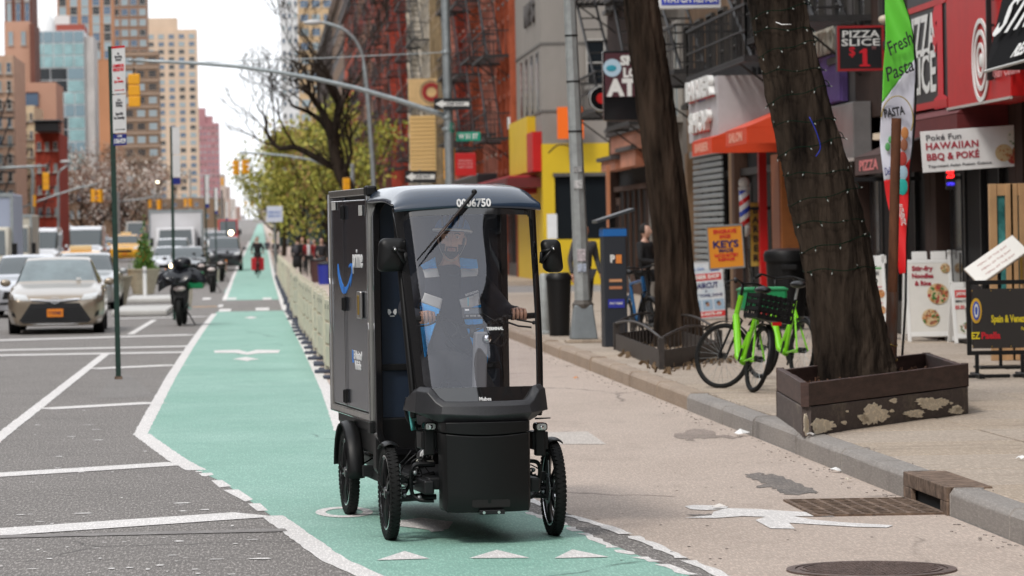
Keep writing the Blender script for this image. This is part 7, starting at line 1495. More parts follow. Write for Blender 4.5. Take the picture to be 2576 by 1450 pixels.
b = MB(); b.box(-.3, .0, 3, 12, zx(428), zx(285)); b.build('yellow_street_banner', YEL, t); b = MB(); b.box(-.32, .02, .3, 3, zx(430), zx(330)); b.build('red_street_banner', RED, t); b = MB(); b.box(-1.2, 0, .5, 12, zx(470), zx(445)); b.build('red_awning', MAR, t)
t = thing('wall_banner', at(1402, 310, Y=120.9), 0, 'bright orange banner on the grey corner building behind the lamp post', 'banner'); b = MB(); b.box(0, 66*120.9/F, 0, .06, -40*120.9/F, 40*120.9/F); b.build('banner_cloth', mat('banner_orange', (.85,.14,.0), .6), t)
t = thing('poster_board', at(1389, 570, Y=120.5), 0, 'pale poster on the yellow wall beside the dark window', 'poster'); b = MB(); b.box(-.17, .17, 0, .03, -.42, .42); b.build('sheet', WHT, t)
b = MB(); t = thing('wall_lamp', at(1402, 385, Y=120.9), 0, 'thin gooseneck lamp on the yellow wall', 'lamp'); b.tube(spline([(-.3,0,0), (0,-.3,.25), (.4,-.4,.2), (.45,-.4,0)], 5), .025, 6); b.build('lamp_arm', DARKM, t); b = MB(); b.ball((.46, -.4, -.06), .1); b.build('lamp_head', STEEL, t, 'all')
row = [(133.6, 141.5, BR_OR, 'orange brick tenement beside the grey corner building', 'a'), (141.5, 150, BR_PK, 'pinkish brick tenement with fire escapes', 'b'), (150, 160, BR_OR, 'tall orange brick tenement, middle of its row', 'b'), (160, 171, BR_RD, 'red brick tenement with dark belt courses', 'a'), (171, 180, BR_PK, 'faded pink brown tenement', 'b'), (180, 196, OLIVE, 'olive brown brick building behind the mast pole', 'a'),
       (196, 226, BEIGE, 'beige building with black fire escapes above the round logo board', 'b'), (226, 256, BR_RD, 'dark red building between the beige and the red ones', 'b'), (256, 300, BR_RO, 'bright red orange painted tenement', 'b'), (300, 345, BR_RD, 'deep red tenement with many fire escapes', 'b'), (345, 400, BR_RO, 'far red orange tenement', 'a'), (400, 460, GREYST, 'far grey stone building', 'a'), (460, 600, BR_DK, 'dark brick block at the end of the row', 'a')]
for i, (a, c, m_, lb, ty) in enumerate(row):
    zt_ = [19, 20, 22, 20, 21, 22, 24, 24, 30, 32, 26, 30, 30][i]; n_ = max(3, int((c-a)/2.4))
    lot(a, c, m_, lb, ztop=zt_, floors=int(zt_/3.6), store=True, pil=1 if (c-a) < 32 else 0, wc=min(n_, 9), storem=DARKM, depth=12, gm=WIN_D, wfm=mat('stone_trim', (.28,.2,.15), .7) if i % 2 else FRAME_D, z1=4.0)
for (a, c, z, n_, lb) in ((134, 141, 5.4, 3, 'rusty fire escape on the orange brick tenement'), (143, 149, 5.8, 4, 'black fire escape on the pink brick tenement'), (151.5, 158.5, 5.5, 4, 'black fire escape on the middle orange tenement'), (162, 169, 6, 4, 'black fire escape on the red brick tenement'), (197, 206, 6.4, 5, 'black fire escape on the near half of the beige building'), (212, 222, 6.4, 5, 'black fire escape on the far half of the beige building'), (229, 238, 6.2, 5, 'fire escape on the dark building'), (259, 270, 7, 6, 'fire escape low on the red orange tenement'), (278, 290, 7, 6, 'fire escape on the far half of the red orange tenement'), (305, 318, 7.4, 6, 'fire escape on the deep red tenement'), (325, 338, 7.4, 6, 'last fire escape of the row')):
    fire_escape(a, c, z, n_, label=lb, dep=1.15, dense=.8)
t = thing('shop_sign', at(1085, 232, Y=188), 0, 'cream board with a dark red ring emblem on the beige building', 'sign'); k = 188/F; b = MB(); b.box(-57*k, 57*k, 0, .3, -34*k, 34*k); b.build('board', mat('board_cream', (.62,.42,.2), .6, var=.12, scale=2), t, bevel=.02)
b = MB(); b.lathe([(24*k, -.03), (24*k, 0), (13*k, 0), (13*k, -.03)], axis='Y', n=30, closed=True); b.build('ring_emblem', mat('emblem_maroon', (.3,.02,.02), .5), t); b = MB(); b.lathe([(29*k, -.02), (29*k, 0), (27*k, 0), (27*k, -.02)], axis='Y', n=30, closed=True); b.build('thin_ring', GREYST, t)
t = thing('cream_bay', at(1064, 360, Y=192), 0, 'cream clapboard bay under the ring emblem board', 'building'); k = 192/F; 
for j in range(14): b = MB(); b.box(-32*k, 36*k, 0, 1, (-70+j*10)*k, (-70+j*10+8.6)*k); b.build('clapboard', mat('cream_board', (.72,.48,.2), .6), t, bevel=.01)
t['label'] = 'cream clapboard bay under the ring emblem board'
t = thing('red_awning_shop', (8.6, 150, 0), 0, 'long dark red shop canopy just above the vehicle roof on the right', 'awning'); b = MB(); b.box(0, 1.0, -26, -8, 3.15, 3.8); b.build('canvas', mat('dark_red_canvas', (.30,.008,.012), .7), t, bevel=.05); b = MB(); b.box(0, 1.0, -7.9, 10, 3.0, 4.2); b.build('canvas', BLK, t, bevel=.05)
t = thing('air_conditioner', at(1291, 310, Y=134), 0, 'white air conditioner hanging on the orange brick front', 'air conditioner'); k = 134/F; b = MB(); b.box(-13*k, 16*k, 0, .6, -15*k, 15*k); b.build('case', WHITE, t, bevel=.02)
for j in range(3): b = MB(); b.box((2+j*4)*k, (4.5+j*4)*k, -.02, 0, -9*k, 9*k); b.build('grille_bar', DARKM, t)
# ------------------------------------------------------------ towers: windows built one by one
def tower(label, x0, x1, ytop, Y, m, cols, rows, ww, wh, name='apartment_tower', depth=None, y_last=None, gms=(WIN_D, WIN_L, WIN_B), steps=None, fm=None, ox=0, seed=0, trim=None):
    xa, xb = at(x0, 400, Y=Y).x, at(x1, 400, Y=Y).x; zt_ = at((x0+x1)/2, ytop, Y=Y).z; g0 = gz(Y); rd = random.Random(seed+int(Y))
    t = thing(name, ((xa+xb)/2, Y, g0-.5), 0, label, 'building'); hw = (xb-xa)/2; Ht = zt_-g0+.5; depth = depth or max(12, hw*1.6)
    b = MB(); b.box(-hw, hw, 0, depth, 0, Ht); b.build('wall', m, t)
    if steps:
        for si, (f0, f1, dz) in enumerate(steps): b = MB(); b.box(-hw+2*hw*f0+.02*si, -hw+2*hw*f1, .5+.6*si, depth*.8-si, Ht-.01, Ht+dz*Y/F); b.build('roof_step', m, t)
    k = Y/F; yl_ = y_last or 560; zb_ = at((x0+x1)/2, yl_, Y=Y).z-g0+.5; dz = (Ht*.985-zb_)/rows
    for i in range(cols):
        for j in range(rows):
            gm = gms[rd.randrange(len(gms))]; add_window(t, (-hw+(i+.5+ox)*2*hw/cols, 0, zb_+dz*(j+.5)), ww*k, wh*k, 'Y', gm, fm or FRAME_W)
    if trim: 
        for j in range(rows+1): b = MB(); b.box(-hw-.1, hw+.1, -.25*1, 0, zb_+dz*j-trim*k/2, zb_+dz*j+trim*k/2); b.build('floor_band', fm or FRAME_W, t)
    return t
WALL_T = wall_m('tower_beige', (.56,.42,.31), .06, .2); ORT = wall_m('tower_orange', (.40,.19,.10), .08, .2); BRT = wall_m('tower_brown', (.24,.145,.1), .1, .2); SALM = wall_m('salmon_block', (.46,.27,.19), .06, .2); PNK = wall_m('pink_tower', (.36,.18,.19), .1, .2); BRM = wall_m('mid_brown', (.2,.13,.085), .2, .5); WHTW = wall_m('white_wall', (.6,.6,.6), .05, .3); DKB = wall_m('dark_red_brown', (.14,.06,.045), .15, .3)
tower('tall beige apartment tower with a dense grid of windows at the centre left', 372, 500, 75, 1250, WALL_T, 5, 25, 15, 11, steps=[(0, .62, 30)], y_last=560, seed=1)
tower('distant pink stepped tower beside the sky gap', 501, 552, 310, 1500, PNK, 5, 16, 4, 6, steps=[(0, .35, 38), (0, .7, 18)], seed=2)
tower('very tall orange brick tower at the top left', 150, 290, -60, 900, ORT, 5, 9, 19, 20, y_last=150, seed=3)
tower('very tall dark brown tower beside the orange one', 286, 376, -70, 960, BRT, 4, 15, 17, 16, seed=4, y_last=330)
tower('mid brown building with pale bay windows behind the yellow signal', 312, 402, 130, 720, BRM, 3, 11, 22, 18, seed=5, gms=(WIN_D, WIN_L), y_last=500, fm=wall_m('band_brown', (.32,.23,.17), .1), trim=6)
GLZ = mat('teal_glazing', (.22,.36,.37), .2, var=.25, scale=.4, spec=.7); GLZ2 = mat('grey_blue_glazing', (.17,.25,.29), .2, spec=.7)
t = tower('teal glass office building with dark horizontal bands', 88, 216, 78, 520, WHTW, 1, 1, 1, 1, name='glass_building', depth=16); k = 520/F; hw = 64*k; Ht = at(150, 78, Y=520).z-gz(520)+.5
for r_ in range(12):
    z1_ = Ht-r_*31*k; dark_ = r_ in (3, 4, 7, 8, 11)
    for c_ in range(5 if not dark_ else 3):
        n_ = 5 if not dark_ else 3; b = MB(); w_ = 2*hw/n_; g = WIN_D if dark_ and c_ < 2 else (GLZ if (r_ % 3) else GLZ2)
        b.box(-hw+c_*w_+.08, -hw+(c_+1)*w_-.08, -.12, 0, z1_-31*k+.1, z1_-.1); b.build('glass_panel', g, t)
b = MB(); b.box(hw, hw+24*k, .5, 14, 0, Ht-15*k); b.build('side_wall', wall_m('side_grey', (.45,.42,.4), .15, .5), t)
b = MB(); b.box(-hw*.1, hw, 1, 12, Ht-.01, Ht+17*k); b.build('red_roof_storey', mat('roof_red', (.28,.06,.04), .7), t)
t = thing('water_tank', at(112, 55, Y=560), 0, 'white domed roof tank above the glass building', 'roof tank'); k = 560/F; b = MB(); b.lathe([(24*k, -48*k), (25*k, 0), (14*k, 22*k), (5*k, 38*k), (.01, 42*k)], n=24); b.build('tank', WHITE, t, 40); b = MB(); b.box(24*k, 62*k, -5*k, 20*k, -40*k, 14*k); b.build('plant_room', mat('pale_render', (.62,.58,.56), .6), t)
tower('salmon upper building with two dark windows behind the glass one', 16, 80, 54, 430, SALM, 2, 1, 12, 34, y_last=130, seed=6)
tower('dark red brown building topped by red frames at the far left', 18, 86, -60, 440, DKB, 3, 2, 12, 50, y_last=60, seed=7)
t = thing('block_side', (at(84, 300, Y=429).x, 429, 0), 0, 'dark brown side of the salmon block next to the glass building', 'building'); b = MB(); k = 429/F; b.box(-6*k, 7*k, 0, 10, 0, at(84, 60, Y=429).z); b.build('wall', DKB, t)  # salmon block's darker brown side, built as a separate box
tower('salmon block with one wide dark window', 36, 144, 208, 330, SALM, 1, 1, 1, 1, seed=8); t = C.objects[-1] if False else None
t = thing('wide_window', at(67, 250, Y=329.8), 0, 'wide dark window recessed in the salmon block', 'window'); k = 330/F; b = MB(); b.box(-29*k, 29*k, 0, .1, -17*k, 16*k); b.build('pane', WIN_B, t); b = MB(); b.box(-30*k, 30*k, -.1, .1, 16*k, 18*k); b.build('lintel', DKB, t)
tower('cream brick row house with tall windows at the left edge', 40, 88, 266, 290, CREAM, 3, 6, 8, 20, y_last=545, seed=9)
tower('deep red brick house under a black cornice', 88, 150, 335, 275, BR_RD, 3, 4, 10, 20, y_last=560, seed=10)
t = thing('black_cornice', at(116, 318, Y=272), 0, 'heavy black cornice crowning the deep red house', 'cornice'); k = 272/F; b = MB(); b.box(-27*k, 34*k, -1, 3, -14*k, 10*k); b.box(-32*k, 40*k, -1.4, 3, 10*k, 15*k); b.build('moulding', BLK, t, bevel=.1)
tower('pinkish tenement at the extreme left edge with fire escapes', -60, 38, 140, 240, wall_m('pink_beige', (.50,.33,.24), .12), 4, 9, 12, 26, y_last=560, seed=11)
tower('brown shop row under the bare trees on the left', 150, 300, 430, 420, BRM, 8, 3, 10, 20, y_last=560, seed=12)
tower('low dark building row behind the box truck', 290, 560, 500, 900, BRM, 10, 2, 8, 10, y_last=560, seed=13)
tower('white and grey tower at the right of the sky gap', 712, 757, -80, 900, WHTW, 3, 20, 7, 12, y_last=560, seed=14)
tower('tan tower with blue windows behind the bare tree', 757, 845, -90, 820, TANW, 3, 14, 22, 18, y_last=420, gms=(WIN_B, WIN_L), seed=15)
tower('red brown brick tower right of the tan tower', 845, 905, -80, 700, wall_m('tower_redbrown', (.27,.09,.06), .1, .3), 2, 14, 12, 18, y_last=480, seed=16)
tower('brick building low behind the yellow green trees', 700, 880, 330, 640, BR_PK, 7, 6, 10, 16, y_last=560, seed=17)
tower('dark shopfront building behind the pedestrians', 700, 860, 500, 330, mat('dark_green_front', (.02,.05,.045), .6), 5, 2, 14, 18, y_last=640, seed=18, fm=FRAME_D)
tower('grey glass slab between the red fronts', 900, 935, 10, 420, WHTW, 2, 10, 10, 22, gms=(WIN_L, WIN_B), y_last=450, seed=19)
lef = [(240, 300, wall_m('left_tan', (.45,.35,.25)), 16, 'tan tenement on the left side of the avenue'), (300, 400, BR_RD, 15, 'red tenement on the left side of the avenue'), (-100, 60, GREYST, 22, 'long grey block left of the camera'), (60, 160, BR_DK, 20, 'dark brick block on the left outside the frame'), (160, 235, BEIGE, 20, 'beige block on the left outside the frame')]
for i, (a, c, m_, zt_, lb) in enumerate(lef):
    t = thing('row_building', (-22.5, (a+c)/2, 0), 0, lb, 'building'); L_ = (c-a)/2; b = MB(); b.box(-14, 0, -L_+.1, L_-.1, 0, zt_); b.build('wall', m_, t)
    for k in range(4):
        for f_ in range(3): add_window(t, (0.03, -L_+(k+.5)*L_/2, 4.5+f_*4), 1.2, 2, 'X')
for (x, y, Y, lb, n_) in ((22, 500, 236, 'black fire escape on the pinkish tenement', 4), (66, 510, 286, 'fire escape on the cream row house', 3), (120, 540, 270, 'fire escape on the deep red house', 2)):
    p = at(x, y, Y=Y); t = thing('fire_escape', p, 0, lb, 'fire escape'); k = Y/F
    for f_ in range(n_):
        z = f_*68*k; b = MB(); b.box(-20*k, 20*k, -1, 0, z-.1, z); b.build('platform', BLK, t); b = MB()
        for j in range(9): b.box((-20+j*5)*k-.02, (-20+j*5)*k+.02, -1, -.96, z, z+1)
        b.box(-20*k, 20*k, -1.02, -.94, z+.95, z+1.02); b.tube([(-15*k, -.5, z), (10*k, -.5, z+68*k)], .05, 4); b.build('railing', BLK, t)
# ============================================================ TREES BEYOND
def bare_tree(loc, label, limbs, seed, m, depth=4, r0=.2, leaves=None, name='bare_tree', twig=1.0, crown=None):
    """limbs: hand placed main branches as lists of (point, radius); finer branching grows from them"""
    rd = random.Random(seed); t = thing(name, loc, 0, label, 'tree'); b = MB(); tips = []
    def grow(p, d, ln, r_, n):
        q = [p]; dd = d.copy()
        for _ in range(3): dd = (dd+Vector((rd.uniform(-.28, .28), rd.uniform(-.28, .28), rd.uniform(-.14, .24)))).normalized(); q.append(q[-1]+dd*ln/3)
        b.tube(q, [r_, r_*.86, r_*.72, r_*.56], 5 if n < 3 else 6, cap=False); tips.append((q[-1], n)); tips.append((q[2], n))
        if n > 0:
            for k in range(rd.choice((2, 3, 3))): grow(q[-1] if k < 2 else q[2], (dd+Vector((rd.uniform(-.75, .75), rd.uniform(-.75, .75), rd.uniform(-.35, .6)))).normalized(), ln*rd.uniform(.62, .85), max(r_*.56, .012), n-1)
    for li in limbs:
        pts = [Vector(p) for p, _ in li]; P = spline(pts, 5); rs = [li[0][1]+(li[-1][1]-li[0][1])*i/(len(P)-1) for i in range(len(P))]; b.tube(P, rs, 8, cap=False)
        for i in range(len(P)//3, len(P), 3):
            d = (P[min(i+1, len(P)-1)]-P[i-1]).normalized(); grow(P[i], (d+Vector((rd.uniform(-.9, .9), rd.uniform(-.9, .9), rd.uniform(-.1, .8)))).normalized(), 1.5*twig, rs[i]*.5, depth-1)
        d = (P[-1]-P[-2]).normalized(); grow(P[-1], d, 1.6*twig, rs[-1], depth)
    b.build('trunk', m, t, 'all')
    if leaves:
        lm, n_, s0, spread = leaves; lb_ = MB()
        for _ in range(n_):
            p, k = tips[rd.randrange(len(tips))]; c = p+Vector((rd.gauss(0, spread), rd.gauss(0, spread), rd.gauss(0, spread))); s = s0*rd.uniform(.6, 1.4); lb_.cur = rd.randrange(len(lm))
            M = Euler((rd.uniform(0, 6), rd.uniform(0, 6), rd.uniform(0, 6))).to_matrix(); lb_.add([c+M @ Vector(v) for v in ((-s, -s*.5, 0), (s, -s*.5, .0), (s*.6, s*.6, s*.2), (-s*.7, s*.5, s*.1))], [(0,1,2,3)])
        lb_.build('crown', lm, t)
    return t
BB = bark('bark_far', (.02,.015,.012), (.06,.045,.035)); YT = 160
TB0 = at(905, 620, Y=YT); TB0.z = 0; pz = lambda x, y, dy=0: at(x, y, Y=YT+dy)-TB0
bare_tree(TB0, 'big bare dark tree with crooked limbs reaching over the lane', [
  [(pz(905,640), .36), (pz(885,500), .32), (pz(850,420), .28), (pz(836,350), .24)],
  [(pz(836,370), .2), (pz(848,290), .17), (pz(850,240), .13), (pz(820,190), .09), (pz(800,140,2), .05)],
  [(pz(836,350), .17), (pz(812,310), .13), (pz(780,285), .1), (pz(738,268,-2), .06)],
  [(pz(875,440), .18), (pz(800,400), .14), (pz(745,372), .11), (pz(700,372), .09), (pz(672,335), .07), (pz(670,300), .05), (pz(650,275,-2), .03)],
  [(pz(850,300), .12), (pz(870,240), .1), (pz(900,200,3), .07), (pz(925,150,3), .04)], [(pz(845,250), .1), (pz(825,215,-3), .08), (pz(790,170,-3), .05), (pz(760,140,-3), .03)]], 11, BB, 4, twig=.9)
LF = [mat('spring_leaf_a', (.34,.34,.05), .7), mat('spring_leaf_b', (.22,.24,.04), .7), mat('spring_leaf_c', (.42,.37,.07), .7), mat('spring_bud', (.3,.18,.07), .8)]
for i, (x, Y, zt_, lb, n_) in enumerate(((712, 250, 9.5, 'yellow green spring tree nearest the sky gap', 9000), (762, 235, 10.5, 'yellow green spring tree in the middle', 9000), (820, 215, 10.5, 'yellow green spring tree behind the bare one', 8000), (690, 330, 10, 'far spring tree with thin yellow leaves', 5000), (880, 200, 10, 'spring tree beside the red tenement', 5000))):
    base = at(x, 600, Y=Y); base.z = 0; q = lambda dx, dz, dy=0: Vector((dx, dy, dz))
    bare_tree(base, lb, [[(q(0,0), .2), (q(.1,1.8), .16), (q(0,2.8), .13)], [(q(0,2.4), .1), (q(-1,3.4,.5), .07), (q(-1.6,zt_*.5,.5), .04)], [(q(0,2.6), .1), (q(1,3.6,-.5), .07), (q(1.6,zt_*.5), .04)], [(q(0,2.8), .1), (q(.2,4.2), .07), (q(.1,zt_*.6), .03)]], 30+i, BB, 3, leaves=(LF[:3] if i != 2 else LF, int(n_*.42), .11, .38), name='street_tree', twig=.8)
BL = [mat('blossom_white', (.7,.66,.6), .7), mat('bud_pink_brown', (.3,.18,.13), .8)]; BU = [mat('bud_brown', (.2,.12,.08), .8), mat('bud_grey', (.3,.24,.18), .8)]
for i, (x, Y, lb, lv) in enumerate(((255, 310, 'white blossoming tree behind the main sign post', BL), (320, 340, 'white blossoming tree right of the sign post', BL), (205, 380, 'brown budding tree in front of the glass building', BU), (285, 420, 'tall brown budding tree behind the blossoms', BU), (400, 520, 'brown budding tree behind the box truck', BU), (350, 450, 'grey budding tree in the middle distance left', BU))):
    base = at(x, 600, Y=Y); base.z = 0; q = lambda dx, dz, dy=0: Vector((dx, dy, dz)); h_ = 8 if lv is BL else 11
    bare_tree(base, lb, [[(q(0,0), .2), (q(.1,2.5), .16), (q(0,3.6), .13)], [(q(0,3), .1), (q(-1.3,4.6,.5), .07), (q(-2.4,h_*.7,.5), .04)], [(q(0,3.2), .1), (q(1.3,5,-.5), .07), (q(2.4,h_*.72), .04)], [(q(0,3.5), .1), (q(.2,5.6), .07), (q(.1,h_*.75), .03)]], 50+i, BB, 3, leaves=(lv, 2300 if lv is BL else 3200, .10, .42), name='blossom_tree' if lv is BL else 'street_tree')
# ============================================================ SIGNALS, LAMPS, SIGNS FAR OFF
YS = mat('signal_yellow', (.82,.37,.01), .45)
def lamp_post(x, Y, pix, head, label, lm=(.3,.06)):
    b0 = at(x, 600, Y=Y); b0.z = gz(Y); t = thing('street_lamp', b0, 0, label, 'street lamp'); P = [Vector((0, 0, 0))]+[at(*q, Y=Y)-b0 for q in pix]; b = MB(); b.tube(spline(P, 5), [.11]*((len(P)-1)*5//2)+[.07]*((len(P)-1)*5+1-(len(P)-1)*5//2), 8); b.build('pole', STEEL, t, 'all')
    c = at(*head, Y=Y)-b0; b = MB(); b.ball(c, (.42, .2, .12), 12, 6); b.build('lamp_head', mat('lamp_grey', (.5,.5,.5), .5), t, 'all'); return t
lamp_post(944, 152, [(940,457),(932,330),(920,190),(905,120),(870,78),(825,60),(805,57)], (788,57), 'tall street lamp with curved arm reaching left over the trees')
lamp_post(146, 260, [(147,500),(147,440),(165,420),(178,410)], (165,407), 'street lamp with short arm at the far left'); lamp_post(82, 230, [(81,500),(81,430),(60,421),(10,424)], (5,424), 'long arm street lamp at the left edge')
def mast(label, Y, base_x, arm, heads, extra=None):
    b0 = at(base_x, 600, Y=Y); b0.z = gz(Y); t = thing('traffic_signal', b0, 0, label, 'traffic signal'); P = [at(*q, Y=Y)-b0 for q in arm]; b = MB(); b.tube([(0, 0, 0), (0, 0, P[0].z+.8)], .11, 8); b.build('pole', STEEL, t, 40)
    b = MB(); b.tube(P, .055, 8); b.build('mast_arm', STEEL, t, 'all')
    for (x, y, s, rz) in heads: lantern(t, at(x, y, Y=Y)-b0, s, YS, rz)
    return t
mast('far mast arm with two yellow signal heads against the sky', 178, 890, [(890,452),(860,438),(832,421),(780,402),(720,392),(660,387),(605,384)], [(594,404,.85,30),(614,402,.85,-70)])
mast('mast arm with a yellow signal head at the far left', 168, -20, [(-20,424),(40,421),(80,419),(118,418)], [(115,434,1,0)]); mast('sloping mast arm with twin yellow signal heads on the left', 230, 50, [(50,525),(100,505),(150,488),(200,472),(246,464)], [(234,476,1,0),(253,477,1,60),(85,491,.9,0)])
mast('mast arm with yellow heads behind the second sign post', 300, 300, [(300,508),(340,503),(380,497),(420,494)], [(377,503,.8,20),(402,503,1,60)]); mast('distant mast arm with a yellow pair above the box truck', 330, 560, [(560,500),(520,497),(470,497)], [(466,500,.9,0),(480,500,.9,60)])
mast('distant mast arm with small yellow heads over the lane', 420, 720, [(720,520),(680,505),(640,500),(610,502)], [(618,506,.8,0),(634,505,.8,60)]); mast('tiny last mast arm beside the pink tower', 480, 480, [(480,440),(530,440),(565,440)], [(559,448,1.2,0)]); mast('mast arm with one yellow head over the brown trees', 520, 760, [(760,505),(720,498),(690,498)], [(665,500,.9,0),(692,500,.9,50)])
t = thing('traffic_signal', (at(868, 460, Y=150).x, 150, 0), 0, 'amber signal head on the bare tree corner above the vehicle box', 'traffic signal'); b = MB(); b.tube([(0, .3, 0), (0, .3, 4.2)], .08, 8); b.build('pole', STEEL, t); lantern(t, at(871, 448, Y=150)-t.location, .95, YS, 10)
t = thing('street_sign', (at(691, 538, Y=175).x, 175, 0), 0, 'white notice board with blue words on a post above the walkway', 'sign'); c = at(691, 539, Y=175)-t.location; k = 175/F; b = MB(); b.box(c.x-20*k, c.x+20*k, 0, .05, c.z-20*k, c.z+20*k); b.build('board', mat('board_pale_blue', (.62,.66,.78), .5), t, bevel=.01); b = MB(); b.tube([(c.x, .1, 0), (c.x, .1, c.z)], .05, 8); b.build('post', STEEL, t)
for i in range(2): text('BIKES ONLY', .09, mat('letter_blue', (.03,.15,.5), .5), t, ym(c.x, -.01, c.z+.08-.18*i), bold=.03, width=32*k)
# ============================================================ VEHICLES
TYRE = RUBBER; CG = mat('car_glass', (.05,.065,.07), .06, spec=.9); CGL = mat('car_windshield', (.13,.17,.18), .1, spec=.9, var=.3, scale=1.2)
def car(loc, label, col, kind='sedan', rz=0, cat='car', W=1.83, Ln=4.8, taxi=False, metal=.5, detail=False, lights=None, name='parked_car'):
    t = thing(name, loc, rz, label, cat); m = mat('car_'+''.join(str(int(q*99)) for q in col), col, .28, metal, coat=.8)
    if kind == 'sedan': prof = [(0,.19,.64,.68),(.10,.17,.72,.76),(.6,.17,.81,.87),(1.15,.19,.88,.95),(1.45,.19,.92,1.02),(2.15,.19,.95,1.42),(2.7,.19,.95,1.47),(3.3,.19,.96,1.43),(4.1,.2,.98,1.12),(4.6,.24,.94,1.02),(4.8,.34,.80,.86)]
    elif kind == 'suv': prof = [(0,.32,.75,.8),(.1,.26,.9,.95),(.6,.25,1.0,1.06),(1.1,.25,1.06,1.12),(1.35,.25,1.1,1.2),(1.95,.25,1.12,1.72),(2.6,.25,1.12,1.78),(4.0,.25,1.12,1.74),(4.5,.26,1.12,1.5),(4.7,.3,1.05,1.1),(4.8,.4,.9,.95)]
    else: prof = [(0,.35,.9,.95),(.08,.3,1.1,1.15),(.45,.28,1.2,1.28),(.7,.28,1.25,1.4),(1.3,.28,1.3,2.25),(1.8,.28,1.3,2.42),(3.5,.28,1.3,2.45),(5.0,.28,1.3,2.42),(5.6,.3,1.3,2.3),(5.75,.32,1.3,1.9),(5.8,.4,1.2,1.3)]
    sc = Ln/prof[-1][0]; hw = W/2; S = []
    for (y, zb, zs, zt_) in prof:
        e = min(y/.55, (prof[-1][0]-y)/.5, 1); e = max(e, 0); wf = .80+.20*e**.5; cab = zt_-zs > .2; wt = (.64 if kind == 'sedan' else .72 if kind == 'suv' else .84)*hw if cab else .80*hw*wf
        S.append([Vector((0, y*sc, zb)), Vector((hw*wf*.82, y*sc, zb)), Vector((hw*wf*.97, y*sc, zb+.10)), Vector((hw*wf, y*sc, (zb+zs)/2)), Vector((hw*wf*.97, y*sc, zs-.05)), Vector((hw*wf*.90, y*sc, zs)), Vector((wt+(.06 if cab else 0), y*sc, zt_-.07 if cab else zt_-.02)), Vector((wt*.85, y*sc, zt_-.01)), Vector((0, y*sc, zt_))])
    nk_ = 4; cols = list(zip(*S)); C2 = [spline(list(c), nk_) for c in cols]; rows_ = [spline([c[i] for c in C2], 2) for i in range(len(C2[0]))]; NR = len(rows_); NC = len(rows_[0]); body, glass, shield = MB(), MB(), MB()
    hood_i = [i for i, p in enumerate(prof) if p[3]-p[2] > .2][0]; last_i = [i for i, p in enumerate(prof) if p[3]-p[2] > .2][-1]
    for s in (-1, 1):
        V = [[Vector((v.x*s, v.y, v.z)) for v in r_] for r_ in rows_]
        for i in range(NR-1):
            fi = i/nk_
            for j in range(NC-1):
                fj = j/2; q = [V[i][j], V[i][j+1], V[i+1][j+1], V[i+1][j]]; q = q if s > 0 else q[::-1]
                tgt = body
                if hood_i-1 < fi+.01 and fi < hood_i-.1 and fj >= 5.4: tgt = shield
                elif last_i+.15 < fi < last_i+.9 and fj >= 5.4 and kind != 'van': tgt = glass
                elif hood_i-.6 < fi < last_i+.4 and 5 <= fj < 6 and (kind != 'van' or fi < hood_i+1): tgt = glass
                tgt.add(q, [(0,1,2,3)])
        body.add([V[0][j] for j in range(NC)]+[Vector((0, V[0][0].y, .5))], [tuple(range(NC)) if s < 0 else tuple(range(NC))[::-1]])
        body.add([V[-1][j] for j in range(NC)], [tuple(range(NC))[::-1] if s < 0 else tuple(range(NC))])
    bo = body.build('body', m, t, 50, fixn=True); glass.build('side_windows', CG, t, 'all', fixn=True); shield.build('windshield', CGL if detail else CG, t, 'all', fixn=True)
    wr_ = .33 if kind == 'sedan' else .38
    for cy in (.95*sc, (3.75 if kind != 'van' else 4.6)*sc):
        for s in (-1, 1):
            b = MB(); b.lathe([(wr_*.62, -.1), (wr_*.9, -.11), (wr_, -.08), (wr_, .08), (wr_*.9, .11), (wr_*.62, .1)], c=(s*(hw-.115), cy, wr_), axis='X', n=28, closed=True); w_ = b.build('wheel', TYRE, t, 35); b = MB(); b.lathe([(.001, s*.06), (wr_*.3, s*.085), (wr_*.63, s*.09), (wr_*.63, -s*.05)], c=(s*(hw-.115), cy, wr_), axis='X', n=20); b.build('rim', ALU, w_, 35)
            b = MB(); b.lathe([(wr_+.05, -.02), (wr_+.05, .02)], c=(s*(hw-.03), cy, wr_+.01), axis='X', n=24); b.build('wheel_arch', DARK, t)
    bv = BVHTree.FromObject(bo, bpy.context.evaluated_depsgraph_get())
    def decal(nm, pts, m_, off=.008, par=None):
        bm = bmesh.new(); bm.faces.new([bm.verts.new((x, 0, z)) for x, z in pts]); bmesh.ops.triangulate(bm, faces=bm.faces)
        for _ in range(2): bmesh.ops.subdivide_edges(bm, edges=bm.edges, cuts=1, use_grid_fill=True)
        for v in bm.verts: h = bv.ray_cast(Vector((v.co.x, -2, v.co.z)), Vector((0, 1, 0))); v.co.y = (h[0].y if h[0] is not None else .3)-off
        bmesh.ops.recalc_face_normals(bm, faces=bm.faces); me = bpy.data.meshes.new(nm); bm.to_mesh(me); bm.free(); me.materials.append(m_); o = bpy.data.objects.new(nm, me); C.objects.link(o); o.parent = par or t; return o
    HLm = mat('headlight_glass', (.55,.56,.56), .15, spec=.9)
    zz = prof[1][2]-.70
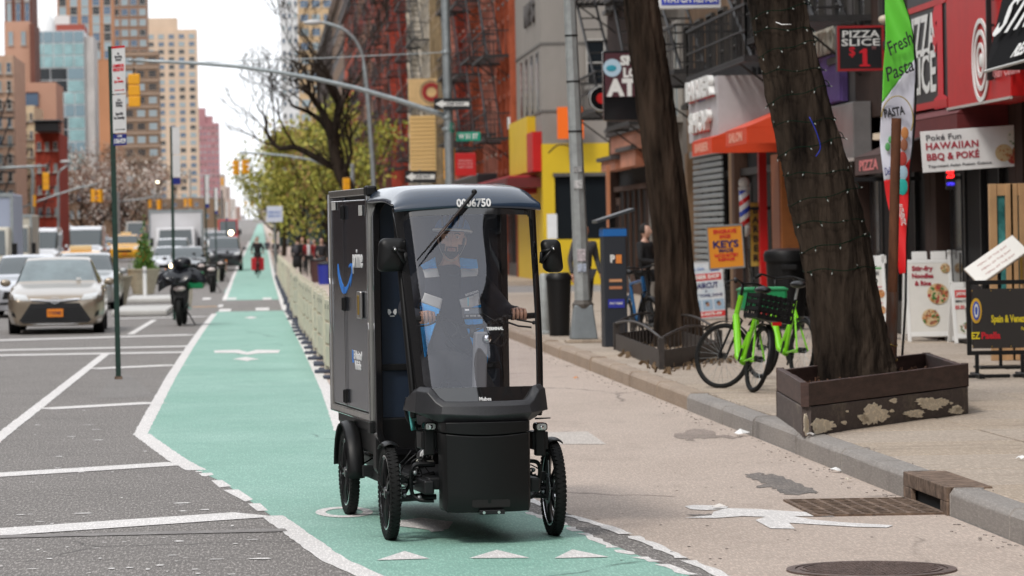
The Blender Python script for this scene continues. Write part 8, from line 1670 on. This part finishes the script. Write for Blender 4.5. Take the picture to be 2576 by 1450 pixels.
    for s in (-1, 1):
        hl = decal('headlight', [(s*.52*hw, .63+zz), (s*.92*hw, .66+zz), (s*.95*hw, .78+zz), (s*.60*hw, .74+zz)], HLm, .012)
        if lights: b = MB(); b.ball((s*.75*hw, -.02, .66+zz), .075); b.build('lit_lamp', mat('lit_headlight', (1,.8,.5), .5, emit=((1, .72, .38), 9)), hl, 'all')
        b = MB(); b.ball((s*(hw+.09), 1.75*sc, prof[4][2]+.06), (.11, .05, .075), 12, 8); b.build('mirror', m, t, 'all')
    if detail:
        decal('chrome_bar', [(-.52*hw, .665), (-.12, .63), (.12, .63), (.52*hw, .665), (.50*hw, .69), (.14, .675), (-.14, .675), (-.50*hw, .69)], CHROME, .02); decal('upper_grille', [(-.48*hw, .64), (-.1, .60), (.1, .60), (.48*hw, .64), (.46*hw, .658), (.1, .625), (-.1, .625), (-.46*hw, .658)], BLACKG, .012)
        gr = decal('lower_grille', [(-.74*hw, .27), (-.66*hw, .22), (.66*hw, .22), (.74*hw, .27), (.50*hw, .60), (-.50*hw, .60)], BLACKG, .010)
        for k in range(5): z = .28+.05*k; w_ = hw*(.68-.04*k); decal('grille_bar', [(-w_, z), (w_, z), (w_, z+.012), (-w_, z+.012)], BLACK, .016, gr)
        b = MB(); b.box(-.155, .155, -.075, -.05, .335, .49); pl_ = b.build('license_plate', mat('plate_orange', (.75,.22,.01), .5), t, bevel=.005); text('T 715748C', .055, mat('plate_ink', (.08,.02,.05), .5), pl_, ym(0, -.078, .41), bold=.05, width=.25)
        b = MB(); b.lathe([(.075, -.01), (.09, -.01), (.09, 0), (.075, 0)], c=(0, 0, 0), axis='Y', n=30, closed=True); b.lathe([(.036, -.01), (.046, -.01), (.046, 0), (.036, 0)], c=(0, 0, .0), axis='Y', n=24, closed=True); b.v = [(x, y-.04, z*.72+.655) if True else 0 for x, y, z in b.v]; b.build('emblem', CHROME, t, 40)
        decal('lip', [(-.76*hw, .195), (.76*hw, .195), (.78*hw, .21), (-.78*hw, .21)], CHROME, .01)
        for s in (-1, 1): decal('fog_recess', [(s*.80*hw, .33), (s*.90*hw, .36), (s*.90*hw, .46), (s*.84*hw, .42)], BLACK, .006)
        b = MB(); b.box(-.02, .02, 0, .02, 0, .05) if False else None
        for (x, z, w_, h_) in ((.42, 1.0, .09, .07),): b = MB(); b.box(x-w_/2, x+w_/2, 1.47*sc, 1.475*sc, z, z+h_); b.build('window_sticker', WHT, t)
    else:
        decal('grille', [(-.5*hw, .42+zz), (.5*hw, .42+zz), (.45*hw, .60+zz), (-.45*hw, .60+zz)], BLACK, .01); b = MB(); b.box(-.16, .16, -.04, .02, .36+zz*.5, .48+zz*.5); b.build('license_plate', mat('plate_orange', (.75,.22,.01), .5), t)
        decal('bumper_gap', [(-.6*hw, .30+zz*.4), (.6*hw, .30+zz*.4), (.55*hw, .36+zz*.4), (-.55*hw, .36+zz*.4)], BLACK, .01)
    if taxi: b = MB(); z = 1.50 if kind == 'sedan' else 1.8; b.box(-.35, .35, 2.5, 2.75, z-.03, z+.14); b.build('roof_light', mat('taxi_light', (.7,.55,.3), .4), t, bevel=.03)
    return t
def carpx(x, Y): p = at(x, 600, Y=Y); return Vector((p.x, Y, gz(Y)))
car(Vector((-3.97, 68.4, 0)), 'beige gold sedan with wide black lower grille and orange licence plate', (.30,.245,.185), detail=True, W=1.86, Ln=4.85, rz=R(1.5), name='taxi_sedan')
car(carpx(52, 84), 'white sedan half hidden behind the beige one at the left', (.55,.56,.6)); car(carpx(203, 92), 'silver sedan directly behind the beige one', (.33,.34,.34), W=1.86)
car(carpx(192, 112), 'yellow taxi partly hidden behind the silver sedan', (.8,.36,.02), taxi=True, metal=.1); car(carpx(313, 232), 'yellow taxi facing the camera beside the planters', (.82,.40,.01), taxi=True, metal=.1, kind='suv', W=2.0)
car(carpx(422, 168), 'white sedan behind the covered moped', (.62,.63,.66)); car(carpx(432, 182), 'white sport utility car in front of the box truck', (.66,.66,.68), kind='suv', W=1.95)
car(carpx(213, 196), 'white delivery van behind the taxis', (.66,.66,.68), kind='van', cat='van', W=2.0, Ln=5.8, metal=0, name='delivery_van'); car(carpx(95, 176), 'white van at the left behind the cab truck', (.66,.67,.7), kind='van', cat='van', W=2.0, Ln=5.8, metal=0, name='delivery_van')
car(carpx(562, 186), 'black and white sport utility car parked beside the lane', (.03,.03,.035), kind='suv', W=1.95); car(carpx(470, 150), 'dark car with lit yellow headlights beside the moped', (.05,.05,.05), lights=True, W=1.8); car(carpx(272, 250), 'grey car behind the main sign post', (.3,.3,.32)); car(carpx(548, 260), 'silver car behind the dark parked one', (.5,.5,.52), kind='suv')
car(carpx(520, 330), 'distant white car with lit headlights', (.6,.6,.62), lights=True); car(carpx(250, 300), 'distant red car between the vans', (.3,.03,.03)); car(carpx(340, 330), 'distant grey sport utility car', (.2,.2,.22), kind='suv'); car(carpx(150, 330), 'distant dark van at the left', (.12,.14,.16), kind='van', cat='van')
def truck(x0, x1, ytop, Y, label, boxc, cabc, cab_h=2.3, name='box_truck', Ln=7, cab_w=2.1, zc=.9):
    xa, xb = at(x0, 560, Y=Y).x, at(x1, 560, Y=Y).x; zt_ = at((x0+x1)/2, ytop, Y=Y).z; hw = (xb-xa)/2; g0 = gz(Y); zt_ -= g0; t = thing(name, ((xa+xb)/2, Y, g0), 0, label, 'truck')
    b = MB(); b.box(-hw, hw, 1.9, Ln, zc, zt_); b.build('cargo_body', boxc, t, bevel=.06); b = MB(); b.box(-hw-.02, hw+.02, 1.86, 1.92, zt_-.12, zt_+.02); b.box(-hw-.02, -hw+.08, 1.86, 1.9, zc, zt_-.12); b.box(hw-.08, hw+.02, 1.86, 1.9, zc, zt_-.12); b.build('edge_trim', STEEL, t)
    cw = min(hw*.93, cab_w/2); b = MB(); b.prism([(0, .5), (0, 1.15), (.35, 1.3), (.75, cab_h), (1.85, cab_h), (1.85, .5)], -cw, cw, 'YZ'); b.build('cab', cabc, t, bevel=.08)
    b = MB(); b.add([(-cw*.86, .36, 1.36), (cw*.86, .36, 1.36), (cw*.8, .70, cab_h-.13), (-cw*.8, .70, cab_h-.13)], [(0,1,2,3)]); q = b.build('windshield', CG, t, solid=.03)
    for s in (-1, 1):
        b = MB(); b.box(s*cw*.82-.12, s*cw*.82+.12, -.03, .02, .75, .92); b.build('headlight', LENS, t); b = MB(); b.box(s*(cw+.2)-.09, s*(cw+.2)+.09, .35, .42, 1.3, 1.75); b.build('mirror', BLACK, t)
        for y in (.9, Ln-1.5): b = MB(); b.lathe([(.2, -.14), (.45, -.14), (.45, .14), (.2, .14)], c=(s*(cw-.15), y, .45), axis='X', n=20, closed=True); b.build('wheel', RUBBER, t, 35)
    b = MB(); b.box(-cw*.6, cw*.6, -.02, .0, .65, 1.05); b.build('grille', BLACK, t); b = MB(); b.box(-cw, cw, -.08, .1, .4, .6); b.build('bumper', STEEL, t, bevel=.03); return t
TW = mat('truck_white', (.62,.62,.64), .5, var=.04, scale=1)
truck(372, 508, 528, 190, 'large white box truck facing the camera in the middle of the traffic', TW, TW); truck(314, 366, 566, 262, 'grey truck with dark windshield left of the white box truck', mat('truck_grey', (.4,.39,.37), .5), mat('truck_grey', (.4,.39,.37), .5), cab_h=2.6)
truck(-90, 22, 486, 118, 'grey blue truck cut by the left edge', mat('truck_blue_grey', (.33,.37,.48), .4), mat('cab_cream', (.5,.47,.4), .5)); truck(24, 72, 540, 150, 'cream cab truck beside the blue grey one', mat('cab_cream', (.5,.47,.4), .5), MC['cab_cream'], cab_h=2.5)
truck(546, 600, 578, 300, 'red truck far down beside the lane', mat('truck_red', (.4,.02,.02), .4), MC['truck_red'], cab_h=2.6, Ln=8)
# moped under a black cover, and other bikes in the parking strip
def moped(x, ybase, label, Y=None, cover=True, box=None, s=1.0, scale_dark=True):
    p = gp(x, ybase) if Y is None else carpx(x, Y); t = thing('moped', Vector((p.x, p.y, gz(p.y))), R(-3), label, 'moped')
    for (cy, nm) in ((0, 'front'), (1.3, 'rear')):
        b = MB(); b.lathe([(.24+.055*math.cos(a), .055*math.sin(a)) for a in [k*math.pi/4 for k in range(8)]], c=(0, cy, .295), axis='X', n=32, closed=True); w_ = b.build('wheel', RUBBER, t, 'all'); b = MB(); b.lathe([(.05, -.03), (.19, -.02), (.19, .02), (.05, .03)], c=(0, cy, .295), axis='X', n=24, closed=True); b.build('rim', DARKM, w_, 35)
    b = MB(); b.tube([(-.09, 0, .295), (-.10, .1, .72)], .025, 8); b.tube([(.09, 0, .295), (.10, .1, .72)], .025, 8); b.grid(lambda i, j: Vector(((j-.5)*.15, -math.cos(R(60+70*i))*.33, .295+math.sin(R(60+70*i))*.33)), 8, 3); b.build('fork', DARKM, t, 'all')
    b = MB(); b.prism([(-.17, .45), (-.12, .38), (.12, .38), (.17, .45), (.20, .72), (.15, .90), (-.15, .90), (-.20, .72)], .08, .3, 'XZ'); b.build('front_fairing', BLACKG, t, bevel=.03); b = MB(); b.ball((0, .06, .77), (.13, .06, .065), 16, 10); b.build('headlamp', mat('headlamp_clear', (.6,.5,.48), .15, spec=.9), t, 'all')
    b = MB(); b.prism([(.35, .35), (.3, .75), (.7, .78), (1.5, .82), (1.6, .6), (1.1, .3)], -.17, .17, 'YZ'); b.build('body', BLACKG, t, bevel=.04); b = MB(); b.ball((0, 1.0, .84), (.15, .42, .07), 14, 8); b.build('saddle', BLACK, t, 'all')
    for s_ in (-1, 1): b = MB(); b.tube([(0, .2, .98), (s_*.36, .22, 1.05)], .018, 8); b.build('handlebar_side', DARKM, t); b = MB(); b.tube([(s_*.2, .2, 1.03), (s_*.27, .18, 1.2)], .008, 6); b.ball((s_*.28, .17, 1.23), (.07, .02, .045), 12, 8); b.build('mirror', BLACK, t, 'all')
    b = MB(); b.tube([(.1, .7, .3), (.26, .75, .02)], .014, 6); b.tube([(.26, .68, .02), (.26, .85, .02)], .014, 6); b.build('kickstand', DARKM, t)
    if cover:
        rd = random.Random(3); CV = mat('black_cover', (.012,.013,.017), .22, bump=.3, bscale=8, bdist=.02); b = MB()
        def cf(i, j):
            a = 2*math.pi*i; r_ = .10+.42*j**.8+.035*math.sin(a*7+j*3)*j+.05*math.sin(a*3+1); z = 1.16-.10*j-.14*j**3+.05*math.cos(a*2)*(1-j)+.05*math.sin(a*5)*j
            return Vector((r_*math.cos(a), .24+.55*r_*math.sin(a), z))
        b.grid(cf, 64, 12); b.add([cf(i/64, 0) for i in range(64)], [tuple(range(64))]); b.build('cover', CV, t, 'all', solid=.01)
        b = MB(); b.grid(lambda i, j: Vector((-.42+.62*i, -.02+.05*math.sin(i*9), .92-.22*j*(1-.5*i)+.05*math.sin(i*5)+.12*i)), 16, 6); b.build('cover_flap', CV, t, 'all', solid=.01)
        b = MB(); b.ball((.05, .3, 1.28), (.19, .16, .15), 16, 10); b.build('bundled_cover_top', CV, t, 'all')
    if box: b = MB(); b.box(.12, .42, 1.0, 1.4, .75, 1.1); b.build('delivery_box', mat('green_box', (.0,.2,.07), .5), t, bevel=.02)
    return t
moped(452, 821, 'moped with crumpled black cover over its handlebar parked beside the lane', box=True); moped(530, 733, 'dark motorbike parked behind the covered moped', Y=118, cover=False); moped(554, 706, 'further dark motorbike by the lane edge', Y=148, cover=False); moped(505, 715, 'black scooter between the moped and the motorbikes', Y=135, cover=False)
# concrete planters, islands, post
def planter(x, ybase, w_, h_, label, plant):
    p = gp(x, ybase); k = p.y/F; t = thing('concrete_planter', Vector((p.x, p.y, .02)), 0, label, 'planter'); hw = w_*k/2; hh = h_*k; m_ = mat('planter_concrete', (.40,.36,.27), .8, var=.15, scale=4, bump=.3)
    b = MB(); n = 7
    for i in range(n): f0 = .62+.38*i/n; f1 = .62+.38*(i+.92)/n; b.lathe([(hw*f0, hh*i/n), (hw*f1, hh*(i+.95)/n), (hw*f1*.97, hh*(i+1)/n)], n=28)
    b.build('pot', m_, t, 30); b = MB(); b.lathe([(hw*1.04, hh*.97), (hw*1.04, hh*1.03), (hw*.9, hh*1.03), (hw*.9, hh*.97)], n=28, closed=True); b.build('rim', m_, t, 30); b = MB(); b.lathe([(hw*.9, hh*.9), (hw*.9, hh*.96)], n=20); b.build('soil', MC['mulch'], t)
    if plant:
        rd = random.Random(5); b = MB(); PG = [mat('shrub_green', (.05,.14,.02), .6), mat('shrub_light', (.12,.22,.03), .6), mat('orange_bloom', (.6,.22,.02), .6)]
        for i in range(1600):
            h = abs(rd.gauss(0, .42))*1.2; r_ = max(.04, .34-.2*h); b.cur = 2 if rd.random() < .10 and h > .3 else rd.randrange(2); c = Vector((rd.gauss(.05, r_*.5), rd.gauss(0, r_*.5), hh+h)); s = rd.uniform(.03, .06); M = Euler((rd.uniform(0, 6), rd.uniform(0, 6), rd.uniform(0, 6))).to_matrix(); b.add([c+M @ Vector(v) for v in ((-s, -s*.4, 0), (s, -s*.4, 0), (s, s*.4, 0), (-s, s*.4, 0))], [(0,1,2,3)])
        b.build('foliage', PG, t); b = MB(); b.tube([(0, 0, hh*.9), (.05, 0, hh+.8)], .02, 6); b.build('stem', BB, t)
planter(361, 742, 84, 62, 'tan concrete planter with green shrub and orange blooms', True); planter(288, 771, 92, 72, 'tan concrete planter hidden behind the main sign post', False)
for (x0, x1, y0, y1, lb) in ((313, 437, 742, 752, 'pale concrete traffic island behind the moped'), (280, 417, 768, 782, 'pale concrete traffic island nearer the camera')):
    a, c, d_ = gp(x0, y1, .14), gp(x1, y1, .14), gp(x1, y0, .14); t = thing('traffic_island', Vector((a.x, a.y, 0)), 0, lb, 'kerb island'); b = MB(); b.box(0, c.x-a.x, 0, d_.y-a.y, 0, .14); b.build('slab', mat('island_concrete', (.5,.49,.47), .8, var=.08, scale=2), t, bevel=.04)
p = gp(365, 757); t = thing('delineator_post', Vector((p.x, p.y, 0)), 0, 'white flexible post standing on the island before the planter', 'bollard'); b = MB(); b.tube([(0, 0, .1), (0, 0, 1.0)], .055, 12); b.build('post', WHITE, t, 40); b = MB(); b.lathe([(.058, .8), (.058, .9)], n=12); b.build('reflective_band', mat('band_grey', (.4,.4,.4), .4), t); b = MB(); b.lathe([(.12, 0), (.12, .1), (.06, .13)], n=16); b.build('base', BLACK, t)
# ============================================================ PEOPLE DOWN THE STREET
LIG = mat('face_light', (.5,.3,.22), .5)
def pp(x, Y): p = at(x, 600, Y=Y); return Vector((p.x, Y, 0.004))
person(pp(747, 158), R(160), 'person in long black coat with backpack walking away on the tan strip', 1.78, top=(.012,.012,.014), legs=(.012,.012,.014), long_coat=True, bag=(.05,.05,.06))
person(pp(776, 163), R(5), 'woman in red jacket over white shirt walking towards the camera', 1.70, top=(.3,.015,.02), legs=(.01,.01,.012), shirt=(.65,.65,.66)); person(pp(760, 170), R(10), 'man with orange brown hair between the coat and the red jacket', 1.76, top=(.02,.02,.02), legs=(.02,.02,.03), hair=mat('ginger_hair', (.4,.15,.04), .8)); person(pp(790, 172), R(-20), 'person in dark red coat right of the white shirt', 1.66, top=(.25,.02,.02), legs=(.02,.02,.02))
person(pp(693, 215), R(30), 'small dark figure beside the white notice board', 1.7, top=(.03,.025,.03), legs=(.02,.02,.02)); person(pp(808, 150), R(0), 'dark figure just left of the cargo box', 1.72, top=(.02,.02,.03), legs=(.02,.02,.03)); person(pp(578, 215), R(0), 'dark figure standing between the parked cars and the lane', 1.75, top=(.015,.015,.02), legs=(.015,.015,.02))
for i, (x, y, c_, lb) in enumerate(((800, 672, (.07,.03,.03), 'dark red bin on the walkway near the barricades'), (819, 684, (.02,.03,.3), 'blue bin on the walkway beside the dark red one'))):
    p = at(x, y, Y=140+i*-6); t = thing('litter_bin', Vector((p.x, p.y, 0)), 0, lb, 'rubbish bin'); h = .75 if i else .85; b = MB(); b.lathe([(.26, 0), (.30, h)], n=18); b.build('bin_body', mat('bin_%d' % i, c_, .6), t, 40); b = MB(); b.lathe([(.32, h), (.32, h+.05), (.05, h+.09)], n=18); b.build('lid', DARKM, t, 40)
# cyclist coming up the lane
pc = pp(647, 162); cy = bicycle(pc+Vector((0, 0, 0)), R(-90), 'dark bicycle ridden up the green lane with red delivery bags', (.02,.02,.02), turn=0, lean=0, cat='bicycle')
rid = person(pc+Vector((0, .75, .12)), 0, 'cyclist in black hooded jacket with grey sleeves riding up the lane', 1.72, top=(.012,.012,.015), legs=(.012,.012,.014), arms='reach', hood=True, step=.25)
t = thing('delivery_bag', pc+Vector((0, .1, .42)), 0, 'red square delivery bags hung on the cyclist handlebar', 'bag'); 
for s_ in (-1, 1): b = MB(); b.box(s_*.16-.13, s_*.16+.13, -.25, .25, -.1, .48); b.build('bag_body', mat('bag_red', (.5,.012,.02), .6), t, bevel=.03)
tag(b.build('x', BLACK) if False else t)
person(pp(641, 330), 0, 'tiny distant cyclist high up the lane', 1.7, top=(.02,.05,.04), legs=(.02,.02,.02)); person(pp(672, 300), 0, 'tiny distant walker beside the lane', 1.7, top=(.05,.05,.07), legs=(.02,.02,.02))
for (x, y, Y, r_, lb) in ((581, 586, 300, .35, 'bright round headlight glow in the far traffic'), (396, 459, 330, .22, 'small lit warm signal light among the trees')):
    t = thing('distant_light', at(x, y, Y=Y), 0, lb, 'light'); b = MB(); b.ball((0, 0, 0), r_*.6, 12, 8); b.build('bulb', mat('lit_lamp_far', (1,.85,.6), .5, emit=((1, .85, .6), 6)), t, 'all'); b = MB(); b.lathe([(r_*.7, .1), (r_*.75, 0), (r_*.7, .25)], axis='Y', n=16); b.build('housing', BLACK, t)
rd = random.Random(77); fcols = [wall_m('far_%d' % i, c, .08, .05) for i, c in enumerate(((.5,.4,.34), (.42,.32,.28), (.56,.5,.46), (.38,.24,.2), (.48,.46,.46)))]
for i, (x0, x1, yt, Y) in enumerate(((548,566,440,1700),(562,578,470,1900),(574,592,500,2200),(588,604,520,2600),(600,616,542,3000),(640,656,560,3000),(652,672,520,2400),(664,690,470,1900),(684,716,420,1500),(560,640,572,3200))):
    a, c = at(x0, 500, Y=Y).x, at(x1, 500, Y=Y).x; z = at(x0, yt, Y=Y).z; t = thing('far_block', ((a+c)/2, Y, 0), 0, 'far hazy block %s closing the avenue' % ['left of the gap behind the pink tower','second from the pink tower','third from the pink tower','fourth from the pink tower','nearest the gap on its left','nearest the gap on its right','second right of the gap','third right of the gap','tallest on the right of the gap','low and wide'][i], 'building')
    b = MB(); b.box((a-c)/2, (c-a)/2, 0, 40, 0, z); b.build('wall', fcols[i % 5], t); k = Y/F
    for r_ in range(4):
        for q in range(3): add_window(t, ((q-1)*(c-a)*.28, 0, z-(6+r_*7)*k), 2.2*k, 3*k, 'Y')
